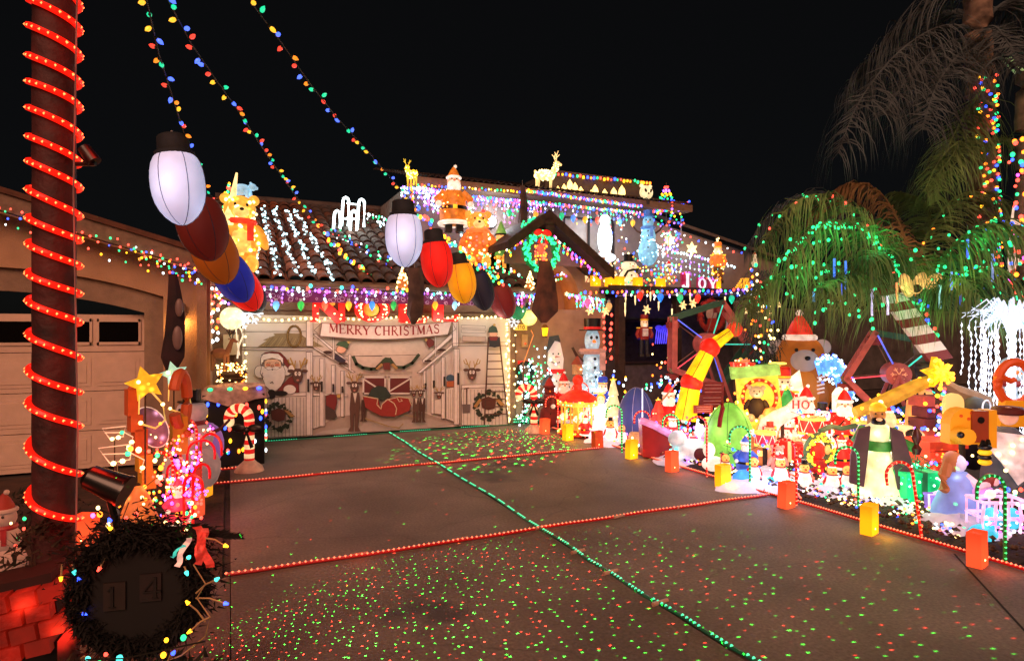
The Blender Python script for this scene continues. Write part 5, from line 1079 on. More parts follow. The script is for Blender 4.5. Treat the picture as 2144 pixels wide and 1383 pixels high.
# santa, teddy king and elf figures on the lower roof beside the upper wall
santa('large lit santa figure standing against the upper wall', wy(950, 486, 12.3), 1.42, 0, .8, spots='o ww o r ww', coat='c87020')
t = thing('snow_globe_sign', 'leaning lit sign board left of the large roof santa', 'sign', wy(929, 412, 12.4)); B().box((0, 0, 0), (.22, .02, .28), r=Matrix.Rotation(.35, 3, 'Y')).build('board', glow('c8c8b0', .5, .4, 20), t)
bear('amber lit bear in a long robe before the white roof light', wy(1001, 562, 12.0), 1.38, 0, glow('e8a040', .95, 1.8, 9), glow('ffd080', 1), robe=glow('d06828', .85, 2.0, 9), scarf=glow('ff8040', .8), spots='ww o r', ns=110, sr=.024, name='lit_bear')
t = thing('elf_figure', 'lit elf figure in a green coat beside the amber roof bear', 'elf figure', wy(1049, 560, 12.0)); g = glow('68a048', .7, .8); sk = glow('ffb870', .9, .6)
B().lathe([(.14, .25), (.1, .45), (.06, .55)], n=12).build('coat', g, t); B().lathe([(.125, .36), (.12, .4)], n=12).build('belt', BK(), t); B().ell((0, 0, .66), (.11, .1, .12)).build('head', sk, t); B().lathe([(.12, .7), (.08, .82), (.01, .98)], n=12).build('hat', g, t); B().tube([(.115*math.cos(a*PI/6), .115*math.sin(a*PI/6), .7) for a in range(12)], .022, n=5, closed=True).build('hat_brim', BK(), t)
for s in (-1, 1): B().cone((s*.06, 0, .28), (s*.07, -.02, 0), .05, .04).build('leg', glow('ffa040', .9, 1.5), t); B().tube([(s*.1, 0, .5), (s*.17, -.05, .38)], .035, n=7).build('arm', g, t)
eyes(t, 1, .04, -.09, .68, .012); specks(t, shell_pts((0, 0, .35), (.16, .14, .35), 50), 'ww g o', .018)
t = thing('spot_lamp', 'blazing white spot lamp on the upper wall behind the bears', 'lamp', wy(1028, 462, 13.0)); B().ell((0, 0, 0), (.13, .06, .13)).build('lens', glow('ffffff', 8), t); B().lathe([(.15, .0), (.1, .12)], n=10, R=Matrix.Rotation(-PI/2, 3, 'X')).build('housing', BK(), t); lamp((0, -.35, 0), 'f4faff', 30, .12, t)
# window light figure
t = thing('window_figure', 'blazing white lit penguin shape in front of the upper window', 'light figure', wy(1268, 548, 12.6)); m = glow('f0fbff', 3.5)
B().ell((-.02, 0, .55), (.2, .1, .42)).build('body', m, t); B().ell((-.02, 0, 1.0), (.13, .1, .14)).build('head', m, t); B().ell((0, 0, .12), (.3, .12, .12)).build('base', glow('e0f0f8', 1.0, 1), t); lamp((-.1, -.4, .7), 'eef8ff', 30, .2, t)
# wreath of the gable
def wreath(label, loc, R, r, m, spots=None, n=420, rz=0, bow=None, seed=1, sr=.018, name='wreath'):
    t = thing(name, label, 'wreath', loc, rz); rr = random.Random(seed); b = B()
    for k in range(n):
        a = rr.uniform(0, 2*PI); th = rr.uniform(0, 2*PI); q = R+r*math.cos(th); p = Vector((q*math.cos(a), r*math.sin(th), q*math.sin(a))); d = Vector((rr.uniform(-1, 1), rr.uniform(-1, .6), rr.uniform(-1, 1)))*r*.9; s = d.cross(Vector((0, 0, 1))).normalized()*r*.16 if d.length > 0 else Vector((r*.1, 0, 0))
        b.add([p-s, p+s, p+d], [(0, 1, 2)])
    ring(b, (0, 0, 0), R, r*.7, 26, 7); b.build('ring', m, t, smooth=False)
    if spots: specks(t, [((R+random.uniform(-r, r))*math.cos(a), -r*random.uniform(.5, 1.1), (R+random.uniform(-r, r))*math.sin(a)) for a in [random.uniform(0, 2*PI) for _ in range(int(R*400))]], spots, sr)
    if bow:
        b = B()
        for s in (-1, 1): b.ell((s*r*1.3, -r*1.2, 0), (r*1.3, r*.5, r*.8), n=10, k=7, R=Matrix.Rotation(s*.3, 3, 'Y')); b.poly([(0, 0), (s*r*1.6, -r*2.6), (s*r*.8, -r*2.8)], -r*1.3, .01)
        b.ell((0, -r*1.4, 0), r*.5, n=8, k=6); o = b.build('bow', bow, t); return t, o
    return t, None
GW = mat('wreath_green', '1c5a30', .8, .22, '18d060', noise=.3, samp=False)
t, bo = wreath('glowing green wreath with a red bow on the entry gable', wy(1132, 527, 10.6), .32, .075, GW, 'g', bow=glow('e02018', .8, .8), sr=.026); bo.location = (0, 0, .36)
specks(t, [(random.uniform(-.14, .1), -.05, random.uniform(-.25, .15)) for _ in range(60)], 'r o', .022); B().ell((-.04, -.08, .05), (.075, .04, .1)).build('ornament', glow('ff5040', 1.2), t); lamp((0, -.4, 0), '40ff80', 2.5, .2, t)
for (a, c, lb) in (((1062, 503), (1138, 464), 'coloured bulbs under the left slope of the entry gable'), ((1146, 464), (1262, 560), 'coloured bulbs under the right slope of the entry gable')):
    icicles(lb, wy(a[0], a[1]+18, 10.8), wy(c[0], c[1]+22, 10.8), 'r g b w p y', .2, .06, .024)
strand('dense green bulbs up the left slope of the entry gable', [wy(1092, 470, 11.2), wy(1125, 455, 11.2)], .03, 'g', .024, .04)
# porch roof figures
LG = glow('ffdca0', 1.0, .7, 7)
def child(label, loc, H, rz=0):
    t = thing('skater_figure', label, 'lit figure', loc, rz); 
    B(H).ell((0, 0, .52), (.18, .15, .22)).build('coat', LG, t); B(H).ell((0, 0, .82), (.11, .1, .12)).build('head', glow('f0d8b0', .8, .6), t); b = B(H); b.tube([(.12*math.cos(a*PI/6), .11*math.sin(a*PI/6), .84) for a in range(-2, 9)], .03, n=6); b.build('ear_muff', glow('b0a090', .5), t)
    for s in (-1, 1): B(H).cone((s*.09, 0, .36), (s*.1, 0, .03), .08, .06).build('leg', LG, t); B(H).tube([(s*.15, 0, .66), (s*.24, -.04, .52), (s*.12, -.14, .55)], [.07, .06, .05], n=8).build('arm', LG, t)
    B(H).tube([(.18, -.2, .85), (-.25, -.2, 0)], .012, n=5).build('ski_pole', glow('b03020', .5), t); return t
child('cream lit child figure with ski pole at the left end of the porch roof', wy(1236, 592, 11.6), .82)
santa('sleeping santa head shaped lit figure behind the bag lanterns', wy(1278, 592, 12.0), .5, .3, .9, coat='e0b080')
t = thing('snowman', 'broad cream snowman bust with black top hat on the porch roof', 'snowman', wy(1316, 592, 11.7)); w = glow('ffe8c0', .85, .3, 4)
B().ell((0, 0, .12), (.24, .15, .2)).build('body', w, t); B().ell((0, -.02, .38), (.2, .14, .13)).build('head', w, t); hat_top(t, 1, (0, 0, .48), .11, BK()); B().ell((.02, -.15, .58), .018).build('hat_badge', glow('ffb030', 2), t)
eyes(t, 1, .06, -.15, .42, .014); B().cone((0, -.14, .38), (.02, -.22, .36), .016, .004).build('nose', glow('d05030', .5), t); B().tube([(-.2, -.05, .05), (-.12, -.14, .26), (.0, -.17, .29), (.16, -.1, .3), (.22, 0, .26)], .03, n=6).build('scarf', mat('dark_scarf', '2c3828', .8), t)
for z in (.17, .05): B().ell((-.02, -.15, z), .022).build('button', BK(), t)
reindeer('small reindeer in a red hat standing on the porch roof', wy(1402, 592, 11.8), .38, -.9, glow('b08850', .5), spots=None); 
t = thing('santa_hat', 'red santa hat on the small porch roof reindeer', 'hat', wy(1400, 553, 11.8)); hat_santa(t, 1, (0, 0, 0), .055, glow('d82018', .7), glow('fff0e0', .8))
nutcracker('orange lit nutcracker at the right end of the porch roof', wy(1503, 592, 11.9), 1.02, 0, 'e07830', '604018', .85, 'ww o y')
strand('white bulbs standing up on the nutcracker hat', [wy(1503, 510, 11.9), wy(1503, 495, 11.9)], .03, 'ww', .02, .02)
for (px, lb, yb) in ((1247, 'first from the left on the porch roof edge', 612), (1277, 'second from the left on the porch roof edge', 603), (1297, 'third from the left on the porch roof edge', 598), (1335, 'under the snowman bust on the porch roof', 597), (1383, 'beside the small reindeer on the porch roof', 597), (1503, 'right of the JOY sign on the porch roof', 599)):
    p = wy(px, yb, 11.3); p.z = 2.84; luminaria('amber paper bag lantern '+lb, p, random.uniform(-.15, .1), YE, 1.1, h=.22, w=.19 if px < 1500 else .12, group='paper bag lanterns on the porch roof')
for k in range(4): strand(['coloured net lights behind the bag lanterns, front row', 'coloured net lights behind the bag lanterns, second row', 'coloured net lights behind the bag lanterns, third row', 'coloured net lights behind the bag lanterns, back row'][k], [wy(1250, 590-k*9, 11.5+k*.3), wy(1420, 592-k*11, 11.5+k*.3)], .06, 'r b g ww y', .022, .07, group='net lights on the porch roof')
rs('coloured bulbs along the porch fascia', [wy(1215, 612, 11.12), wy(1600, 606, 11.12)], .13, 'g b r o v', .03)
# JOY sign
for (ch, px, sz, dz) in (('J', 1427, .36, 0), ('O', 1461, .26, 0), ('Y', 1484, .24, 0)):
    a = wy(px, 598, 11.25); t = thing('lit_letter', f'purple and white lit letter {ch} of the JOY sign on the porch roof', 'letter', (a.x, 11.25, 2.84), 0, 'letters of the JOY sign'); w = text_stroke(ch)[1]*sz
    B().box((w/2, .03, sz*.5), (w*.98, .05, sz*1.08)).build('board', glow('a01848', .5, 1.2, 8), t, smooth=False); b = B(); glyph(b, ch, 0, .02, sz*.9, -.03, th=.03, fat=1.1); b.build('letter_face', glow('e8f0ff', 1.1), t, smooth=False); specks(t, [(random.uniform(0, w), -.03, random.choice((0, 1))*sz*random.uniform(.9, 1.05)) for _ in range(9)], 'p r', .016)
# sloping wall lights
for (px, py, lb) in ((1402, 502, 'lit star on the sloping wall nearest the blue snowman'), (1448, 520, 'lit star on the sloping wall nearest the nutcracker')):
    t = thing('lit_star', lb, 'star light', wy(px, py, 13.0)); B().poly(star_pts(6, .19, .1), -.03, .04).build('star_body', glow('ffe8a8', 1.5, 1.5, 12), t); lamp((0, -.25, 0), 'ffd080', 3, .1, t)
strand('white and violet bulbs along the mid line of the sloping wall', [wy(1376, 515, 12.95), wy(1480, 540, 12.95), wy(1540, 560, 12.95)], .1, 'v w cw', .03, .03)
for k in range(4): icicles(['pale blue icicle lights on the sloping wall, upper row', 'pale blue icicle lights on the sloping wall, middle row', 'pale blue icicle lights on the sloping wall, lower row', 'sparse white icicle lights low on the sloping wall'][k], wy(1378, 518+k*14, 12.9), wy(1510, 548+k*12, 12.9), 'cw w v c', .22, .14, .022)
strand('sparse coloured bulbs down the slope of the side wall cap', [wy(1400, 482, 12.9), wy(1480, 508, 12.9), wy(1560, 530, 12.9)], .25, 'r b w', .026, .03)
lamp(wy(1430, 530, 12.5), 'd8ecff', 7, .4)
# tree of lights and the string on posts
t = thing('light_tree', 'cone tree of coloured bulbs standing beside the blue snowman', 'light tree', wy(1395, 470, 12.9)); pts = []
for k in range(6):
    a = k*PI/3
    for j in range(12): u = j/12; pts.append((.46*(1-u)*math.cos(a+u), .46*(1-u)*math.sin(a+u), u*1.05))
specks(t, pts, 'r b g y v r', .028); B().cone((0, 0, 0), (0, 0, 1.08), .015, .008, n=5).build('pole', paint('555555'), t)
t = thing('light_tree', 'cone tree of coloured bulbs leaning down the sloping wall', 'light tree', wy(1400, 490, 12.8)); specks(t, [(random.uniform(-.25, .4), random.uniform(-.1, .1), random.uniform(-.5, .3)) for _ in range(50)], 'r b g w v', .024); B().cone((0, 0, -.4), (0, 0, .3), .01, .01, n=5).build('pole', paint('555555'), t)
strand('curved string of coloured bulbs on a thin post right of the light tree', [wy(1368, 442, 12.8), wy(1395, 440, 12.8), wy(1422, 430, 12.8), wy(1446, 420, 12.8)], .07, 'r b g o', .028, .01)
o = B().cone((0, 0, 0), (0, 0, .72), .012, .012, n=6).build('post', paint('b0b0b0')); o.location = wy(1426, 492, 12.8); tag(o, 'thin pale post holding the curved coloured light string', 'post')
# below the porch roof
icicles('white and violet icicle tubes under the porch roof, left part', wy(1190, 615, 11.1), wy(1270, 628, 11.1), 'p v c w g', .3, .04, .026)
icicles('sparse icicle lights under the porch roof, right part', wy(1290, 618, 11.1), wy(1600, 612, 11.1), 'w v b', .12, .2, .024)
for (px, py, lb) in ((1235, 648, 'lit snowflake below the porch roof nearest the arch'), (1268, 650, 'lit snowflake left of the red bulb chains'), (1354, 647, 'lit snowflake above the hanging nutcracker'), (1430, 638, 'lit snowflake left of the ferris wheel top'), (1451, 634, 'lit snowflake nearest the ferris wheel top')): snowflake(lb, wy(px, py, 11.1), .115)
for (px, py, lb) in ((1561, 650, 'small lit snowflake on the dark slim tree'), (1611, 655, 'lit gold sprig right of the slim tree'), (1631, 637, 'small lit snowflake at the end of the porch roof')): snowflake(lb, wy(px, py, 11.1), .08, group='small lit sprigs by the slim tree')
for (px, py, c, lb) in ((1340, 617, 'ff3020', 'red ornament under the middle of the porch roof'), (1383, 620, '2880ff', 'blue ornament under the porch roof'), (1424, 622, '30c080', 'green ornament under the porch roof left of the JOY sign'), (1461, 622, 'ff3828', 'red ornament under the JOY sign'), (1532, 624, '20d0a0', 'turquoise ornament near the end of the porch roof'), (1275, 640, 'd0a060', 'brass ornament among the left snowflakes'), (1230, 632, 'ff60a0', 'pink ornament at the left end of the porch roof')):
    ornament_bulb(lb, wy(px, py, 11.05), c, 'bulb ornaments under the porch roof', 1.5)
def ice(label, px, py, L=.17): 
    p = wy(px, py, 11.08); t = thing('lit_icicle', label, 'icicle light', p, 0, 'cream lit icicles under the porch roof'); B().lathe([(.018, 0), (.014, -L*.4), (.018, -L*.6), (.004, -L)], n=8).build('icicle_body', glow('ffe0a0', 1.5), t); B().tube([(0, 0, 0), (0, 0, .1)], .002, n=3).build('hanger', paint('cccccc'), t)
for px, py, lb in ((1250, 622, 'between the two left snowflakes'), (1310, 612, 'above the red bulb chains'), (1330, 618, 'left of the red ornament'), (1309, 632, 'longer, over the porch post'), (1379, 630, 'beside the blue ornament'), (1407, 645, 'low between ornament and snowflake'), (1362, 610, 'left of the blue ornament'), (1445, 612, 'tilted before the JOY sign'), (1518, 620, 'long, right of the ferris wheel top')): ice('cream lit icicle '+lb, px, py, .2 if px not in (1407, 1309, 1518) else .3)
strand('red bulb chain hanging at the left porch post, left strand', [wy(1264, 660, 11.3), wy(1266, 760, 11.3)], .14, 'r', .036, .01); strand('red bulb chain hanging at the left porch post, right strand', [wy(1281, 660, 11.3), wy(1277, 760, 11.3)], .15, 'r', .036, .02)
nutcracker('black and white nutcracker hung on the middle porch post', wy(1349, 745, 11.2), .92, 0, '802018', '181820', .35, None, None, True)
t = thing('neon_sign', 'violet blue glowing vertical tube bundle inside the porch', 'neon sign', wy(1383, 700, 12.8))
for k in range(6): B().tube([(-.16+k*.065, 0, -.22), (-.1+k*.065, 0, .22)], .014, n=5).build('tube', glow('6050ff', 1.4), t)
B().ell((-.05, 0, .18), (.12, .02, .07)).ell((.15, 0, .18), (.12, .02, .07)).build('bow', glow('5040e0', .7), t); lamp((0, -.3, 0), '5040ff', 4, .15, t)

strand('tiny multicoloured bulbs crossing the dark right part of the garage roof', [wr(700, 480, .1), wr(760, 520, .1), wr(830, 560, .1)], .06, 'g r w b', .018, .1)
strand('white bulbs over the lower roof right of the giant red bulb', [wy(960, 500, 12.2), wy(1040, 560, 11.6), wy(1110, 590, 11.2)], .06, 'cw w g', .026, .12)
strand('orange and green bulbs around the feet of the amber roof bear', [wy(970, 560, 11.8), wy(1080, 575, 11.6)], .03, 'o g r ww', .024, .09)
icicles('coloured icicle lights between the large santa and the amber bear', wy(965, 430, 12.6), wy(1000, 434, 12.6), 'w cw b p', .6, .03, .02)
icicles('long white and blue icicle lights right of the white spot lamp', wy(1050, 436, 12.6), wy(1120, 442, 12.6), 'w b p g', .7, .06, .02)
strand('scattered coloured minis on the wall right of the upper window', [wy(1290, 470, 13.0), wy(1335, 560, 13.0)], .05, 'r b ww w g', .019, .14, wire=False)
strand('coloured minis along the roof foot before the upper window', [wy(1150, 585, 11.5), wy(1230, 560, 12.6), wy(1300, 545, 12.8)], .04, 'r g b ww w', .02, .07, wire=False)
# ================================================================ the right hand yard
def GP(px, d, z=.03): p = gp(px, d); p.z = z; return p
def HT(top, d, z=0): return CAM_H-(top-690.5)*d/F-z
def fig(fn, label, px, top, d, off=0, **k): return fn(label, GP(px, d), HT(top, d), -math.atan2(1, 3)*0+face(gp(px, d), off), **k)
WG = glow('fff0d0', 1.0, .8, 5)
# --- by the garage corner and the porch
t = thing('snowman', 'tall flat white snowman with a leaning grey hat behind the right candy cane post', 'snowman', GP(1163, 12.6), -.3); w = mat('white_panel', 'e8e0d4', .6, .32, noise=.1, samp=False); g = mat('grey_panel', '4a5658', .7, .05, samp=False)
B().poly([(-.14, 0), (.17, 0), (.2, .5), (.1, .98), (.15, 1.02), (.17, 1.3), (.1, 1.62), (-.02, 1.68), (-.14, 1.48), (-.16, 1.2), (-.06, 1.0), (-.16, .7)], 0, .05).build('body_panel', w, t, smooth=False)
B().poly([(-.19, 1.42), (-.13, 1.75), (.06, 1.78), (.1, 1.64), (-.02, 1.66), (-.12, 1.5)], -.03, .04).build('hat', g, t, smooth=False); B().poly([(-.16, 1.0), (.15, 1.0), (.2, 1.09), (-.2, 1.09)], -.03, .04).build('scarf', glow('c82020', .5), t, smooth=False); B().poly([(-.2, .95), (-.05, .98), (-.16, .7), (-.3, .78)], -.02, .03).build('sleeve', g, t, smooth=False)
for x in (-.05, .06): B().ell((x, -.01, 1.4), .017, n=7, k=5).build('eye', BK(), t)
B().poly([(-.02, 1.32), (.1, 1.34), (0, 1.36)], -.02, .02).build('nose', glow('c88060', .3), t, smooth=False)
for k in range(6): B().box((-.07+k*.03, -.01, 1.2+.012*abs(k-2.5)), (.012, .02, .03)).build('mouth_mark', BK(), t, smooth=False)
for z in (.85, .7, .55): B().ell((.02, -.01, z), .016, n=7, k=5).build('button', BK(), t)
snowman('pale blue lit snowman with top hat against the entry wall', GP(1240, 12.7), HT(655, 12.7), .1, glow('b0d0e0', .55, .6, 9), 'top', BK(), 'b08070', spots='cw w', thin=.62, band=glow('c02020', .6))
snowman('lower pale blue lit snowman stacked before the entry wall', GP(1238, 12.3), HT(772, 12.3), 0, glow('a8d0e4', .6, .6, 9), None, None, None, spots='cw w', thin=.85, arms=False)
t = thing('birdhouse_lantern', 'little house shaped lantern with red roof on a post by the entry', 'lantern', GP(1209, 12.4)); B().box((0, 0, .5), (.05, .05, 1.0)).build('post', DK, t); B().box((0, 0, 1.1), (.15, .15, .2)).build('cage', glow('c88850', .35, .3), t, smooth=False); B().lathe([(.15, 1.2), (.02, 1.36)], n=4).build('roof', glow('8a3820', .3), t); B().ell((.03, -.08, 1.1), .022, n=8, k=6).build('flame', glow('ffe8a0', 4), t)
for (px, py, s_) in ((1112, 780, 'white minis on the dark shrub beside the door post'), (1105, 850, 'white minis low behind the candy cane post'), (1145, 800, 'bluish minis behind the tall flat snowman')): strand(s_, [GP(px-14, 12.6, HT(py+40, 12.6)), GP(px+14, 12.4, HT(py-40, 12.4))], .02, 'w cw w g', .018, .16, wire=False)
t = thing('wreath_stand', 'dark wreath stand with red top and coloured bulbs left of the flat snowman', 'wreath', GP(1100, 12.7)); 
b = B(); ring(b, (0, 0, 1.05), .16, .05, 20, 7); b.build('ring', mat('dark_garland', '101c18', .8, noise=.4, bump=1, bs=40), t); b = B(); ring(b, (0, 0, .75), .16, .045, 20, 7); b.build('ring', mat('dark_garland', '101c18'), t); B().box((0, .02, 1.22), (.3, .06, .07)).build('red_top', glow('d82818', .6), t); B().box((0, .04, .5), (.05, .04, 1.0)).build('post', DK, t); specks(t, [(random.uniform(-.2, .2), -.06, random.uniform(.2, 1.2)) for _ in range(60)], 'w cw g', .02)
B().ell((.02, -.08, .93), .04).build('green_lamp', glow('20ff40', 2), t)
snowman('snowman in a dark red hood and coat behind the right candy cane post', GP(1150, 12.0), HT(792, 12.0), 0, mat('coat_dark', '6a2020', .8, .12, samp=False), 'santa', mat('hood_red', 'a02820', .8, .25, samp=False), '602020', thin=.95)
santa('dim santa with long grey beard beside the hooded snowman', GP(1180, 12.1), HT(778, 12.1), .1, .25)
snowman('small dim snowman between the santa and the carousel', GP(1195, 12.2), HT(786, 12.2), 0, mat('dim_white', 'c8c0b8', .7, .25, samp=False), None, scarf=None, arms=False)
# lit carousel house
t = thing('lit_carousel', 'golden lit carousel with red roof and green bulbs by the entry', 'carousel', GP(1210, 11.3), -.3); gm = glow('f0b040', .7, 1.6, 10); rm = glow('d83018', .7, 1.2, 10)
B().lathe([(.34, 0), (.34, .06), (.3, .07)], n=14).build('platform', rm, t); B().lathe([(.36, .6), (.34, .66), (.16, .78), (.08, .8), (.07, .9)], n=14).build('roof', rm, t); B().ell((0, 0, .97), (.1, .1, .1)).build('finial', rm, t); B().lathe([(.36, .52), (.365, .6)], n=14).build('valance', gm, t)
for k in range(7):
    a = 2*PI*k/7; B().cone((.3*math.cos(a), .3*math.sin(a), .06), (.3*math.cos(a), .3*math.sin(a), .56), .018, .018, n=6).build('pole', gm, t)
    if k % 2: B().ell((.26*math.cos(a), .26*math.sin(a), .3), (.08, .05, .07)).cone((.26*math.cos(a), .26*math.sin(a), .32), (.26*math.cos(a)+.08, .26*math.sin(a), .42), .03, .025).build('horse', WG, t)
B().lathe([(.1, .06), (.1, .55)], n=12).build('core', gm, t); specks(t, [(.36*math.cos(a), .36*math.sin(a), z) for a, z in [(random.uniform(0, 6.28), random.choice((.05, .55, .6, .3))) for _ in range(140)]], 'ww y g r', .016); lamp((0, -.5, .4), 'ffb050', 6, .15, t)
cane_light('striped orange candy stick standing behind the carousel', GP(1232, 11.6), .95, -YAW, 'r', 'striped candy sticks')
santa('small lit santa sleeping at the foot of the carousel', GP(1226, 10.9), .42, -.4, 1.0)
penguin('small lit snow figure with red nose and black cap behind the brown bag', GP(1278, 10.4), .42, -.4, 'top'); penguin('round lit snow figure right of the green cane', GP(1302, 10.2), .36, -.5, None, glow('ffa060', .9))
t = thing('lit_snow_mound', 'pinkish white lit snow mound behind the brown bag', 'snow mound', GP(1270, 10.9)); B().ell((0, 0, .04), (.34, .3, .18)).build('mound', glow('f8d8f0', .7, 1.0, 6), t); lamp((0, -.4, .3), 'f8d0ff', 5, .15, t)
# navy bulb
NVY = mat('navy_cloth', '34407c', .6, .17, '5868c0', noise=.2, ns=4, samp=False)
t = big_bulb('navy blue giant bulb standing upside down among the small figures', GP(1332, 10.6, .42), .62, .95, NVY, (PI, 0, 0), False, name='standing_bulb', line='c8c8ff'); 
o = B().cone((0, 0, 0), (0, 0, .9), .01, .01).build('light_seam', glow('e0e8ff', 1.6)); o.location = GP(1345, 10.25, .05); tag(o, 'thin white light line down the navy bulb', 'light rod')
t = thing('plinth', 'tan fabric base under the navy bulb', 'plinth', GP(1338, 10.3)); B().lathe([(.22, 0), (.16, .18), (.12, .2)], n=14).build('base', glow('c89058', .45), t)
# dark porch shrubs lights
strand('sparse orange minis on the dark shrub by the porch window', [GP(1372, 12.5, .9), GP(1385, 12.5, 1.5)], .06, 'o r ww', .02, .14, wire=False)
strand('white and blue minis edging the porch shrub', [GP(1345, 11.5, .75), GP(1385, 11.5, .98), GP(1420, 11.5, .9)], .035, 'w g cw b', .02, .08, wire=False)
strand('coloured minis round the post behind the navy bulb', [GP(1300, 12, 1.1), GP(1318, 12, .3)], .05, 'b g r w y', .024, .16, wire=False)
strand('white minis filling the gap right of the carousel', [GP(1250, 12, 1.0), GP(1262, 12, .3)], .025, 'w cw w', .02, .14, wire=False)
strand('blue minis behind the yellow candle', [GP(1400, 11, 1.0), GP(1428, 11, .6)], .03, 'b cw', .022, .12, wire=False)
strand('blue and white minis on the bush under the ferris wheel', [GP(1450, 11, 1.0), GP(1460, 11, .4)], .03, 'b cw w', .022, .1, wire=False)
# ferris wheels
ferris('red and green wooden ferris wheel with glowing spokes left in the yard', GP(1480, 12.3), .86, HT(722, 12.3), -.35, 5, phase=1.25)
ferris('red wooden ferris wheel with snowflake hub right in the yard', GP(1875, 9.6), .70, HT(785, 9.6), -.75, 5, phase=.75)
t, bo = wreath('large dim santa wreath hanging over the ferris wheel', wy(1490, 660, 11.0), .33, .07, mat('wreath_red', '9a2a20', .8, .2, noise=.3, samp=False)); B().ell((0, 0, .05), (.16, .06, .16)).build('face', mat('dim_skin', 'b09080', .8, .15, samp=False), t); B().poly([(-.15, -.3), (.15, -.3), (.1, -.05), (-.1, -.05)], -.05, .06).build('coat', mat('wreath_red', '9a2a20'), t)
t = thing('curved_panel', 'pale mauve curved board beside the ferris wheel', 'panel', wy(1515, 690, 10.9)); B().tube([(0, 0, -.25), (.08, 0, 0), (.12, 0, .25), (.02, 0, .52), (-.15, 0, .62)], .035, n=5).build('board', mat('mauve', 'c8a8b8', .7, .2, samp=False), t)
# jointed yellow candle
t = thing('jointed_candle', 'tall bent yellow lit candle with red balls at its joints', 'light sculpture', GP(1434, 9.8)); o0 = Vector(t.location); J = [wp(1538, 688, 9.8)-o0, wp(1486, 727, 9.8)-o0, wp(1448, 800, 9.8)-o0, wp(1433, 885, 9.8)-o0]
YM = mat('candle_yellow', 'f0c810', .5, .95, 'f8c808', hot=2.0, hs=7, noise=.1); RM = mat('candle_red', 'd02010', .5, .75, 'e02010', hot=2.2, hs=8, noise=.1)
for a, b_, r0, r1 in ((J[0], J[1], .08, .11), (J[1], J[2], .12, .15), (J[2], J[3], .15, .175)):
    v = (b_-a); B().cone(a+v*.14, b_-v*.1, r0, r1, n=16).build('segment', YM, t)
    for q in range(4): R = v.normalized().to_track_quat('Z', 'Y').to_matrix(); an = q*PI/2+.5; B().tube([a+v*.14+R @ Vector((r0*math.cos(an), r0*math.sin(an), 0)), b_-v*.1+R @ Vector((r1*math.cos(an), r1*math.sin(an), 0))], .006, n=4).build('frame_wire', paint('806020'), t)
for p, r in ((J[0], .12), (J[1], .16), (J[2], .175)): B().ell(p, r).build('joint', RM, t)
B().cone(J[3], (J[3].x, J[3].y, 0), .05, .05).build('stand', DK, t); lamp(J[2]+Vector((-.2, -.6, 0)), 'ffc020', 6, .15, t)
# santa with rod, red sled, signs, presents
santa('lit santa leaning with a fishing rod left of the yellow candle', GP(1400, 10.4), HT(800, 10.4), -.2, .8); 
t = thing('fishing_rod', 'bent brown fishing rod held before the leaning santa', 'fishing rod', GP(1390, 10.0, .3)); o0 = Vector(t.location); B().tube([wp(x, y, 10.0)-o0 for x, y in ((1378, 848), (1400, 820), (1418, 798), (1428, 796), (1431, 806))], .014, n=6).build('rod', glow('b08060', .4), t)
santa('small lit santa below the yellow candle', GP(1408, 9.7), HT(862, 9.7), 0, .7, coat='c03040')
t = thing('sleigh', 'big dark red sleigh with pink fur rim behind the red rope cane', 'sleigh', GP(1385, 9.4), -.5); rm = mat('sleigh_red', '8a1414', .45, .28, 'a01818', noise=.2, samp=False)
B().poly([(-.3, .0), (.34, .0), (.3, .24), (.1, .3), (-.16, .46), (-.32, .52)], -.2, .4).build('body', rm, t, smooth=False); b = B(); b.tube([(-.34, -.18, .54), (-.16, -.2, .48), (.1, -.2, .34), (.32, -.2, .26)], .055, n=8); b.build('fur_rim', glow('e090c8', .6, .5), t); B().ell((.1, -.23, .2), .018).build('lamp_dot', glow('ffb020', 4), t)
t = thing('lit_snowman_heap', 'bluish inflated snow animal lying in front of the green cane', 'yard figure', GP(1448, 8.9), -.6); m = glow('c8d8e0', .5, .4, 5)
B().ell((0, 0, .16), (.28, .18, .17)).build('body', m, t); B().ell((-.2, -.06, .33), (.13, .12, .12)).build('head', m, t); B().cone((-.1, -.1, .15), (-.28, -.2, .02), .06, .05).build('leg', m, t); B().ell((.1, -.17, .14), (.09, .03, .09)).build('patch', mat('maroon', '501820', .7, .1, samp=False), t); specks(t, shell_pts((0, 0, .17), (.3, .2, .18), 10), 'c v', .03)
gift('red lit gift box with violet bulbs left of the green bulb', GP(1468, 9.2), .34, -.3, 'd03020', 'ffd0c0', .7, 'r v w')
for (px, py, d, w, h, lb, txt) in ((1492, 812, 11.4, .42, .24, 'red sign board upper one under the ferris wheel', 1), (1490, 838, 11.3, .44, .22, 'red sign board lower one under the ferris wheel', 1), (1472, 855, 9.6, .3, .12, 'small dark sign above the red gift box', 0)):
    t = thing('sign_board', lb, 'sign', wp(px, py, d), -.3); B().box((0, 0, 0), (w, .03, h)).build('board', mat('sign_red', '8a2a2a', .6, .18, noise=.3, samp=False), t, smooth=False); B().box((0, .03, -CAM_H/2), (.04, .03, 1.0)).build('post', DK, t)
    b = B()
    for r_ in range(3): b.tube([(-w*.4+random.uniform(0, .03), -.018, h*.28-r_*h*.27), (w*.38, -.018, h*.28-r_*h*.27)], .006, n=4)
    b.build('faded_line', glow('c88880', .3), t)
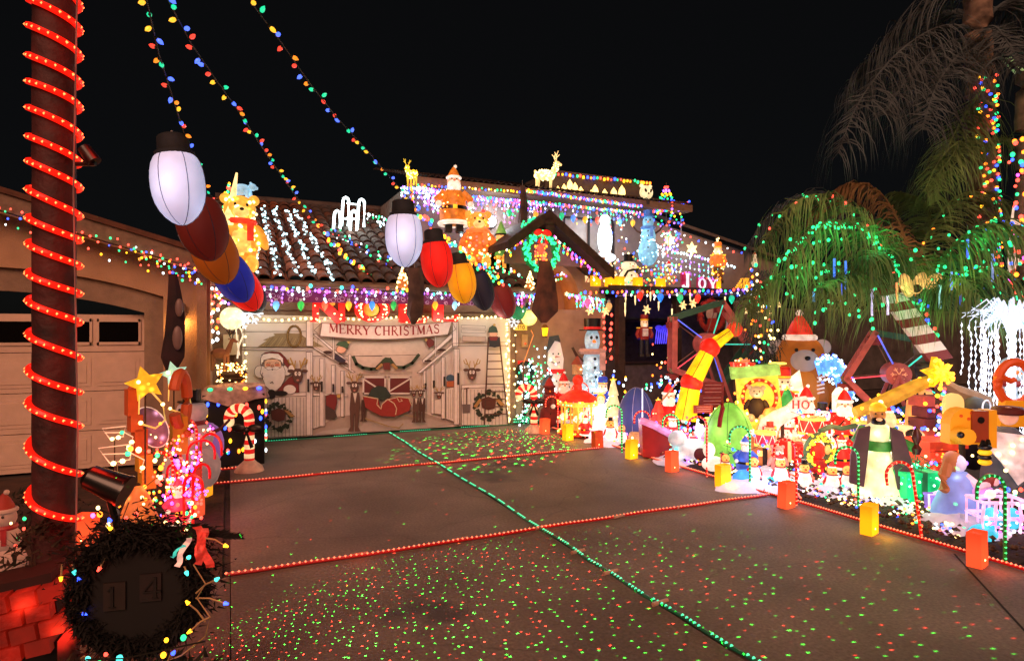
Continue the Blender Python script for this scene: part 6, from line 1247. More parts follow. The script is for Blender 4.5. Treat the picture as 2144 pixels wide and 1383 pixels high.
# green standing bulb
GB = mat('green_cloth', '6cb848', .6, .62, '80d048', hot=1.6, hs=3.5, noise=.08)
t = big_bulb('light green giant lit bulb standing tip up among the figures', GP(1526, 8.7, .40), .66, .92, GB, (PI, 0, 0), False, name='standing_bulb', line='1a5a28'); lamp((0, .0, -.8), '90ff60', .5, .1, t)
o = B().tube([(0, 0, 0), (.02, 0, .12), (.05, -.01, .25), (.04, 0, .33)], .03, n=7).build('red_stocking', mat('stocking', '8a1818', .8, .1, samp=False)); o.location = wp(1506, 893, 8.2); tag(o, 'thin dark red stocking hanging over the green bulb', 'stocking')
# small lit figures row
for (px, top, base, hat, ant, lb) in ((1519, 940, 1000, None, True, 'small lit reindeer chick with antlers behind the yellow bag'), (1578, 946, 1014, None, False, 'bare headed round small lit figure behind the green cane'), (1634, 945, 1020, 'santa', False, 'small lit singing penguin in a red cap between the canes'), (1684, 956, 1030, 'top', False, 'small lit penguin in a dark top hat right of the red cane'), (1742, 962, 1034, 'santa', False, 'small lit duckling with red cap near the fabric wreath')):
    d = gz(base); penguin(lb, GP(px, d, .02), HT(top, d)-.05, face(gp(px, d), .3), hat, None, ant=ant)
gift('orange red basket under the lit duckling', GP(1742, 7.3, 0), .14, -.4, 'ff7050', 'ffb090', .8)
t = thing('lit_deer_pair', 'small lit snow deer resting behind the yellow bag', 'yard figure', GP(1494, 8.2), -.4); m = glow('fff0dc', .95, .5)
B().ell((0, 0, .12), (.16, .1, .1)).build('body', m, t); B().ell((-.06, 0, .3), (.08, .07, .1)).build('head', m, t); B().box((.08, -.1, .2), (.04, .03, .16)).build('scarf', glow('d02020', .7), t)
santa('pale lit gnome with long white beard behind the small figures', GP(1560, 8.0), HT(912, 8.0), 0, .7, coat='3858b8')
for (px, d, s_, lb) in ((1560, 7.7, .16, 'glowing blue ice block left of the green cane'), (1620, 7.6, .1, 'small turquoise glowing ice block at the penguin feet')):
    t = thing('ice_block', lb, 'ice block', GP(px, d)); B().ell((0, 0, s_*.4), (s_*1.1, s_*.8, s_*.6), n=7, k=5).build('ice', glow('3898ff' if s_ > .12 else '20d8c8', 1.1, 1, 12), t, smooth=False); lamp((0, -.3, .15), '70a0ff', 2.5, .1, t)
# snow felt mounds
def mound(label, px, d, rx, ry, h, c='d8d0e0', e=.3, seed=1):
    t = thing('snow_blanket', label, 'snow blanket', GP(px, d, 0), seed*.7); rr = random.Random(seed); n = 16; vs = []; fs = []
    for i in range(7):
        u = i/6
        for j in range(n): a = 2*PI*j/n; k = 1+.18*math.sin(a*3+seed)+.1*math.sin(a*5+seed*2); vs.append((rx*u*k*math.cos(a), ry*u*k*math.sin(a), h*(1-u*u)+.02*math.sin(a*4+i)))
    for i in range(6):
        for j in range(n): fs.append((i*n+j, (i+1)*n+j, (i+1)*n+(j+1) % n, i*n+(j+1) % n))
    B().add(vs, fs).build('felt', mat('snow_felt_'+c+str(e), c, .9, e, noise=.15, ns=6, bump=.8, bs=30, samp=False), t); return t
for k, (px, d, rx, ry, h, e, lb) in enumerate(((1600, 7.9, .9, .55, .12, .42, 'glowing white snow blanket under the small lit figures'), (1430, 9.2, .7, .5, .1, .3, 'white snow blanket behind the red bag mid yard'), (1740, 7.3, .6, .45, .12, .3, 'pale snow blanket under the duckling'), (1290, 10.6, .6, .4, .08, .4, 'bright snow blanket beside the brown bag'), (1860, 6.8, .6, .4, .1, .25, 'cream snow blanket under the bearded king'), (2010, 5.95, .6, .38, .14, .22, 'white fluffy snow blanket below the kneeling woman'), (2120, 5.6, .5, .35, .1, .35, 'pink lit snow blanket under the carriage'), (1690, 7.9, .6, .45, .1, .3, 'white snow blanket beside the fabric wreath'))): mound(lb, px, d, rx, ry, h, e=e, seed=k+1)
for (px, d, c, w) in ((1600, 7.4, 'c8c8ff', 8), (1660, 7.8, 'ffe0d0', 5), (1500, 8.4, 'ffe0c0', 5), (1740, 7.0, 'e8d0ff', 4), (1430, 9.0, 'e0c0ff', 4), (2090, 5.6, 'ffc0f0', 2.5), (1300, 9.8, 'ffe8f0', 4), (1220, 10.6, 'ffd090', 4)): lamp(GP(px, d, .55), c, w, .2)
# stocking with teddy, tower of gifts
t = thing('lit_stocking', 'huge yellow lit stocking with a teddy bear looking out', 'stocking', GP(1588, 9.6), -.7); ym = glow('ffd040', .9, 1.6, 6)
B().poly([(-.34, .3), (.3, .3), (.34, .55), (.26, 1.2), (-.34, 1.25), (-.3, .7)], -.12, .24).build('stocking_body', ym, t, smooth=False); B().poly([(-.4, 1.12), (.3, 1.2), (.28, 1.36), (-.42, 1.3)], -.15, .3).build('green_cuff', glow('90c860', .6, .6), t, smooth=False)
B().tube([(.0+.24*math.cos(a*PI/9), -.14, .86+.26*math.sin(a*PI/9)) for a in range(18)], .03, n=6, closed=True).build('red_rim', glow('a83018', .5, 1), t); specks(t, [(.0+.24*math.cos(a*.4), -.18, .86+.26*math.sin(a*.4)) for a in range(16)], 'r o', .02)
B().poly([(-.3, .1), (.3, .1), (.33, .32), (-.33, .32)], -.14, .26).build('toe', glow('ff8838', .8, 1.5), t, smooth=False); lamp((0, -.6, .8), 'ffc040', 6, .15, t)
bear('small beige teddy bear with dark coat inside the yellow stocking', GP(1584, 9.25, .55), .62, -.2, glow('c8b088', .35), glow('e0d0b0', .4), robe=mat('dark_coat', '2a1814', .8, .03, samp=False))
gift('red lit striped gift box on top of the yellow stocking', GP(1554, 9.7, HT(790, 9.7)), .26, -.3, 'e83020', 'ff9080', .75, 'r ww')
t = thing('toy_plane', 'small tan toy aeroplane above the red gift box', 'toy', wp(1553, 758, 9.7)); B().ell((0, 0, 0), (.12, .035, .035)).box((.0, 0, .03), (.05, .26, .015)).box((.1, 0, .04), (.02, .03, .07)).build('plane_body', glow('c89850', .5), t); B().ell((-.02, 0, .05), .03, n=8, k=6).build('canopy', glow('ffd060', 1), t)
t = thing('lit_star_bow', 'warm lit crouching figure at the foot of the yellow stocking', 'yard figure', GP(1612, 9.2), -.3); m = glow('f08848', .8, 1.6, 8); B().ell((0, 0, .3), (.22, .18, .3)).build('body', m, t); B().ell((0, -.02, .62), (.13, .12, .13)).build('head', m, t)
# big bear
bm = mat('bear_brown', '9a5420', .7, .42, 'c86820', hot=.5, hs=2.5, noise=.15, ns=3, bump=.3, bs=120); mz = mat('bear_muzzle', 'b09890', .7, .42, noise=.1, samp=False)
p_ = GP(1674, 11.5); t = thing('giant_teddy_bear', 'huge brown fabric bear with santa hat towering over the yard', 'bear', p_, face(p_, .25))
B().ell((0, 0, .72), (.52, .44, .66), n=22, k=14).build('body', bm, t); B().ell((0, -.14, .74), (.36, .34, .5), n=18, k=12).build('belly', mat('bear_belly', 'b86820', .7, .5, 'd87820', noise=.1, samp=False), t)
B().ell((0, 0, 1.42), (.42, .38, .38), n=22, k=14).build('head', bm, t); B().ell((0, -.33, 1.33), (.24, .2, .2)).build('muzzle', mz, t); B().ell((0, -.53, 1.38), (.05, .03, .04)).build('nose', BK(), t)
for s in (-1, 1):
    B().ell((s*.14, -.345, 1.52), .035, n=8, k=6).build('eye', BK(), t); B().ell((s*.4, .02, 1.56), (.15, .07, .15)).build('ear', mz, t); B().ell((s*.5, -.12, .85), (.14, .16, .34), R=Matrix.Rotation(-s*.35, 3, 'Y')).build('arm', bm, t); B().ell((s*.3, -.3, .16), (.2, .26, .17)).build('paw', bm, t)
    for k in range(5): B().box((s*.24, -.46+.012*k, 1.05-k*.07), (.13, .03, .028), r=Matrix.Rotation(-s*.25, 3, 'Y')).build('sash_stripe', glow('f0d0c0', .55), t, smooth=False)
B().tube([(.3*math.cos(a*PI/8), .27*math.sin(a*PI/8), 1.09) for a in range(16)], .06, n=6, closed=True).build('collar', glow('602828', .3), t)
hat_santa(t, 1, (0, 0, 1.74), .24, glow('e03020', .7, .6), glow('f8d8c0', .8), 0)
t = thing('angel_wing', 'icy blue lit feathered wing arching right of the huge bear', 'light sculpture', wp(1768, 850, 10.9)); m = glow('70b0f0', .8, 1.2, 12); n = 14; vs = []; 
for i in range(n):
    u = i/(n-1); a = lerp(2.0, .1, u); c_ = (-.38+.62*math.cos(a)*1.0, .0, .05+.92*math.sin(a)*.9); d_ = (-.38+.36*math.cos(a), .0, -.02+.62*math.sin(a)); vs += [c_, d_, (c_[0], .09, c_[2]), (d_[0], .09, d_[2])]
B().add(vs, [q for i in range(n-1) for q in ((i*4, i*4+1, i*4+5, i*4+4), (i*4+2, i*4+6, i*4+7, i*4+3), (i*4, i*4+4, i*4+6, i*4+2))]).build('feather_panel', m, t); specks(t, [jit(vs[(i % n)*4], .05) for i in range(90)]+[jit(vs[(i % n)*4+1], .1) for i in range(40)], 'cw w b', .02); lamp((-.1, -.5, .4), '90c8ff', 6, .2, t)
# HO HO board
t = thing('greeting_board', 'white scroll shaped board with red letters HO HO', 'sign', wp(1640, 862, 8.9), -.6); B().poly([(-.34, -.26), (-.3, -.1), (-.12, .02), (.05, .1), (.16, .22), (.3, .24), (.36, .12), (.28, .0), (.1, -.08), (-.05, -.2), (-.12, -.42), (-.3, -.6), (-.42, -.44)], -.03, .06).build('board', glow('e8d8d0', .5), t, smooth=False)
b = B(); word(b, 'HO', .1, .06, .12, -.04, th=.012); word(b, 'HO', -.3, -.3, .1, -.04, th=.012); b.build('letters', glow('c02020', .5), t, smooth=False, kind='stuff'); B().box((0, .05, -.7), (.04, .04, 1.2)).build('post', DK, t)
# candle, santa robes, snow figures centre
t = thing('lit_candle', 'white lit candle on a red base behind the santa coat', 'candle', GP(1757, 9.6)); B().cone((0, 0, .3), (0, 0, .62), .16, .15, n=14).build('holder', glow('e02818', .7, 1), t); B().lathe([(.1, .6), (.1, .9), (.05, .98), (.01, 1.0)], n=14).build('wax', glow('fff0c8', 1.6), t); B().ell((0, 0, .15), (.2, .18, .17)).build('foot', glow('e02818', .6), t)
santa('wide red lit santa coat standing right of the giant bear', GP(1768, 9.0), HT(812, 9.0), -.2, .85, coat='e81c14', spots='r ww')
santa('red lit santa partly behind the green cane at the wreath', GP(1762, 8.2), HT(908, 8.2), .1, .8, coat='e01c18')
snowman('lit snowman with red hat and striped scarf in the middle of the yard', GP(1650, 9.0), HT(862, 9.0), -.3, glow('f4d8c8', .75, .8, 7), 'santa', glow('d82820', .6), 'd03828', thin=1.15)
snowman('lit orange snow figure behind the small figures', GP(1612, 8.8), HT(880, 8.8), -.2, glow('f0a880', .65, 1.2, 7), 'top', glow('b03020', .4), 'd83020')
santa('lit red and white santa low in front of the snowman', GP(1688, 8.4), HT(908, 8.4), .2, .75)
bear('pink lit bear cub with scarf left of the fabric wreath', GP(1628, 8.1), HT(925, 8.1), 0, glow('e88878', .6, .8), glow('ffe0d0', .8), scarf=glow('c02020', .6))
gift('pale lit gift parcel with red ribbon behind the small penguins', GP(1585, 8.9), .36, -.2, 'f0d8c8', 'd02020', .7)
gift('red lit gift parcel beside the pink bear cub', GP(1668, 8.8), .34, .2, 'd82820', 'ffd8a0', .6)
gift('white lit gift parcel right of the santa coat', GP(1800, 8.4), .3, .1, 'e8d8e0', 'c04060', .5)
t, bo = wreath('green fabric wreath with a red stuffed bow in its middle', wp(1712, 944, 7.9), .20, .062, mat('wreath_fabric', '4a6a4a', .7, .22, noise=.2, samp=False), 'y', n=60, sr=.014); B().ell((0, 0, .01), (.12, .07, .11)).build('centre', glow('e02818', .75, 1.2), t); B().ell((.09, -.07, .03), (.04, .03, .06)).build('flap', glow('ffb060', .9), t); B().ell((0, 0, -.17), (.15, .07, .1)).build('knot', glow('b81818', .4), t); B().cone((0, 0, -.2), (0, 0, -.5), .07, .1).build('tail', glow('e02820', .7, 1), t)
o = B().tube([(-.25, 0, .12), (-.05, 0, .17), (.15, 0, .13), (.42, 0, .15)], .035, n=7).build('garland_arm', mat('wreath_fabric', '4a6a4a')); o.location = wp(1745, 918, 8.1); tag(o, 'green fabric garland arm above the wreath', 'garland')
# king
def king():
    d = 7.0; t = thing('king_figure', 'bearded wise king with cream robe and dark purple cape', 'nativity figure', GP(1838, d), -.8); H = HT(846, d)
    cr = glow('f4e8b0', .75, 1.6, 5); pu = mat('cape_purple', '4a2838', .7, .14, noise=.2, samp=False); gr = glow('3a8038', .4, 1.2, 7); sk = glow('b87838', .6, 1.2, 9)
    B(H).lathe([(.26, 0), (.22, .12), (.12, .45), (.1, .6), (.12, .74), (.05, .8)], n=16).build('robe', cr, t); B(H).lathe([(.135, .5), (.14, .56), (.12, .6)], n=14).build('sash', gr, t)
    for s in (-1, 1):
        B(H).poly([(s*.09, .76), (s*.2, .72), (s*.27, .45), (s*.28, .16), (s*.15, .13), (s*.12, .4)], -.16, .08).build('cape', pu, t)
        B(H).tube([(s*.12, 0, .72), (s*.2, -.05, .6), (s*.12 if s < 0 else .3, -.12, .56)], [.06, .06, .05], n=8).build('sleeve', gr, t)
    B(H).ell((0, 0, .87), (.075, .07, .085)).build('head', sk, t); B(H).ell((0, -.03, .80), (.07, .06, .06)).build('beard', BK(), t); B(H).lathe([(.08, .91), (.085, .95), (.06, .98), (.02, 1.0)], n=12).build('crown', glow('e0b020', .9, 2), t); B(H).ell((0, -.085, .83), (.03, .02, .018)).build('mouth', glow('ffb080', .6), t); eyes(t, H, .03, -.065, .885, .009)
    B(H).lathe([(.03, .5), (.05, .56), (.02, .6), (.045, .66), (.03, .74), (.005, .78)], (.32, -.14, 0), n=10).build('urn', mat('urn', '4a1814', .4, .1), t); lamp((0, -.5, .5), 'fff0a0', 3, .1, t)
king()
# cow, giraffe, gift, stable
t = thing('cow_figure', 'cream lit cow with black patches and red cap behind the king', 'yard figure', GP(1888, 8.2), -.75); cm = glow('f0c890', .85, .7, 7)
B().ell((0, 0, .42), (.3, .17, .22)).build('body', cm, t); B().ell((-.2, -.05, .68), (.13, .12, .16)).build('head', cm, t); B().ell((-.24, -.12, .6), (.08, .07, .06)).build('muzzle', glow('f0b098', .8), t)
for (x, y) in ((-.18, -.1), (-.16, .1), (.2, -.1), (.18, .1)): B().cone((x, y, .3), (x, y, 0), .06, .05).build('leg', cm, t)
for (x, z, a, b_) in ((.1, .52, .1, .08), (.24, .4, .07, .1), (-.05, .35, .06, .06)): B().ell((x, -.13, z), (a, .06, b_)).build('patch', BK(), t)
for s in (-1, 1): B().ell((-.2+s*.14, -.02, .74), (.07, .03, .035)).build('ear', BK(), t)
hat_santa(t, 1, (-.2, -.03, .8), .08, glow('c83018', .6), glow('fff0e0', .8)); eyes(t, 1, .04, -.165, .7, .012)
t = thing('giraffe_figure', 'orange lit giraffe with brown spots and a red cap', 'yard figure', GP(1915, 8.5), -.4); gm = glow('f0a050', .85, .5, 5)
B().cone((0, 0, .1), (-.01, 0, .92), .16, .085, n=12).build('neck', gm, t); B().ell((.06, -.04, .98), (.17, .1, .1)).build('head', gm, t); B().ell((.15, -.06, .95), (.08, .075, .06)).build('muzzle', glow('f8b878', .9), t); eyes(t, 1, .05, -.13, 1.02, .016)
for (x, z) in ((.0, .78), (.02, .58), (-.05, .4), (.06, .28)): B().ell((x, -.1-.02*(1-z), z), (.04, .03, .045)).build('spot', mat('spot_brown', '6a2818', .7, .1, samp=False), t)
for s in (-1, 1): B().tube([(.03+s*.05, 0, 1.06), (.03+s*.06, 0, 1.15)], .012, n=5).build('horn', gm, t)
hat_santa(t, 1, (.12, 0, 1.05), .08, glow('b02020', .5), glow('ff9080', .6), .8); B().ell((0, 0, .1), (.22, .18, .12)).build('body', gm, t); strand('dark wired minis at the giraffe base', [GP(1890, 8.2, .35), GP(1940, 8.1, .3)], .05, 'v b y', .02, .06)
gift('green glowing mesh gift box with a tinsel bow', GP(1905, 6.9, 0), .40, -.3, '10c070', '20603a', .85, 'g w', tinsel=True); lamp(GP(1895, 6.5, .3), '30ffa0', 3, .1)
# stable arms and star
d = 8.0; t = thing('stable_roof', 'brown swooping stable roof of yellow lit fabric arms under the star', 'stable roof', wp(1955, 800, d)); o0 = Vector(t.location); SM = mat('stable_brown', '7a6250', .7, .22, '907040', noise=.2, samp=False); SY = mat('stable_yellow', 'a88838', .7, .5, 'd8a020', hot=1.6, hs=4, noise=.2)
LA = [wp(x, y, d)-o0 for x, y in ((1955, 792), (1915, 808), (1870, 830), (1825, 850), (1790, 862))]; RA = [wp(x, y, d)-o0 for x, y in ((1965, 795), (2000, 818), (2040, 832), (2075, 846), (2110, 862))]
B().tube(LA, [.07, .09, .1, .09, .07], n=8).build('left_arm', SY, t); B().tube(RA, [.07, .09, .1, .09, .1], n=8).build('right_arm', SM, t)
specks(t, [jit(p, .07) for p in along(LA, .045)], 'y y ww', .026); specks(t, [jit(p, .07) for p in along(RA, .09)], 'y ww', .026)
for p in (LA[3], RA[4]): B().cone(p, (p.x, p.y, -o0.z), .05, .06, n=8).build('post', SM, t)
t = thing('lit_star', 'large yellow lit star on top of the stable roof', 'star light', wp(1962, 778, 7.9), -.35); B().poly(star_pts(5, .2, .09, a0=PI/2+.2), -.05, .1).build('star_body', glow('f0b818', .9, 2, 9), t, smooth=False); B().poly(star_pts(8, .15, .06), -.08, .02).build('front_star', glow('ffd030', 1.1, 2, 9), t, smooth=False); specks(t, [(random.gauss(0, .09), -.1, random.gauss(0, .09)) for _ in range(22)], 'y y o', .024); lamp((0, -.4, 0), 'ffc030', 4, .1, t)
t = thing('light_post', 'post wound with violet and red bulbs under the star', 'post', GP(1966, 7.9)); B().cone((0, 0, 0), (0, 0, 1.15), .05, .04, n=10).build('pole', mat('post_dark', '3a2c34', .7), t); specks(t, [(.05*math.cos(k*1.1), -.06*abs(math.sin(k*1.1)), .1+k*.022) for k in range(48)], 'v b r y g', .024)
t = thing('brick_tower', 'brick patterned tower with coloured bulbs under the stable roof', 'brick tower', GP(1945, 8.2), -.3)
for r_ in range(7):
    for c_ in range(2): B().box(((c_-.5)*.2+(r_ % 2)*.05, 0, .08+r_*.145), (.185, .26, .13)).build('brick', mat('lit_brick_a', '7a3838', .7, .16, samp=False) if (r_+c_) % 3 else mat('lit_brick_b', 'c85848', .7, .3, samp=False), t, smooth=False)
specks(t, [(random.uniform(-.2, .2), -.15, random.uniform(.1, 1.05)) for _ in range(18)], 'o y b r', .024)
t = thing('chimney', 'red lit fabric chimney with sagging sides left of the kneeling woman', 'chimney', GP(1958, 7.2), -.3); B().box((0, 0, .28), (.42, .34, .56)).build('body', mat('chimney_red', 'd84028', .6, .6, 'e83c20', hot=1.6, hs=9, noise=.15), t, smooth=False); B().box((0, 0, .58), (.48, .4, .08)).build('rim', mat('chimney_red', 'd84028'), t, smooth=False); specks(t, [(random.uniform(-.2, .2), -.18, random.uniform(.05, .6)) for _ in range(26)], 'o ww r', .015)
for r_ in range(4): B().tube([(-.215, -.175, .12+r_*.13), (.215, -.175, .12+r_*.13)], .005, n=4).build('seam', paint('601810'), t)
strand('dense violet minis in the dark behind the cow', [GP(1880, 9.2, .55), GP(1925, 9.2, .75)], .012, 'v b cw', .02, .13, wire=False); strand('dense blue white minis under the right ferris wheel', [GP(1895, 9.0, .35), GP(1935, 9.0, .45)], .014, 'b cw w', .02, .09, wire=False)
o = B().tube([(-.12, 0, 0), (.12, 0, -.01)], .012, n=6).build('red_light_bar', glow('ff3030', 1.5)); o.location = wp(1887, 884, 8.9); tag(o, 'short red light bar among the violet minis', 'light bar')
# painted wooden pieces
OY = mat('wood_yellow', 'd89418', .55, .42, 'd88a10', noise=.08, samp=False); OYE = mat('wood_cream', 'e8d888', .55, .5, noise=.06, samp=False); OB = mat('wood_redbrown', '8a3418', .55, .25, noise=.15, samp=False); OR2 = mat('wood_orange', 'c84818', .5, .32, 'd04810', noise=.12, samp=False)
def archb(t, x, z, w, h, y, th, m, nm='block'):
    B().poly([(x-w/2, z), (x+w/2, z), (x+w/2, z+h-w/2)]+[(x+w/2*math.cos(a*PI/8), z+h-w/2+w/2*math.sin(a*PI/8)) for a in range(1, 9)], y, th).build(nm, m, t, smooth=False)
t = thing('toy_block_train', 'yellow rounded wooden toy train block with red dots', 'wooden toy', wp(2014, 925, 6.7), -.45)
archb(t, .08, 0, .34, .36, .05, .12, OYE, 'rear_arch'); archb(t, -.02, 0, .34, .38, -.1, .16, OY, 'body_block'); B().cone((-.1, -.1, .1), (-.1, -.24, .1), .1, .085, n=14).build('snout', OY, t); B().ell((-.17, -.23, .12), .035).build('nose', BK(), t)
for (x, z) in ((-.08, .3), (0, .27), (.03, .33), (.06, .24)): B().cone((x, -.1, z), (x, -.112, z), .016, .016, n=10).build('red_dot', OR2, t)
B().cone((0, 0, 0), (0, 0, -.6), .03, .03).build('stake', DK, t)
archb(t, -.02, .3, .2, .22, .08, .06, OYE, 'top_arch')
t = thing('toy_block', 'red brown wooden block with a dark round hole', 'wooden toy', wp(2042, 915, 6.65), -.45); B().box((0, 0, .13), (.17, .16, .33)).build('block', OB, t, smooth=False); B().cone((0, -.08, .2), (0, -.09, .2), .035, .035, n=12).build('hole', BK(), t); B().box((.14, .02, .1), (.1, .14, .4)).build('side_block', OY, t, smooth=False)
t = thing('toy_letter', 'orange wooden ring shaped letter with a notch at the right edge', 'wooden toy', wp(2125, 800, 7.2), -.5)
B().tube([(.19*math.cos(a), 0, .24*math.sin(a)) for a in [math.radians(20+k*16) for k in range(21)]], .05, n=8).build('ring', OR2, t); B().tube([(-.13, 0, .06), (-.04, 0, .02), (0, 0, .04)], .035, n=8).build('tongue', OR2, t); B().poly([(-.2, -.5), (.2, -.5), (.16, -.2), (-.14, -.2)], -.06, .12).build('plinth', OY, t, smooth=False); B().cone((0, 0, -.5), (0, 0, -1.3), .04, .04).build('stake', DK, t)
# kneeling woman, shepherd, carriage
t = thing('kneeling_woman', 'kneeling woman figure in a pale blue robe with brown hair', 'nativity figure', GP(2005, 6.15), -.3); bl = mat('robe_blue', '8098d8', .6, .5, '7890e0', hot=1.6, hs=6, noise=.1); sk = glow('e8b8c8', .55, .4)
B().lathe([(.24, 0), (.22, .12), (.15, .3), (.13, .42), (.08, .48)], n=16).build('robe', bl, t); B().ell((.17, -.03, .1), (.2, .14, .1)).build('skirt', bl, t)
B().ell((0, 0, .56), (.075, .075, .09)).build('head', glow('c8c0d8', .6), t); b = B(); b.ell((-.03, .03, .57), (.095, .08, .11)); b.tube([(-.08, .02, .56), (-.13, .02, .44), (-.14, 0, .32), (-.1, -.02, .28)], [.05, .055, .06, .04], n=8); b.build('hair', mat('hair_brown', 'a86838', .6, .3, noise=.15, samp=False), t)
B().tube([(.02, -.06, .44), (.1, -.14, .36), (.2, -.14, .38)], [.05, .045, .03], n=8).build('arm', sk, t); B().ell((.14, -.1, .3), (.15, .08, .08)).build('shawl', glow('d090e8', .6, .6), t); B().ell((.24, -.12, .42), (.07, .06, .065)).build('baby_head', mat('brown_hood', '8a3428', .6, .2, samp=False), t); B().ell((.255, -.16, .41), (.035, .03, .04)).build('baby_face', glow('f0a8a8', .6), t)
t = thing('shepherd_figure', 'shepherd in a white cloak and dark red turban at the right edge', 'nativity figure', GP(2108, 6.9), -.8); wc = glow('e0ccd0', .55, .9, 6)
B().lathe([(.26, 0), (.24, .3), (.18, .55), (.16, .72), (.08, .8)], n=14).build('robe', mat('robe_slate', '5a6070', .7, .14, samp=False), t); B().poly([(-.24, .78), (.2, .74), (.26, .45), (.02, .22), (-.12, .45), (-.32, .7)], -.26, .06).build('cloak', wc, t); B().ell((0, -.05, .93), (.09, .09, .1)).build('head', glow('e8a890', .6), t); B().tube([(.12*math.cos(a*PI/6), .11*math.sin(a*PI/6)-.04, .99) for a in range(12)], .045, n=7, closed=True).build('turban', mat('turban_red', '5a1814', .6, .14, samp=False), t); specks(t, [(random.uniform(-.2, .2), -.28, random.uniform(.3, .75)) for _ in range(9)], 'ww', .024)
t = thing('bee_figure', 'small black and yellow striped bee below the toy block', 'yard figure', wp(2062, 935, 6.4)); 
for k in range(4): B().ell((0, 0, .0-k*.05), (.07, .06, .035)).build('stripe', glow('ffb018', .9) if k % 2 else BK(), t)
B().poly([(-.08, .02), (-.04, .08), (0, .03), (.05, .08), (.08, .02)], -.02, .03).build('crown', BK(), t)
t = thing('lit_carriage', 'pink and white lit wire carriage at the right edge of the yard', 'carriage', GP(2090, 5.65), -.5); pm = glow('ffb8e0', 1.0, .8, 12)
for z in (.04, .2, .34): B().tube([(-.2, -.12, z), (.2, -.12, z), (.2, .12, z), (-.2, .12, z)], .016, n=6, closed=True).build('rail', pm, t)
for k in range(5):
    x = -.2+k*.1; B().tube([(x, -.12, .04), (x*1.1, -.13, .2), (x, -.12, .34)], .014, n=5).build('upright', pm, t); B().tube([(x, .12, .04), (x, .12, .34)], .01, n=5).build('upright', pm, t)
B().ell((-.05, 0, .17), (.09, .07, .1)).ell((.12, 0, .17), (.07, .07, .1)).build('cushion', glow('40c8d8', .8), t); B().tube([(-.2, 0, .34), (0, 0, .42), (.2, 0, .34)], .018, n=6).build('roof_rail', pm, t); B().ell((-.1, -.05, .4), .04).build('lamp_ball', glow('ffe0a0', 2), t); specks(t, [(random.uniform(-.2, .2), -.13, random.uniform(.04, .36)) for _ in range(40)], 'w p', .012)
t = thing('ice_block', 'cyan glowing ice dome left of the pink carriage', 'ice block', GP(2058, 5.6)); B().ell((0, 0, .04), (.14, .11, .09)).build('ice', glow('30c8e8', .9, 1.2, 12), t)
# ground scatter: little lamps and pebbles
def scatter(label, n, xs, ys, cols, r, seed, name='ground_lights', h=1.0):
    rr = random.Random(seed); b = B(); ms = bulbs(cols)
    for i in range(n):
        x = rr.uniform(*xs); y = rr.uniform(*ys); b.ell((x, y, .06+rr.uniform(0, .05)), (r*rr.uniform(.7, 1.4), r*.8, r*.7), rr.randrange(len(ms)), n=6, k=4)
    o = b.build(name, ms, kind='stuff'); o['label'] = label; return o
scatter('white and warm net bulbs lying on the soil along the yard edge', 420, (5.85, 6.75), (3.3, 6.2), 'ww ww w ww g r ww b o', .016, 11); scatter('coloured bulbs lying on the soil farther up the edge', 420, (5.8, 6.8), (6.2, 10.4), 'ww r g ww w b v o', .019, 12)
scatter('blue and white bulbs glowing in the snow blankets', 260, (6.4, 8.2), (5.2, 7.8), 'b v cw w b g', .018, 13)
scatter('bulbs scattered deeper between the figures', 330, (6.6, 10.2), (5.2, 11), 'r ww g b o v c', .02, 14)
rr = random.Random(5); b = B()
for i in range(2600):
    x = rr.uniform(5.78, 8.4); y = rr.uniform(2.4, 8); s = rr.uniform(.012, .035); b.octa((x, y, .05+rr.uniform(0, .06)), s, 0, .7)
o = b.build('gravel', mat('gravel_stone', '5a4a3c', .9, noise=.5, ns=20), smooth=False, kind='stuff'); o['label'] = 'brown gravel covering the yard bed'
strand('green and yellow minis draped round the deep yard bushes', [GP(1540, 9.5, .9), GP(1600, 9.9, .4)], .03, 'y ww o', .02, .12, wire=False)
for k, (px, py, d) in enumerate(((1700, 860, 8.5), (1830, 960, 7.3), (1450, 900, 9.3), (1980, 960, 6.9), (1560, 930, 8.2), (2120, 1010, 6.2), (1740, 1010, 7.2))):
    strand('coloured minis trailing '+['behind the snowman scarf', 'beside the purple cape', 'over the bluish snow animal', 'above the kneeling woman', 'round the green bulb foot', 'beside the shepherd', 'behind the duckling'][k], [wp(px-45, py, d), wp(px, py+15, d), wp(px+45, py-5, d)], .05, 'ww r b g v', .017, .06)

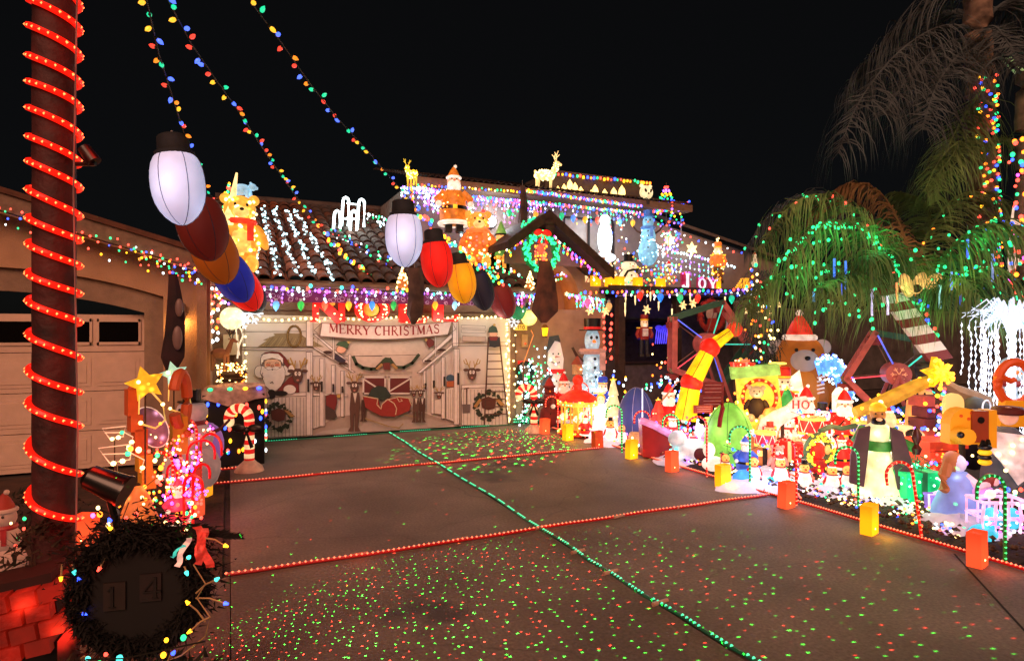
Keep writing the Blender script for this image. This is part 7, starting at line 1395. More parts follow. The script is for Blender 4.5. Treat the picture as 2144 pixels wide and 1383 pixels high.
# --- further figures packed between the big ones
def cone_tree(label, px, top, d, c, spots, e=.6, w=.28):
    H = HT(top, d); t = thing('lit_cone_tree', label, 'light tree', GP(px, d)); m = glow(c, e, .8, 8)
    for k in range(4): z = .12+k*.2; B(H).lathe([(w*(1-z*.75), z), (w*(1-z)*.55, z+.24), (.01, z+.27)], n=14).build('tier', m, t)
    B(H).cone((0, 0, 0), (0, 0, .15), .03, .03).build('trunk', DK, t); B(H).poly(star_pts(5, .07, .03, (0, .97)), -.01, .02).build('star', glow('ffd040', 1.2), t)
    specks(t, [(w*(1-u)*H*math.cos(u*32), w*(1-u)*H*math.sin(u*32), u*H*.92+.06) for u in [k/70 for k in range(70)]], spots, .015); return t
def drum(label, px, py, d, r, h, c='d02020'):
    t = thing('toy_drum', label, 'toy drum', wp(px, py, d)); B().lathe([(r, 0), (r, h)], n=16).build('shell', glow(c, .6, .9, 8), t)
    for z in (0, h): B().lathe([(r*1.06, z-.015), (r*1.06, z+.02)], n=16).build('rim', glow('ffd060', .8), t)
    b = B(); 
    for k in range(12): a = k*PI/6; b.tube([(r*1.01*math.cos(a), r*1.01*math.sin(a), h if k % 2 else 0), (r*1.01*math.cos(a+PI/6), r*1.01*math.sin(a+PI/6), 0 if k % 2 else h)], .006, n=4)
    b.build('lacing', glow('fff0d0', .8), t); B().cone((0, 0, 0), (0, 0, -t.location.z), .03, .03).build('stand', DK, t); return t
def angel(label, px, top, d, c, off=.0):
    H = HT(top, d); t = thing('angel_figure', label, 'angel figure', GP(px, d), face(gp(px, d), off)); m = glow(c, .9, 1.2, 7)
    B(H).lathe([(.2, 0), (.17, .3), (.1, .58), (.05, .66)], n=14).build('gown', m, t); B(H).ell((0, 0, .75), (.09, .085, .1)).build('head', glow('ffd8a8', .9), t); B(H).ell((0, .03, .78), (.1, .08, .1)).build('hair', glow('ffb830', .8), t)
    for s in (-1, 1): B(H).poly([(s*.03, .62), (s*.26, .82), (s*.3, .6), (s*.2, .4), (s*.05, .45)], .08, .02).build('wing', glow('fff4d8', 1.1), t); B(H).tube([(s*.09, 0, .6), (s*.15, -.1, .5), (s*.03, -.16, .52)], .035, n=7).build('arm', m, t)
    b = B(H); b.tube([(.09*math.cos(a*PI/6), .09*math.sin(a*PI/6), .9) for a in range(12)], .012, n=5, closed=True); b.build('halo', glow('ffe060', 2), t); eyes(t, H, .03, -.08, .77, .01); return t
def ginger(label, px, d, s, z=0):
    t = thing('gingerbread_house', label, 'toy house', GP(px, d, z), face(gp(px, d))); m = glow('c87030', .6, 1.2, 7); w = glow('fff0e0', .9)
    B(s).box((0, 0, .3), (.8, .6, .6)).build('wall', m, t, smooth=False)
    for q in (-1, 1): B(s).add([(0, -.38, 1.0), (q*.52, -.38, .52), (q*.52, .38, .52), (0, .38, 1.0), (0, -.38, 1.08), (q*.52, -.38, .6), (q*.52, .38, .6), (0, .38, 1.08)], [(0, 1, 2, 3), (7, 6, 5, 4), (0, 4, 5, 1), (1, 5, 6, 2), (3, 2, 6, 7)]).build('roof', w, t, smooth=False)
    B(s).poly([(-.4, .6), (.4, .6), (0, .96)], -.3, .02).build('gable', m, t, smooth=False); B(s).box((0, -.31, .2), (.2, .03, .4)).build('door', glow('c02020', .6), t, smooth=False)
    for q in (-1, 1): B(s).box((q*.27, -.31, .38), (.15, .03, .17)).build('window', glow('ffe070', 1.6), t, smooth=False)
    specks(t, [(q*s*.5*u, -.39*s, s*(1.05-.48*u)) for q in (-1, 1) for u in (0, .2, .4, .6, .8, 1)], 'r g y b', .016); return t
cone_tree('cream lit cone tree with warm minis left of the navy bulb', 1284, 795, 10.9, 'f0d8a0', 'ww ww w', .75, .2)
angel('yellow lit angel with cream wings beside the huge bear', 1628, 745, 10.6, 'ffc820', .2)
cone_tree('green lit cone tree between the pink cub and the red parcel', 1648, 815, 9.5, '30a050', 'r ww y b', .5)
drum('red lit toy drum with gold rims in front of the huge bear', 1700, 905, 8.6, .17, .2); drum('small blue lit toy drum beside the red lit santa coat', 1802, 905, 8.7, .12, .15, '3050c0')
ginger('lit gingerbread house with white roof behind the fabric wreath', 1705, 8.9, .5, .05); ginger('small lit gingerbread house behind the round lit figure', 1572, 8.5, .42, .1)
santa('cheerful lit santa standing where the giant bear paws end', GP(1688, 9.3), HT(806, 9.3), .1, .9)
snowman('bright lit snowman with black top hat right of the red drum', GP(1722, 8.8), HT(838, 8.8), 0, glow('fff0e0', .95, .8, 7), 'top', None, 'c02020')
nutcracker('red lit toy soldier between the yellow stocking and the bear', GP(1640, 10.2), HT(770, 10.2), 0, 'd02818', '303060', .85, 'ww r')
angel('small pink lit angel left of the green standing bulb', 1486, 868, 8.9, 'f08098')
cone_tree('blue white lit cone tree behind the king', 1822, 842, 8.8, '5080d0', 'cw w b', .55)
snowman('small lit snowman in a green cap right of the king', GP(1862, 7.7), HT(905, 7.7), 0, glow('f4e8e0', .9, .6, 7), 'santa', glow('30a040', .6), '208030')
gift('golden lit parcel with red ribbon before the giraffe', GP(1925, 7.6), .24, -.6, 'f0b040', 'd02020', .8, 'ww y')
gift('violet lit parcel beside the kneeling woman', GP(1968, 6.4), .2, -.5, '9050d0', 'ffd0ff', .8)
cone_tree('small red lit cone tree behind the red sleigh', 1378, 838, 10.0, 'd03828', 'r ww', .7)
angel('white lit angel by the lit carousel', 1258, 815, 11.2, 'f0f0ff')
nutcracker('toy soldier with blue coat right of the small dim snowman', GP(1262, 12.0), HT(790, 12.0), 0, '3048c0', 'c02020', .6, 'w b')
drum('red lit toy drum right of the lit gnome', 1602, 930, 8.3, .13, .16, 'd82840')
penguin('lit penguin with white belly behind the golden parcel', GP(1905, 8.0), .5, face(gp(1905, 8.0)), 'santa', group='small lit plastic bird figures by the path'); penguin('lit chick figure right of the lit duckling', GP(1775, 7.2), .34, face(gp(1775, 7.2)), None)
for k, (px, py, d, cs) in enumerate(((1600, 900, 8.9, 'ww o r ww'), (1680, 880, 9.2, 'ww r y ww'), (1760, 900, 8.8, 'r ww o'), (1540, 860, 9.4, 'ww y'), (1470, 900, 9.2, 'p v r ww'), (1420, 905, 9.4, 'v r b c'), (1900, 920, 7.9, 'b v ww o'), (1850, 880, 8.4, 'ww y b'), (2000, 900, 7.2, 'ww r b'), (1350, 930, 9.9, 'v r ww c'))):
    t = strand('minis tangled over the figures '+['near the toy drum', 'below the huge bear', 'over the santa coat', 'by the green bulb top', 'around the red gift box', 'behind the green cane mid yard', 'above the green gift box', 'left of the stable post', 'beside the toy blocks', 'on the sleigh'][k], [wp(px-50, py-10, d), wp(px-10, py+22, d), wp(px+20, py-18, d), wp(px+55, py+12, d)], .035, cs, .019, .12, wire=False)
for (px, py, d, c, w) in ((1650, 880, 8.4, 'ffd0a0', 7), (1760, 880, 8.0, 'ffb090', 6), (1560, 860, 8.6, 'ffe0a0', 6), (1450, 880, 8.8, 'f0c0ff', 5), (1860, 900, 7.2, 'ffe8b0', 5), (1980, 930, 6.2, 'e0d0ff', 4), (2080, 930, 6.0, 'ffd8c0', 4), (1340, 880, 9.8, 'e0d0ff', 4)): lamp(wp(px, py, d), c, w, .2)
# ================================================================ palms
FR = [mat('frond_olive', '6c8c50', .8, noise=.5, ns=2), mat('frond_dry', '8c6a44', .85, noise=.5, ns=2), mat('frond_grey', '465458', .85, noise=.5, ns=2)]
def frond(parent, path, L=.8, n=70, w=.018, m=0, droop=1.0, seed=0, o0=Vector((0, 0, 0)), grav=1.0):
    """one palm leaf: rachis along a smooth path, long hanging leaflets either side"""
    rr = random.Random(seed); P = [Vector(p) for p in path]
    def cr(t):                                                     # Catmull-Rom
        k = min(int(t*(len(P)-1)), len(P)-2); u = t*(len(P)-1)-k; p0, p1, p2, p3 = P[max(k-1, 0)], P[k], P[k+1], P[min(k+2, len(P)-1)]
        return .5*((2*p1)+(-p0+p2)*u+(2*p0-5*p1+4*p2-p3)*u*u+(-p0+3*p1-3*p2+p3)*u*u*u)
    b = B(); q = [cr(i/16)-o0 for i in range(17)]; b.tube(q, [.03*(1-i/18) for i in range(17)], n=5)
    for i in range(n):
        u = .16+.84*i/n; p = cr(u)-o0; d = (cr(min(1, u+.02))-cr(u-.02)).normalized(); side = d.cross(Vector((0, 0, 1)))
        if side.length < .05: side = Vector((1, 0, 0))
        side.normalize()
        for s in (-1, 1):
            l = L*(.55+.75*math.sin(PI*min(1, u*.9+.12)))*rr.uniform(.7, 1.15)
            v = (side*s*rr.uniform(.35, 1.0)+d*rr.uniform(.1, .8)+Vector((0, 0, rr.uniform(-.1, .5)))).normalized(); pts = [p]; step = l/5
            for k in range(5):
                v = (v+Vector((rr.uniform(-.1, .1), rr.uniform(-.1, .1), -.34*grav*(1+k*.28)))).normalized(); pts.append(pts[-1]+v*step)
            wd = d*w*rr.uniform(.6, 1.1); vs = []; 
            for k, z in enumerate(pts[:-1]): f = 1-k*.17; vs += [z-wd*f, z+wd*f]
            vs.append(pts[-1]); b.add(vs, [(2*k, 2*k+1, 2*k+3, 2*k+2) for k in range(4)]+[(8, 9, 10)])
    return b.build('frond', FR[m], parent, smooth=False)
def palm(label, base, top, r0, r1, m=None):
    t = thing('palm_tree', label, 'palm tree', base, 0, 'palm trees at the right of the yard'); h = Vector(top)-Vector(base); prof = []; K = 40; rr = random.Random(int(r0*1000))
    b = B(); pts = []; rad = []
    for k in range(K+1): pts.append(h*(k/K)+Vector((.02*math.sin(k*.7), 0, 0))); rad.append(lerp(r0, r1, k/K)*(1+(.05 if k % 2 else -.03)))
    b.tube(pts, rad, n=14); b.build('trunk', m or mat('palm_bark', '7a6858', .9, noise=.5, ns=6, bump=1.0, bs=14), t); return t
pb = gp(1958, 9.7); crown = wp(1915, 652, 9.6)
tB = palm('short drooping palm hung with green lights behind the wooden ferris wheel', pb, crown, .11, .1); o0 = Vector(pb)
D = [((1905, 655, 9.5), (1875, 545, 9.2), (1800, 472, 8.9), (1712, 470, 8.6), (1640, 540, 8.4)), ((1905, 655, 9.5), (1850, 500, 9.4), (1750, 412, 9.3), (1660, 425, 9.2), (1590, 520, 9.1)),
     ((1900, 660, 9.5), (1800, 585, 9.2), (1700, 550, 9), (1600, 590, 8.8), (1560, 640, 8.7)), ((1915, 655, 9.6), (1895, 500, 9.9), (1840, 400, 10.2), (1770, 385, 10.4), (1700, 440, 10.6)),
     ((1925, 650, 9.5), (1960, 560, 9.2), (2010, 500, 9), (2080, 465, 8.8), (2170, 480, 8.6)), ((1925, 650, 9.5), (1985, 590, 9.2), (2060, 560, 9), (2150, 590, 8.7)),
     ((1920, 650, 9.7), (1930, 520, 10), (1985, 425, 10.2), (2050, 400, 10.3), (2120, 440, 10.4)), ((1905, 650, 9.8), (1860, 480, 10.8), (1770, 445, 11.8), (1670, 500, 12.4)),
     ((1900, 655, 9.4), (1850, 600, 9), (1790, 570, 8.6), (1720, 600, 8.3)), ((1905, 650, 9.7), (1830, 480, 10.2), (1720, 400, 10.8), (1620, 440, 11.2), (1560, 520, 11.4)),
     ((1915, 650, 9.6), (1900, 560, 9.3), (1860, 520, 8.8), (1810, 540, 8.4)), ((1925, 650, 9.7), (1950, 500, 10.2), (1930, 420, 10.8), (1880, 400, 11.2)), ((1925, 650, 9.4), (1965, 600, 9), (2010, 580, 8.6), (2050, 620, 8.4))]
for i, p in enumerate(D): frond(tB, [wp(*q) for q in p], L=.95 if i not in (3, 9) else .7, n=100, m=(0, 0, 0, 1, 0, 0, 0, 2, 0, 2, 0, 0, 0)[i], seed=i, o0=o0, w=.018, grav=1.35)
for (i, lb, st, c) in ((0, 'green bulbs wound densely along the arching palm frond', .055, 'g'), (4, 'green bulbs along the right hand palm frond', .1, 'g g b'), (2, 'green bulbs on the low left palm frond', .2, 'g'), (1, 'sparse green bulbs on the upper left palm frond', .3, 'g r'), (6, 'sparse green bulbs high on the right palm frond', .3, 'g o'), (5, 'green and blue bulbs on the low right palm frond', .14, 'g b'), (9, 'sparse green bulbs at the back of the palm crown', .35, 'g')):
    pts = [wp(*q) for q in D[i]]; strand(lb, pts, st*.75, c, .021, .06 if i else .035, wire=False, group='green bulbs on the drooping palm')
for k, (x0, y0, x1, y1) in enumerate(((1640, 520, 1760, 560), (1700, 640, 1860, 660), (1960, 600, 2120, 640), (1600, 580, 1680, 620), (1930, 560, 2060, 600), (1990, 530, 2140, 560))):
    strand(['green bulbs scattered below the arching frond', 'green bulbs scattered among the lowest hanging leaflets', 'green bulbs scattered low on the right of the palm', 'green bulbs scattered at the left tip of the palm', 'green bulbs scattered above the lit horns', 'green bulbs scattered toward the right picture edge'][k], [wp(x0, y0, 9.0), wp((x0+x1)/2, (y0+y1)/2-20, 8.8), wp(x1, y1, 8.9)], .07, 'g', .022, .28, wire=False, group='green bulbs on the drooping palm')
for (px, py, d, w) in ((1840, 500, 8.6, 5), (1750, 480, 8.3, 5), (1900, 620, 8.6, 4), (2050, 500, 8.5, 5), (1990, 590, 8.5, 4), (1700, 560, 8.3, 2.5)): lamp(wp(px, py, d), '48f088', w*2.2, .2)
strand('green bulbs spiralled down the short palm trunk', [wp(1925, 640, 9.2), wp(1950, 700, 9.25), wp(1952, 770, 9.3)], .045, 'g g g r b', .03, .07, wire=False)
lamp(wp(1750, 720, 7.6), 'ffb070', 16, .4); lamp(wp(1900, 760, 7.4), 'ffb070', 12, .4); lamp(wp(2060, 760, 7.6), 'ffe0c0', 10, .3)
# tall palm
pa = gp(2066, 10.4); tA = palm('tall palm trunk wound with coloured bulbs rising out of the picture', pa, wp(2045, -80, 10.4), .24, .2); o1 = Vector(pa)
DA = [((2050, 60, 10.5), (1970, 55, 10.2), (1880, 110, 9.8), (1800, 210, 9.4), (1755, 320, 9.1)), ((2050, 80, 10.5), (1980, 90, 10), (1910, 150, 9.6), (1850, 240, 9.2)), ((2055, 40, 10.7), (1990, -10, 11), (1900, 40, 11.4), (1820, 120, 11.7), (1770, 190, 12)), ((2050, 90, 10.2), (2010, 110, 9.6), (1960, 180, 9.1), (1930, 270, 8.8)), ((2065, 40, 10.6), (2120, 0, 10.8), (2200, 60, 11)), ((2060, 60, 10.3), (2090, 60, 9.5), (2140, 140, 8.9)), ((2055, 60, 10.8), (2000, 20, 11.4), (1940, 100, 12), (1900, 220, 12.4)), ((2060, 180, 10.3), (2020, 240, 10), (1980, 320, 9.8), (1960, 420, 9.7))]
for i, p in enumerate(DA): frond(tA, [wp(*q) for q in p], L=1.15, n=90, m=2 if i != 7 else 0, seed=40+i, o0=o1, w=.016, grav=1.3)
for i in range(5): frond(tA, [wp(2060, 300+i*8, 10.1), wp(2060-(-1)**i*40, 290, 9.8), wp(2060-(-1)**i*90+i*10, 330, 9.6), wp(2055-(-1)**i*120, 400, 9.5)], L=.7, n=50, m=0, seed=60+i, o0=o1, w=.009)
lamp(wp(1850, 260, 8.0), 'b0b8c0', 2, .5); lamp(wp(1970, 330, 8.4), 'c8b070', 4, .4)
tr = thing('string_light', 'coloured bulbs wound round the tall palm trunk', 'string lights', (0, 0, 0)); b = B(); ms = bulbs('r g b o r g y')
for k in range(120):
    z = lerp(2.8, 6.1, k/120); c = Vector(pa)+(wp(2045, -80, 10.4)-Vector(pa))*(z/8.1); a = random.uniform(-2.9, -.9); c.z = z; b.ell((c.x+.245*math.cos(a), c.y+.245*math.sin(a), z), .026, k % 7, n=6, k=4)
b.build('bulb', ms, tr, kind='stuff')
o = B().tube([wp(2110, 125, 10)-wp(2110, 125, 10), wp(2144, 160, 9.6)-wp(2110, 125, 10), wp(2200, 200, 9.3)-wp(2110, 125, 10)], .06, n=7).build('palm_stalk', mat('pale_stalk', 'a8d890', .6, .35, samp=False)); o.location = wp(2110, 125, 10); tag(o, 'pale green lit palm stalk at the upper right edge', 'palm stalk')
p3 = gp(2150, 9.2); tC = palm('third palm trunk with red and pink bulbs at the right picture edge', p3, wp(2146, 150, 9.2), .13, .12)
frond(tC, [wp(2146, 160, 9.2), wp(2090, 120, 9), wp(2040, 170, 8.8)], L=.7, n=30, m=2, seed=90, o0=Vector(p3), w=.009); frond(tC, [wp(2146, 160, 9.2), wp(2180, 100, 9), wp(2260, 170, 8.8)], L=.7, n=30, m=2, seed=91, o0=Vector(p3), w=.009)
strand('mixed bulbs on the right edge trunk', [wp(2130, 280, 8.9), wp(2132, 450, 8.9), wp(2128, 700, 8.9)], .06, 'r b g o r p', .026, .1, wire=False)
t = thing('light_screen', 'tall cream lit panel behind the right edge palm', 'light panel', wp(2128, 600, 9.6)); B().poly([(-.12, 0), (.14, 0), (.16, 1.15), (.02, 1.25), (-.1, .8)], 0, .06).build('panel', glow('ffd8c0', .9, .8, 6), t, smooth=False); B().poly([(-.2, -.05), (.0, -.12), (.02, .3), (-.16, .25)], -.05, .05).build('red_patch', glow('e04030', .8), t, smooth=False)
# slim dark tree with sparse lights at the porch end
ts = thing('slim_tree', 'slim dark feathery tree speckled with small coloured lights', 'tree', GP(1596, 11.0)); b = B(); b.cone((0, 0, 0), (0, 0, 2.6), .06, .03, n=8); b.build('trunk', mat('palm_bark', '7a6858'), ts); b = B(); rr = random.Random(8)
for k in range(1500):
    z = rr.uniform(1.2, 2.95); r = rr.uniform(.05, .42)*(1.1-abs(z-2.2)*.5); a = rr.uniform(0, 2*PI); p = Vector((r*math.cos(a), r*math.sin(a), z)); d = Vector((rr.gauss(0, .5)*.12+.05*math.cos(a), rr.gauss(0, .5)*.12+.05*math.sin(a), -rr.uniform(.08, .24))); s = Vector((rr.uniform(-.008, .008), .008, 0)); b.add([p-s, p+s, p+d], [(0, 1, 2)])
b.build('crown', FR[2], ts, smooth=False, kind='stuff')
strand('coloured minis scattered through the slim dark tree', [GP(1575, 10.7, 2.9), GP(1600, 10.6, 1.8), GP(1610, 10.6, .9)], .028, 'ww r b g o ww', .021, .22, wire=False); strand('blue bulbs at the foot of the slim dark tree', [GP(1588, 10.5, 1.2), GP(1590, 10.4, .8)], .03, 'b cw w', .024, .05, wire=False)
snowman('tiny pink hatted snowman ornament at the tip of the slim dark tree', wy(1580, 558, 11.2), .36, 0, glow('f0d8b0', .8), 'santa', glow('e04038', .7), None, arms=False)
t = thing('lit_basket', 'amber lit basket at the right end of the porch roof', 'basket', wy(1555, 600, 11.6)); b = B()
for k in range(5): b.tube([(.2*(1-k*.12)*math.cos(a*PI/6)+.02*k, .1*math.sin(a*PI/6), k*.05) for a in range(12)], .022, n=5, closed=True)
b.build('basket_hoop', glow('ffb030', 1.2, 1, 9), t, kind='stuff')
# candy striped leaning pole
t = thing('striped_pole', 'giant dark red and white striped pole leaning down from the palm', 'striped pole', wp(1858, 598, 9.0)); o0 = Vector(t.location); a = Vector((0, 0, 0)); c = wp(1972, 752, 8.6)-o0; v = c-a; n = 9; side = v.normalized().cross(FW).normalized()*.145
for k in range(n):
    p, q = a+v*(k/n), a+v*((k+1)/n); sk_ = v*(.035)
    vs = [p+side+sk_, q+side+sk_, q-side-sk_, p-side-sk_]; vs += [z+FW*.09 for z in vs]; B().add(vs, [(3, 2, 1, 0), (4, 5, 6, 7), (0, 1, 5, 4), (2, 3, 7, 6), (1, 2, 6, 5), (3, 0, 4, 7)]).build('stripe', mat('pole_white', 'd0c4bc', .6, .28, noise=.1, samp=False) if k % 2 else mat('pole_red', '6a1818', .6, .12, noise=.1, samp=False), t, smooth=False)
B().cone(c, (c.x, c.y, -o0.z), .03, .03).build('stake', DK, t)
# lit horn shapes
t = thing('lit_bow', 'big tan lit bow loops in the heart of the drooping palm', 'light sculpture', wp(1915, 600, 8.9)); hm = glow('f0b068', .9, 1.2, 7)
for (x, z, L, an) in ((-.18, .02, .3, .5), (.1, .06, .3, -.6), (.42, .1, .3, -1.05)): B().ell((x, 0, z), (.09, .08, L*.62), R=Matrix.Rotation(-an, 3, 'Y')).build('loop', hm, t)
B().ell((0, -.03, -.02), .06).build('knot', mat('knot_brown', '3a1c14', .7), t); lamp((0, -.5, 0), 'ffb060', 4, .15, t)
# meteor tubes
for (px, y0, y1, c, lb) in ((1747, 540, 582, '5078ff', 'blue meteor light tube upper left in the palm'), (1771, 545, 605, '5078ff', 'longer blue meteor light tube left in the palm'), (1762, 592, 630, '4868ff', 'blue meteor light tube lowest left of the striped pole'), (1826, 604, 660, 'c8c8ff', 'white meteor light tube hanging below the palm leaflets'), (1859, 618, 658, 'd8d0ff', 'short white meteor light tube beside the striped pole'), (1878, 590, 634, 'ff9060', 'reddish meteor light tube before the striped pole'), (1968, 595, 645, '90c8d0', 'grey green meteor light tube right of the lit bow'), (1992, 568, 606, '7890ff', 'blue meteor light tube near the lit bow'), (2012, 580, 640, '4060ff', 'blue meteor light tube left of the willow'), (2058, 600, 632, '6080ff', 'short blue meteor light tube above the willow'), (2078, 530, 590, '8090d0', 'dim blue meteor light tube at the tall palm'), (2026, 500, 540, '5060ff', 'blue meteor light tube high right in the palm'), (1704, 610, 630, '50a0e0', 'tiny teal meteor light tube far left of the palm')):
    p = wp(px, y0, 8.7); t = thing('meteor_tube', lb, 'light tube', p, 0, 'meteor light tubes hanging in the palm'); L = (y1-y0)/F*8.7; B().cone((0, 0, 0), (0, 0, -L), .016, .016, n=7).build('tube', glow(c, .9, 1.2, 30), t); B().tube([(0, 0, 0), (0, 0, .2)], .003, n=3).build('cord', paint('556655'), t)
# white willow
t = thing('willow_light_tree', 'blazing white lit willow tree with hanging strands at the right edge', 'light tree', GP(2120, 8.2, 0)); o0 = Vector(t.location); wm = mat('willow_white', 'd8e4f0', .5, .75, 'c8dcff', noise=.1, samp=False); wl = mat('willow_led', 'f0f6ff', .4, 3.0, 'e0ecff', noise=0, samp=False); rr = random.Random(21)
B().cone((0, 0, 0), (0, 0, 2.2), .05, .03, n=8).build('trunk', wm, t); top = Vector((0, 0, 2.2))
for k in range(40):
    an = rr.uniform(0, 2*PI) if k > 14 else rr.uniform(PI*.75, PI*1.35); R = rr.uniform(.2, .78); h = rr.uniform(.0, .28); e = top+Vector((R*math.cos(an), R*math.sin(an)*.8, h-.35)); b = B(); b.tube([top-Vector((0, 0, rr.uniform(.1, .5))), top.lerp(e, .5)+Vector((0, 0, .18)), e], [.014, .011, .006], n=4)
    for j in range(5): q = top.lerp(e, rr.uniform(.5, 1))+Vector((0, 0, .05)); b.cone(q, q+Vector((rr.uniform(-.16, .04), rr.uniform(-.1, .1), rr.uniform(-.06, .06))), .009, .002, n=4)
    L = rr.uniform(.6, 1.35); z = 0; pth = [e]
    while z < L: z += .09; pth.append(e+Vector((rr.uniform(-.012, .012)+.02*math.sin(z*4), rr.uniform(-.012, .012), -z)))
    b.tube(pth, .004, n=3)
    for q in pth[1:]: b.octa(q, .014, 1, 2.6)
    b.build('branch', [wm, wl], t)
lamp((-.3, -.6, 1.6), 'd8e8ff', 22, .3, t)
snowman('pale blue lit snowman behind the orange toy letter', GP(2120, 8.8), 1.75, 0, glow('a8c0c8', .5, .3), None, None, '802020', thin=.9)
t = thing('tyre_sculpture', 'dark figure with white wheel rims below the right stable arm', 'yard figure', wp(2040, 880, 7.6)); B().ell((0, 0, -.15), (.35, .2, .45)).build('body', mat('dark_blob', '23262e', .6, .03, samp=False), t); b = B(); ring(b, (.12, -.22, -.02), .09, .01, 16, 4); ring(b, (-.12, -.2, .2), .08, .01, 16, 4); b.build('rim', glow('d0e0ff', .8), t, kind='stuff')
# ================================================================ left bed
OW = mat('left_orange', 'b84c20', .55, .22, 'b03c10', noise=.15, samp=False); OYW = mat('left_amber', 'c07820', .55, .3, 'b06810', noise=.12, samp=False)
def slabs(label, px, top, bot, d, parts, rz):
    t = thing('wooden_letter', label, 'wooden letter', gp(px, d), rz); k = F/d
    for (dx, y0, y1, w, m) in parts: z0 = CAM_H-(y1-690.5)/k; z1 = CAM_H-(y0-690.5)/k; B().box((dx/k, 0, (z0+z1)/2), (w/k*.8, .14, (z1-z0))).build('block', m, t, smooth=False); B().cone((dx/k, -.0, z1-.01), (dx/k, .0, z1+.03), w/k*.36, w/k*.2, n=10).build('cap', m, t)
    B().cone((0, 0, 0), (0, 0, max(.05, CAM_H-(bot-690.5)/k)), .03, .03).build('stake', DK, t); return t
slabs('stacked orange wooden letter seen edge on at the left', 292, 810, 1010, 5.9, ((-14, 812, 866, 26, OW), (-8, 866, 900, 28, OW), (0, 896, 950, 30, OW), (8, 950, 985, 32, OYW), (14, 985, 1022, 34, OYW)), .35)
t = slabs('amber wooden post under the orange ring letter', 374, 885, 1045, 6.4, ((0, 870, 948, 36, OYW), (30, 985, 1050, 26, OW)), .3); B().ell((.06, -.09, .85), .04).build('red_dot', OW, t)
t = thing('ring_letter', 'orange wooden ring letter above the amber post', 'wooden letter', wp(378, 835, 6.4), 1.1); B().tube([(.12*math.cos(a), 0, .27*math.sin(a)) for a in [math.radians(-150+k*17) for k in range(19)]], .055, n=8).build('ring', OW, t); B().cone((0, .05, -.25), (0, .05, -.6), .03, .03).build('stake', DK, t)
for (px, py, d, c, lb, s_) in ((305, 802, 5.8, 'f0b828', 'yellow lit mesh star on a curved wire at the left', .17), (365, 782, 6.6, 'a8e8d0', 'pale green lit mesh star behind the yellow one', .14)):
    t = thing('mesh_star', lb, 'star light', wp(px, py, d), .2, 'lit mesh stars at the left'); B().poly(star_pts(5, s_, s_*.5, a0=PI/2+.25), 0, .04).build('star_body', glow(c, .6, 1.4, 10), t, smooth=False); B().tube([(.05, 0, -.08), (.14, 0, -.2), (.16, 0, -.35), (.08, 0, -.42), (-.06, 0, -.36)], .009, n=5).tube([(-.05, 0, -.1), (-.055, 0, -.28)], .006, n=5).build('wire_tail', glow('ffc060', .8), t); specks(t, [(.14, 0, -.2), (.12, 0, -.38), (-.04, 0, -.36), (.02, -.03, .0), (-.06, -.03, .02)], 'ww o', .018)
    B().cone((0, .03, -.05), (0, .03, -t.location.z), .008, .008, n=5).build('stake', paint('403020'), t)
t = thing('mesh_ornament', 'mauve mesh oval ornament with warm lights between the orange letters', 'ornament', wp(318, 893, 6.0), .3); B().ell((0, 0, 0), (.125, .05, .21), R=Matrix.Rotation(-.45, 3, 'Y')).build('mesh', mat('mauve_mesh', '886078', .6, .2, 'a06880', hot=2.5, hs=8, samp=False), t); b = B(); b.tube([Matrix.Rotation(-.45, 3, 'Y') @ Vector((.128*math.cos(a*PI/10), 0, .213*math.sin(a*PI/10))) for a in range(20)], .006, n=4, closed=True); b.build('rim_wire', glow('ffd8c0', .6), t); B().cone((0, 0, -.2), (0, 0, -t.location.z), .008, .008, n=5).build('stake', paint('403020'), t)
for (px, py, d, lb, s_) in ((240, 905, 5.4, 'upper white wire shooting star frame beside the trunk', .09), (245, 950, 5.2, 'lower white wire shooting star frame beside the trunk', .13)):
    t = thing('wire_frame', lb, 'wire frame light', wp(px, py, d), .1, 'white wire frames beside the trunk'); b = B(); b.tube([(-s_, 0, s_*.5), (s_*.9, 0, s_*.6), (s_*.7, 0, -s_*.4), (-s_*.4, 0, -s_*.5)], .005, n=4, closed=True).tube([(-s_*.8, 0, .1*s_), (s_*.8, 0, 0), (s_*1.5, 0, -s_*.5), (s_*1.3, 0, -s_*1.3)], .005, n=4); b.build('wire', glow('ffc8a8', .7), t); specks(t, [(-s_*.2, 0, -s_*.55), (s_*.3, 0, -s_*.45), (s_*.6, 0, 0), (s_*1.4, 0, -s_)], 'ww ww g', .02); B().cone((0, 0, -.05), (0, 0, -t.location.z), .005, .005, n=4).build('stake', paint('403020'), t)
strand('warm bulbs strung between the wire frames and orange letters', [wp(262, 935, 5.4), wp(320, 945, 5.4), wp(340, 990, 5.5), wp(300, 1020, 5.4), wp(270, 1060, 5.2)], .07, 'ww o ww r g', .02, .03)
t = thing('mesh_skirt', 'warm lit mesh skirt figure at the foot of the orange letter', 'yard figure', gp(290, 5.2)); B().lathe([(.2, .12), (.16, .3), (.08, .52), (.03, .6)], n=14).build('skirt', mat('mesh_warm', 'c06838', .6, .4, 'e07838', hot=2.2, hs=10, noise=.3, samp=False), t); specks(t, shell_pts((0, 0, .3), (.2, .18, .24), 40), 'ww r o', .014)
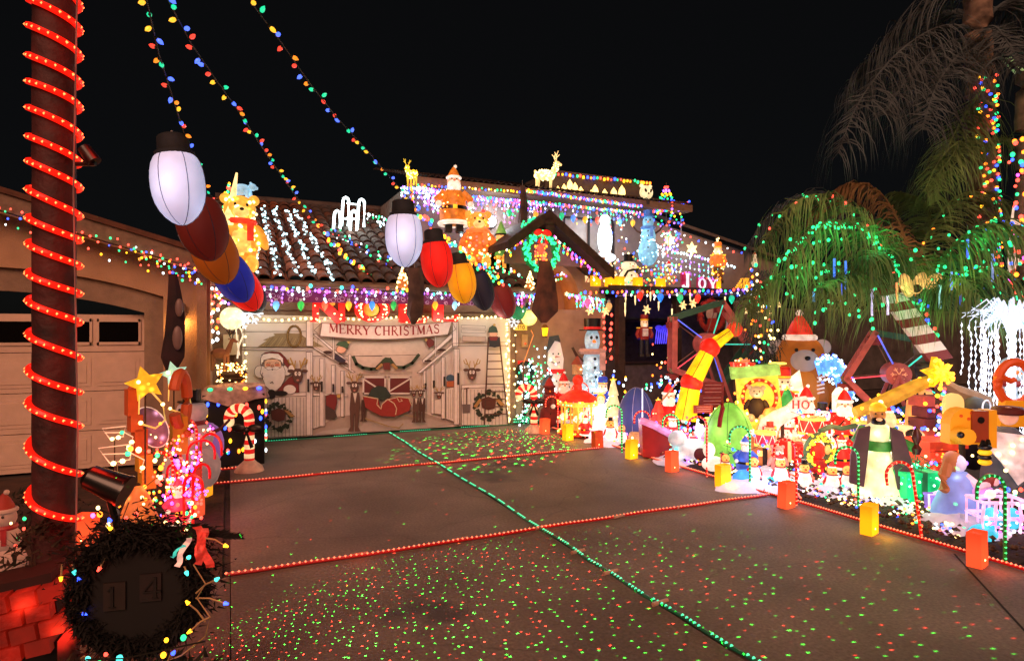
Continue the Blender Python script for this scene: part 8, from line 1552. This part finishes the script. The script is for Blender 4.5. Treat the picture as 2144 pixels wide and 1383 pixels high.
# pink canes cluster
for k, (px, d, H, lb) in enumerate(((362, 6.1, .75, 'pink red rope cane leftmost of the crowded left cluster'), (392, 6.4, .80, 'pink red rope cane second in the left cluster'), (412, 6.9, .98, 'tallest pink rope cane at the back of the left cluster'), (404, 6.0, .62, 'short pink rope cane in front of the left cluster'), (378, 6.7, .7, 'pink rope cane half hidden in the left cluster'))):
    t = cane_light(lb, gp(px, d), H, PI-YAW+.4*k if k % 2 else -.2*k, 'r', 'pink rope canes crowded on the left')
strand('violet and pink bulbs wound through the left cane cluster', [gp(360, 6.2)+Vector((0, 0, .1)), gp(385, 6.2)+Vector((0, 0, .6)), gp(405, 6.3)+Vector((0, 0, .2)), gp(370, 6.0)+Vector((0, 0, .5))], .022, 'p v r b p ww', .016, .1)
strand('pink and orange bulbs heaped below the left cane cluster', [gp(350, 5.8)+Vector((0, 0, .05)), gp(400, 5.9)+Vector((0, 0, .15)), gp(380, 5.9)+Vector((0, 0, .35))], .02, 'r o p ww g', .016, .12)

for k, (px, py, d, cs) in enumerate(((345, 930, 6.0, 'r ww o r'), (390, 960, 6.2, 'p r ww p'), (415, 900, 6.9, 'r p ww'), (350, 1010, 5.7, 'r ww p o'), (400, 1030, 6.0, 'p r v r'), (300, 1040, 5.3, 'ww o r g'))):
    strand(['red minis left of the amber post', 'pink minis over the middle of the left canes', 'red pink minis at the top of the left canes', 'warm red minis low among the left canes', 'violet red minis before the lowest left cane', 'warm minis on the mesh skirt figure'][k], [wp(px-28, py-25, d), wp(px, py+20, d), wp(px+28, py-15, d), wp(px+5, py+30, d)], .022, cs, .011, .06, wire=False)
for k, (px, d, H) in enumerate(((385, 5.9, .55), (420, 6.6, .85), (350, 6.2, .6))): cane_light(['pink rope cane lowest in front of the left cluster', 'pink rope cane farthest right in the left cluster', 'pink rope cane beside the amber post'][k], gp(px, d), H, PI-YAW-.3*k, 'r', 'pink rope canes crowded on the left')
santa('small pink lit santa tucked between the left canes', gp(372, 6.0), .5, .4, .6, coat='e03858')
lamp(gp(385, 5.7)+Vector((0, 0, .5)), 'ff4868', 7, .15); lamp(gp(330, 5.3)+Vector((0, 0, .7)), 'ff9850', 7, .15); lamp(gp(280, 5.0)+Vector((0, 0, .9)), 'ffa060', 5, .15)
gift('icy blue glowing box at the foot of the left figures', gp(322, 5.6), .13, .2, '50b8e8', 'e0f8ff', 1.0)
snowman('dim snowman in a black top hat behind the orange ring letter', gp(402, 7.2), HT(800, 7.2), -.5, mat('dim_pink_white', 'c8a8a0', .7, .2, samp=False), 'top', BK(), '702020', thin=1.15)
o = B().ell((0, 0, 0), (.2, .12, .28)).build('lilac_egg', mat('lilac', 'a870c0', .6, .35, noise=.1, samp=False)); o.location = wp(432, 930, 7.6); tag(o, 'lilac lit egg shape behind the pink canes', 'ornament')
# covered box with felt snow and reindeer
t = thing('covered_box', 'black covered box topped with grey felt snow and coloured bulbs', 'box', gp(492, 9.1), -.05); B().box((0, 0, .5), (.8, .7, 1.0)).build('box', mat('black_felt', '08080a', .9, noise=.3), t, smooth=False); b = B(); rr = random.Random(31); n = 18; vs = []; fs = []
for i in range(8):
    u = i/7
    for j in range(n): a = 2*PI*j/n; sq = 1/max(abs(math.cos(a)), abs(math.sin(a))); vs.append((.47*u*min(sq, 1.25)*math.cos(a), .42*u*min(sq, 1.25)*math.sin(a), 1.12-.05*u*u+.02*math.sin(a*5+i)-(.16+.05*math.sin(a*3) if i == 7 else 0)))
for i in range(7):
    for j in range(n): fs.append((i*n+j, (i+1)*n+j, (i+1)*n+(j+1) % n, i*n+(j+1) % n))
b.add(vs, fs).build('felt_snow', mat('felt_grey', 'b89890', .95, noise=.4, ns=8, bump=1, bs=30), t)
ms = 'b g o r y w'.split()
for k in range(34):
    x = random.uniform(-.38, .38); z = random.uniform(.12, .9); f_ = random.random() < .75; p = (x, -.37, z) if f_ else (.42, x*.8, z); c = random.choice(ms); B().ell(p, (.022, .016, .034) if f_ else (.016, .022, .034), n=7, k=5).build('bulb', bulb(c), t)
for (x, c) in ((-.3, 'g'), (-.05, 'g'), (.15, 'y'), (.33, 'b')): B().ell((x, -.36, 1.08), (.035, .025, .025), n=8, k=5).build('bulb', bulb(c), t)
reindeer('dark plush reindeer sitting in gold lit basket on the covered box', wy(462, 775, 10.2), .62, PI*.85, mat('plush_brown', '8a5a38', .8, .15, samp=False), spots=None, ant=BK())
t = thing('lit_basket', 'dark basket crowded with warm minis on top of the covered box', 'basket', gp(485, 9.3)); t.location.z = 1.14; b = B(); ring(b, (0, 0, .12), .17, .05, 18, 6, Rm=Matrix.Rotation(PI/2, 3, 'X')); ring(b, (0, 0, .05), .15, .05, 18, 6, Rm=Matrix.Rotation(PI/2, 3, 'X')); b.build('basket_body', mat('dark_wicker', '2a1810', .8, bump=1, bs=30), t, kind='stuff'); specks(t, [(random.uniform(-.2, .2), random.uniform(-.2, .0), random.uniform(0, .28)) for _ in range(120)], 'ww ww o', .013); lamp((0, -.3, .2), 'ffc070', 2.5, .08, t)
t = thing('white_ribbon_loop', 'cream looped ribbon hanging under the left globe', 'ribbon', wy(497, 690, 10.9)); B().tube([(0, 0, .1), (.06, 0, 0), (.08, 0, -.1), (.02, 0, -.25), (0, 0, -.45)], .015, n=6).tube([(0, 0, .1), (-.02, 0, 0), (.0, 0, -.2), (.03, 0, -.4)], .012, n=6).build('ribbon', glow('f8e8c8', .9), t)
# spotlight near the trunk
t = thing('spotlight', 'black cylindrical spotlight on a stand beside the wrapped trunk', 'spotlight', wp(226, 1012, 3.1)); ax = (RT*.9+FW*.1+Vector((0, 0, -.42))).normalized(); b = B(); gm = mat('gloss_black', '0a0d0c', .32, noise=.1, coat=.2); b.cone(ax*-.09, ax*.08, .06, .076, n=22); b.build('barrel', gm, t); B().cone(ax*.08, ax*.094, .08, .08, n=22).build('rim', gm, t); B().cone(ax*-.11, ax*-.09, .045, .06, n=22).build('back_cap', gm, t)
B().tube([(0, 0, -.02), (.03, 0, -.16), (.03, 0, -.5), (.03, 0, -1.1)], .022, n=8).build('stand', gm, t)
# countdown wreath
cw_ = wp(292, 1235, 2.75); BN = mat('black_needles', '0a0a08', .9, noise=.5)
t, bo = wreath('big dark foreground wreath round a black countdown disc', cw_, .232, .046, BN, None, 6500, -YAW+.25, None, 5)
rr = random.Random(77); b = B()
for k in range(1500):
    a = rr.gauss(PI*.42, .8); R = .24+abs(rr.gauss(0, .055)); p = Vector((R*math.cos(a), rr.uniform(-.06, .05), R*math.sin(a))); d = Vector((rr.uniform(-.04, .06), rr.uniform(-.05, .02), rr.uniform(-.03, .03))); s = Vector((.004, 0, .004)); b.add([p-s, p+s, p+d], [(0, 1, 2)])
for k in range(260):
    u = rr.random(); p = Vector((.2+u*.2, -.02, .26-.05*u))+Vector((rr.uniform(-.01, .01), 0, rr.uniform(-.03, .03)*(1-u))); d = Vector((.035, rr.uniform(-.02, .02), rr.uniform(-.02, .02))); s = Vector((0, .003, .004)); b.add([p-s, p+s, p+d], [(0, 1, 2)])
b.build('fir_tip', BN, t, smooth=False, kind='stuff')
B().cone((0, .0, 0), (0, -.03, 0), .212, .212, n=40).build('disc', mat('disc_black', '030303', .8), t); 
for (x, z, ch, c) in ((-.085, .0, '1', '20140e'), (.055, .025, '4', '1c0e0e')):
    o = B().box((x, -.036, z), (.085, .01, .12)).build('number_tile', mat('tile_'+c, c, .6, noise=.3, ns=20), t, smooth=False); b = B(); glyph(b, ch, x-.035, z-.045, .09, -.048, th=.006, fat=1.0); b.build('numeral', mat('numeral_dark', '0e0808', .5), t, smooth=False)
B().cone((0, .03, -.2), (0, .03, -cw_.z), .02, .02).build('post', BK(), t)
b = B(); t2 = thing('ribbon_tail', 'red and white lit ribbon tail at the right of the dark wreath', 'ribbon', wp(412, 1135, 2.72), -YAW+.5); 
RBM = mat('ribbon_red', 'c83028', .6, .45, 'd83828', hot=1.2, hs=22, noise=.4, ns=30, samp=False)
for (x0, z0, x1, z1, w, m) in ((.0, .07, .05, -.12, .035, RBM), (.03, .06, .0, -.1, .03, RBM), (-.03, .03, -.08, -.09, .022, glow('f0c0b0', .5)), (-.05, .0, -.1, -.05, .014, glow('40d8c8', .6))):
    vs = []; 
    for k in range(9): u = k/8; cx_, cz_ = lerp(x0, x1, u)+.008*math.sin(u*9), lerp(z0, z1, u); vs += [(cx_-w*.5, .012*math.sin(u*12+x0*80), cz_+.01*math.sin(u*7)), (cx_+w*.5, .012*math.sin(u*12+1.4+x0*80), cz_)]
    B().add(vs, [(2*k, 2*k+1, 2*k+3, 2*k+2) for k in range(8)]).build('ribbon', m, t2)
t3 = thing('wreath_lights', 'string of coloured bulbs on pale wire round the dark wreath', 'string lights', wp(430, 1260, 2.7)); o0 = Vector(t3.location)
wpx = [((430, 1125), (470, 1140), 'y'), ((410, 1240), (452, 1212), 'c'), ((410, 1250), (470, 1261), 'b'), ((430, 1300), (395, 1262), 'y'), ((440, 1290), (400, 1318), 'y'), ((140, 1272), (175, 1282), 'b'), ((225, 1165), (210, 1186), 'r'), ((350, 1383), (362, 1366), 'b'), ((170, 1376), (183, 1376), 'c'), ((225, 1372), (222, 1368), 'r'), ((130, 1180), (128, 1206), 'y'), ((150, 1180), (155, 1194), 'c'), ((165, 1230), (165, 1212), 'b'), ((235, 1100), (230, 1089), 'b'), ((240, 1110), (232, 1105), 'y'), ((385, 1185), (390, 1196), 'c'), ((390, 1170), (395, 1165), 'c')]
for (a, c, col) in wpx:
    p, q = wp(*a, 2.68)-o0, wp(*c, 2.66)-o0; B().tube([p, p.lerp(q, .5)+Vector((0, 0, .01)), q], .0035, n=4).build('wire', mat('pale_wire', 'b08858', .6, .1, samp=False), t3); B().cone(q, q+(q-p).normalized()*.018, .009, .004, n=8).build('bulb', bulb(col), t3)
B().tube([wp(x, y, 2.67)-o0 for x, y in ((405, 1180), (430, 1220), (412, 1250), (440, 1290), (430, 1330), (380, 1370), (330, 1390))], .003, n=4).build('wire', mat('pale_wire', 'b08858'), t3)
lamp(wp(430, 1160, 2.5), 'ff6050', .7, .05); 
# foreground brick box, dark shrubs, far left snowman
t = thing('brick_box', 'red lit fabric box printed with bricks in the lower left corner', 'fabric box', wp(60, 1262, 2.9), -.1); BR = mat('brick_glow', '9a1812', .7, .2, 'd82814', hot=1.3, hs=5, noise=.5, ns=9, bump=1.0, bs=30); rr = random.Random(12)
for r_ in range(4):
    for c_ in range(4):
        x = -.2+c_*.1+(.05 if r_ % 2 else 0); 
        if x > .16: continue
        B().box((x+.0, -.08+.1*(x+.2), -.14+r_*.075+.12*x), (.094-rr.uniform(0, .01), .3+rr.uniform(-.012, .012), .068-rr.uniform(0, .006)), r=Matrix.Rotation(-.15+rr.uniform(-.03, .03), 3, 'Y')).build('brick', BR if (r_+c_) % 3 else mat('brick_dim', '8a1c14', .7, .22, 'a02010', noise=.4, samp=False), t, smooth=False)
B().box((-.03, -.02, .01), (.36, .22, .28), r=Matrix.Rotation(-.15, 3, 'Y')).build('core', mat('box_dark', '2a0c0a', .8), t); B().box((-.03, 0, -.28), (.38, .3, .3)).build('plinth', BK(), t); B().box((-.03, 0, -.45), (.3, .25, .5)).build('base', BK(), t); lamp((.25, -.3, .1), 'ff3018', 1.0, .08, t)
def shrub(label, loc, r, n=700, seed=1, m=None):
    t = thing('shrub', label, 'shrub', loc); rr = random.Random(seed); b = B()
    for k in range(n):
        z = rr.uniform(-.9, 1); a = rr.uniform(0, 2*PI); q = math.sqrt(1-z*z)*rr.uniform(.5, 1); p = Vector((r[0]*q*math.cos(a), r[1]*q*math.sin(a), r[2]*(z+1)/2)); d = Vector((rr.uniform(-1, 1), rr.uniform(-1, 1), rr.uniform(-.6, 1)))*.06; s = d.cross(Vector((.3, .2, 1))).normalized()*.012; b.add([p-s, p+s, p+d], [(0, 1, 2)])
    b.build('foliage', m or mat('shrub_dark', '2a2a1a', .9, noise=.5), t, smooth=False, kind='stuff'); b = B(); b.cone((0, 0, 0), (0, 0, r[2]*.6), .03, .02, n=6); b.build('stem', DK, t); return t
shrub('dark shrub at the foot of the wrapped trunk', gp(100, 3.1), (.26, .22, .95), 1100, 2); shrub('dark low shrub under the countdown disc', gp(330, 2.6), (.38, .3, .5), 1200, 3); shrub('dark shrub in the lower left corner', gp(130, 2.7), (.3, .2, .42), 900, 4)
shrub('low reddish shrub behind the spotlight stand', gp(230, 4.2), (.3, .3, .6), 700, 5, mat('shrub_red', '4a2018', .9, noise=.5))
strand('coloured bulbs in the shrub under the disc', [wp(180, 1378, 2.5), wp(260, 1376, 2.5), wp(430, 1340, 2.5)], .09, 'g r c y b', .011, .05)
strand('warm and violet bulbs behind the spotlight stand', [wp(205, 1080, 3.9), wp(250, 1100, 3.9), wp(270, 1050, 4.1)], .05, 'ww v o r', .014, .08)
snowman('far left snowman with red trim partly cut by the picture edge', gp(8, 4.6), HT(1030, 4.6), -.4, mat('dim_snow', 'b89888', .7, .12, samp=False), 'santa', mat('dim_red', '8a2418', .7, .15, samp=False), '801818')
shrub('low dark hedge plant by the left garage', gp(60, 5.6), (.5, .3, .45), 700, 6)
lamp(gp(40, 4.2)+Vector((0, 0, 1.0)), 'ff9060', 4, .2)
for (px, py, d) in ((60, 1120, 4.3), (20, 1080, 4.4)): strand('dim coloured bulbs near the far left snowman, '+('lower' if py > 1100 else 'upper'), [wp(px-30, py, d), wp(px+50, py+20, d)], .08, 'g ww r', .011, .05, wire=False)
# left wing icicle lights (laser-dot like minis along the rake)
for k, (z, st, c) in enumerate(((0, .085, 'r r g'), (-.1, .12, 'r b g y'), (-.22, .15, 'r y w g'))):
    strand(['red and green minis along the rake board of the garage wing', 'coloured minis just below the rake board', 'sparse coloured minis on the stucco under the rake'][k], [(-3.4, YW-.42, rake(-3.4)+z+.02), (-.35, YW-.42, rake(-.35)+z)], st, c, .013, .04, wire=False, group='minis on the garage wing rake')
strand('dense minis clustered near the corner of the garage wing', [(-1.15, YW-.42, rake(-1.15)-.05), (-.3, YW-.42, rake(-.3)-.15)], .022, 'r y b g r w', .014, .1, wire=False)
# ================================================================ laser projectors throwing dots
def laser(loc, aim, ang, power, scale, seed, thr=.12):
    d = bpy.data.lights.new('laser_light', 'SPOT'); d.energy = power; d.spot_size = ang; d.spot_blend = .35; d.shadow_soft_size = .001; d.use_nodes = True; n = d.node_tree.nodes; l = d.node_tree.links; em = n['Emission']
    tc = n.new('ShaderNodeTexCoord'); s0 = n.new('ShaderNodeSeparateXYZ'); l.new(tc.outputs['Normal'], s0.inputs[0]); cb = n.new('ShaderNodeCombineXYZ')
    for q in (0, 1):
        dv = n.new('ShaderNodeMath'); dv.operation = 'DIVIDE'; l.new(s0.outputs[q], dv.inputs[0]); l.new(s0.outputs[2], dv.inputs[1]); l.new(dv.outputs[0], cb.inputs[q])
    ad = n.new('ShaderNodeVectorMath'); ad.operation = 'ADD'; ad.inputs[1].default_value = (seed, seed*2, 0); l.new(cb.outputs[0], ad.inputs[0])
    vo = n.new('ShaderNodeTexVoronoi'); vo.voronoi_dimensions = '2D'; vo.inputs['Scale'].default_value = scale; l.new(ad.outputs[0], vo.inputs['Vector'])
    lt = n.new('ShaderNodeMapRange'); lt.inputs[1].default_value = thr*1.15; lt.inputs[2].default_value = thr*.3; l.new(vo.outputs['Distance'], lt.inputs[0])
    sp = n.new('ShaderNodeSeparateColor'); l.new(vo.outputs['Color'], sp.inputs[0]); gt = n.new('ShaderNodeMath'); gt.operation = 'GREATER_THAN'; gt.inputs[1].default_value = .42; l.new(sp.outputs[0], gt.inputs[0])
    mx_ = n.new('ShaderNodeMix'); mx_.data_type = 'RGBA'; mx_.inputs[6].default_value = (1, .05, .03, 1); mx_.inputs[7].default_value = (.05, 1, .06, 1); l.new(gt.outputs[0], mx_.inputs[0])
    on = n.new('ShaderNodeMath'); on.operation = 'MULTIPLY'; l.new(lt.outputs[0], on.inputs[0]); l.new(sp.outputs[1], on.inputs[1])
    l.new(mx_.outputs[2], em.inputs['Color']); l.new(on.outputs[0], em.inputs['Strength'])
    o = bpy.data.objects.new('laser_light', d); COL.objects.link(o); o.location = loc; v = Vector(aim)-Vector(loc); o.rotation_euler = v.to_track_quat('-Z', 'Y').to_euler(); return o
LP = [((-.62, 3.78, 2.75), (1.25, 3.0, 0), 1.25, 'black laser projector fixed to the wrapped trunk'), ((5.36, 11.1, 2.35), (4.3, 10.2, 0), 1.1, 'black laser projector on the wall above the right door post'), ((.02, 11.1, 2.3), (1.9, 9.7, 0), 1.0, 'black laser projector on the wall above the left door post')]
for k, (loc, aim, an, lb) in enumerate(LP):
    v = (Vector(aim)-Vector(loc)).normalized(); t = thing('laser_projector', lb, 'laser projector', loc); B().cone(v*-.1, v*-.01, .03, .035, n=14).build('barrel', BK(), t); (B().cone((0, 0, 0), (0, .45, .05), .01, .01, n=6) if k else B().cone((0, 0, 0), (-.1, .05, 0), .012, .012, n=6)).build('stake' if k > 9 else 'bracket', BK(), t)
laser(LP[0][0], (1.3, 3.4, 0), 1.08, 80000, 46, 0, .095); laser(LP[0][0], (1.9, 4.8, 0), 1.5, 40000, 12, 4, .036); laser(LP[1][0], (4.2, 9.9, 0), .95, 26000, 24, 5, .19); laser(LP[2][0], (1.9, 9.4, 0), 1.0, 22000, 19, 9, .17)
laser((6.6, 9.6, .9), (6.1, 11.6, 1.35), .65, 260, 20, 3, .16)
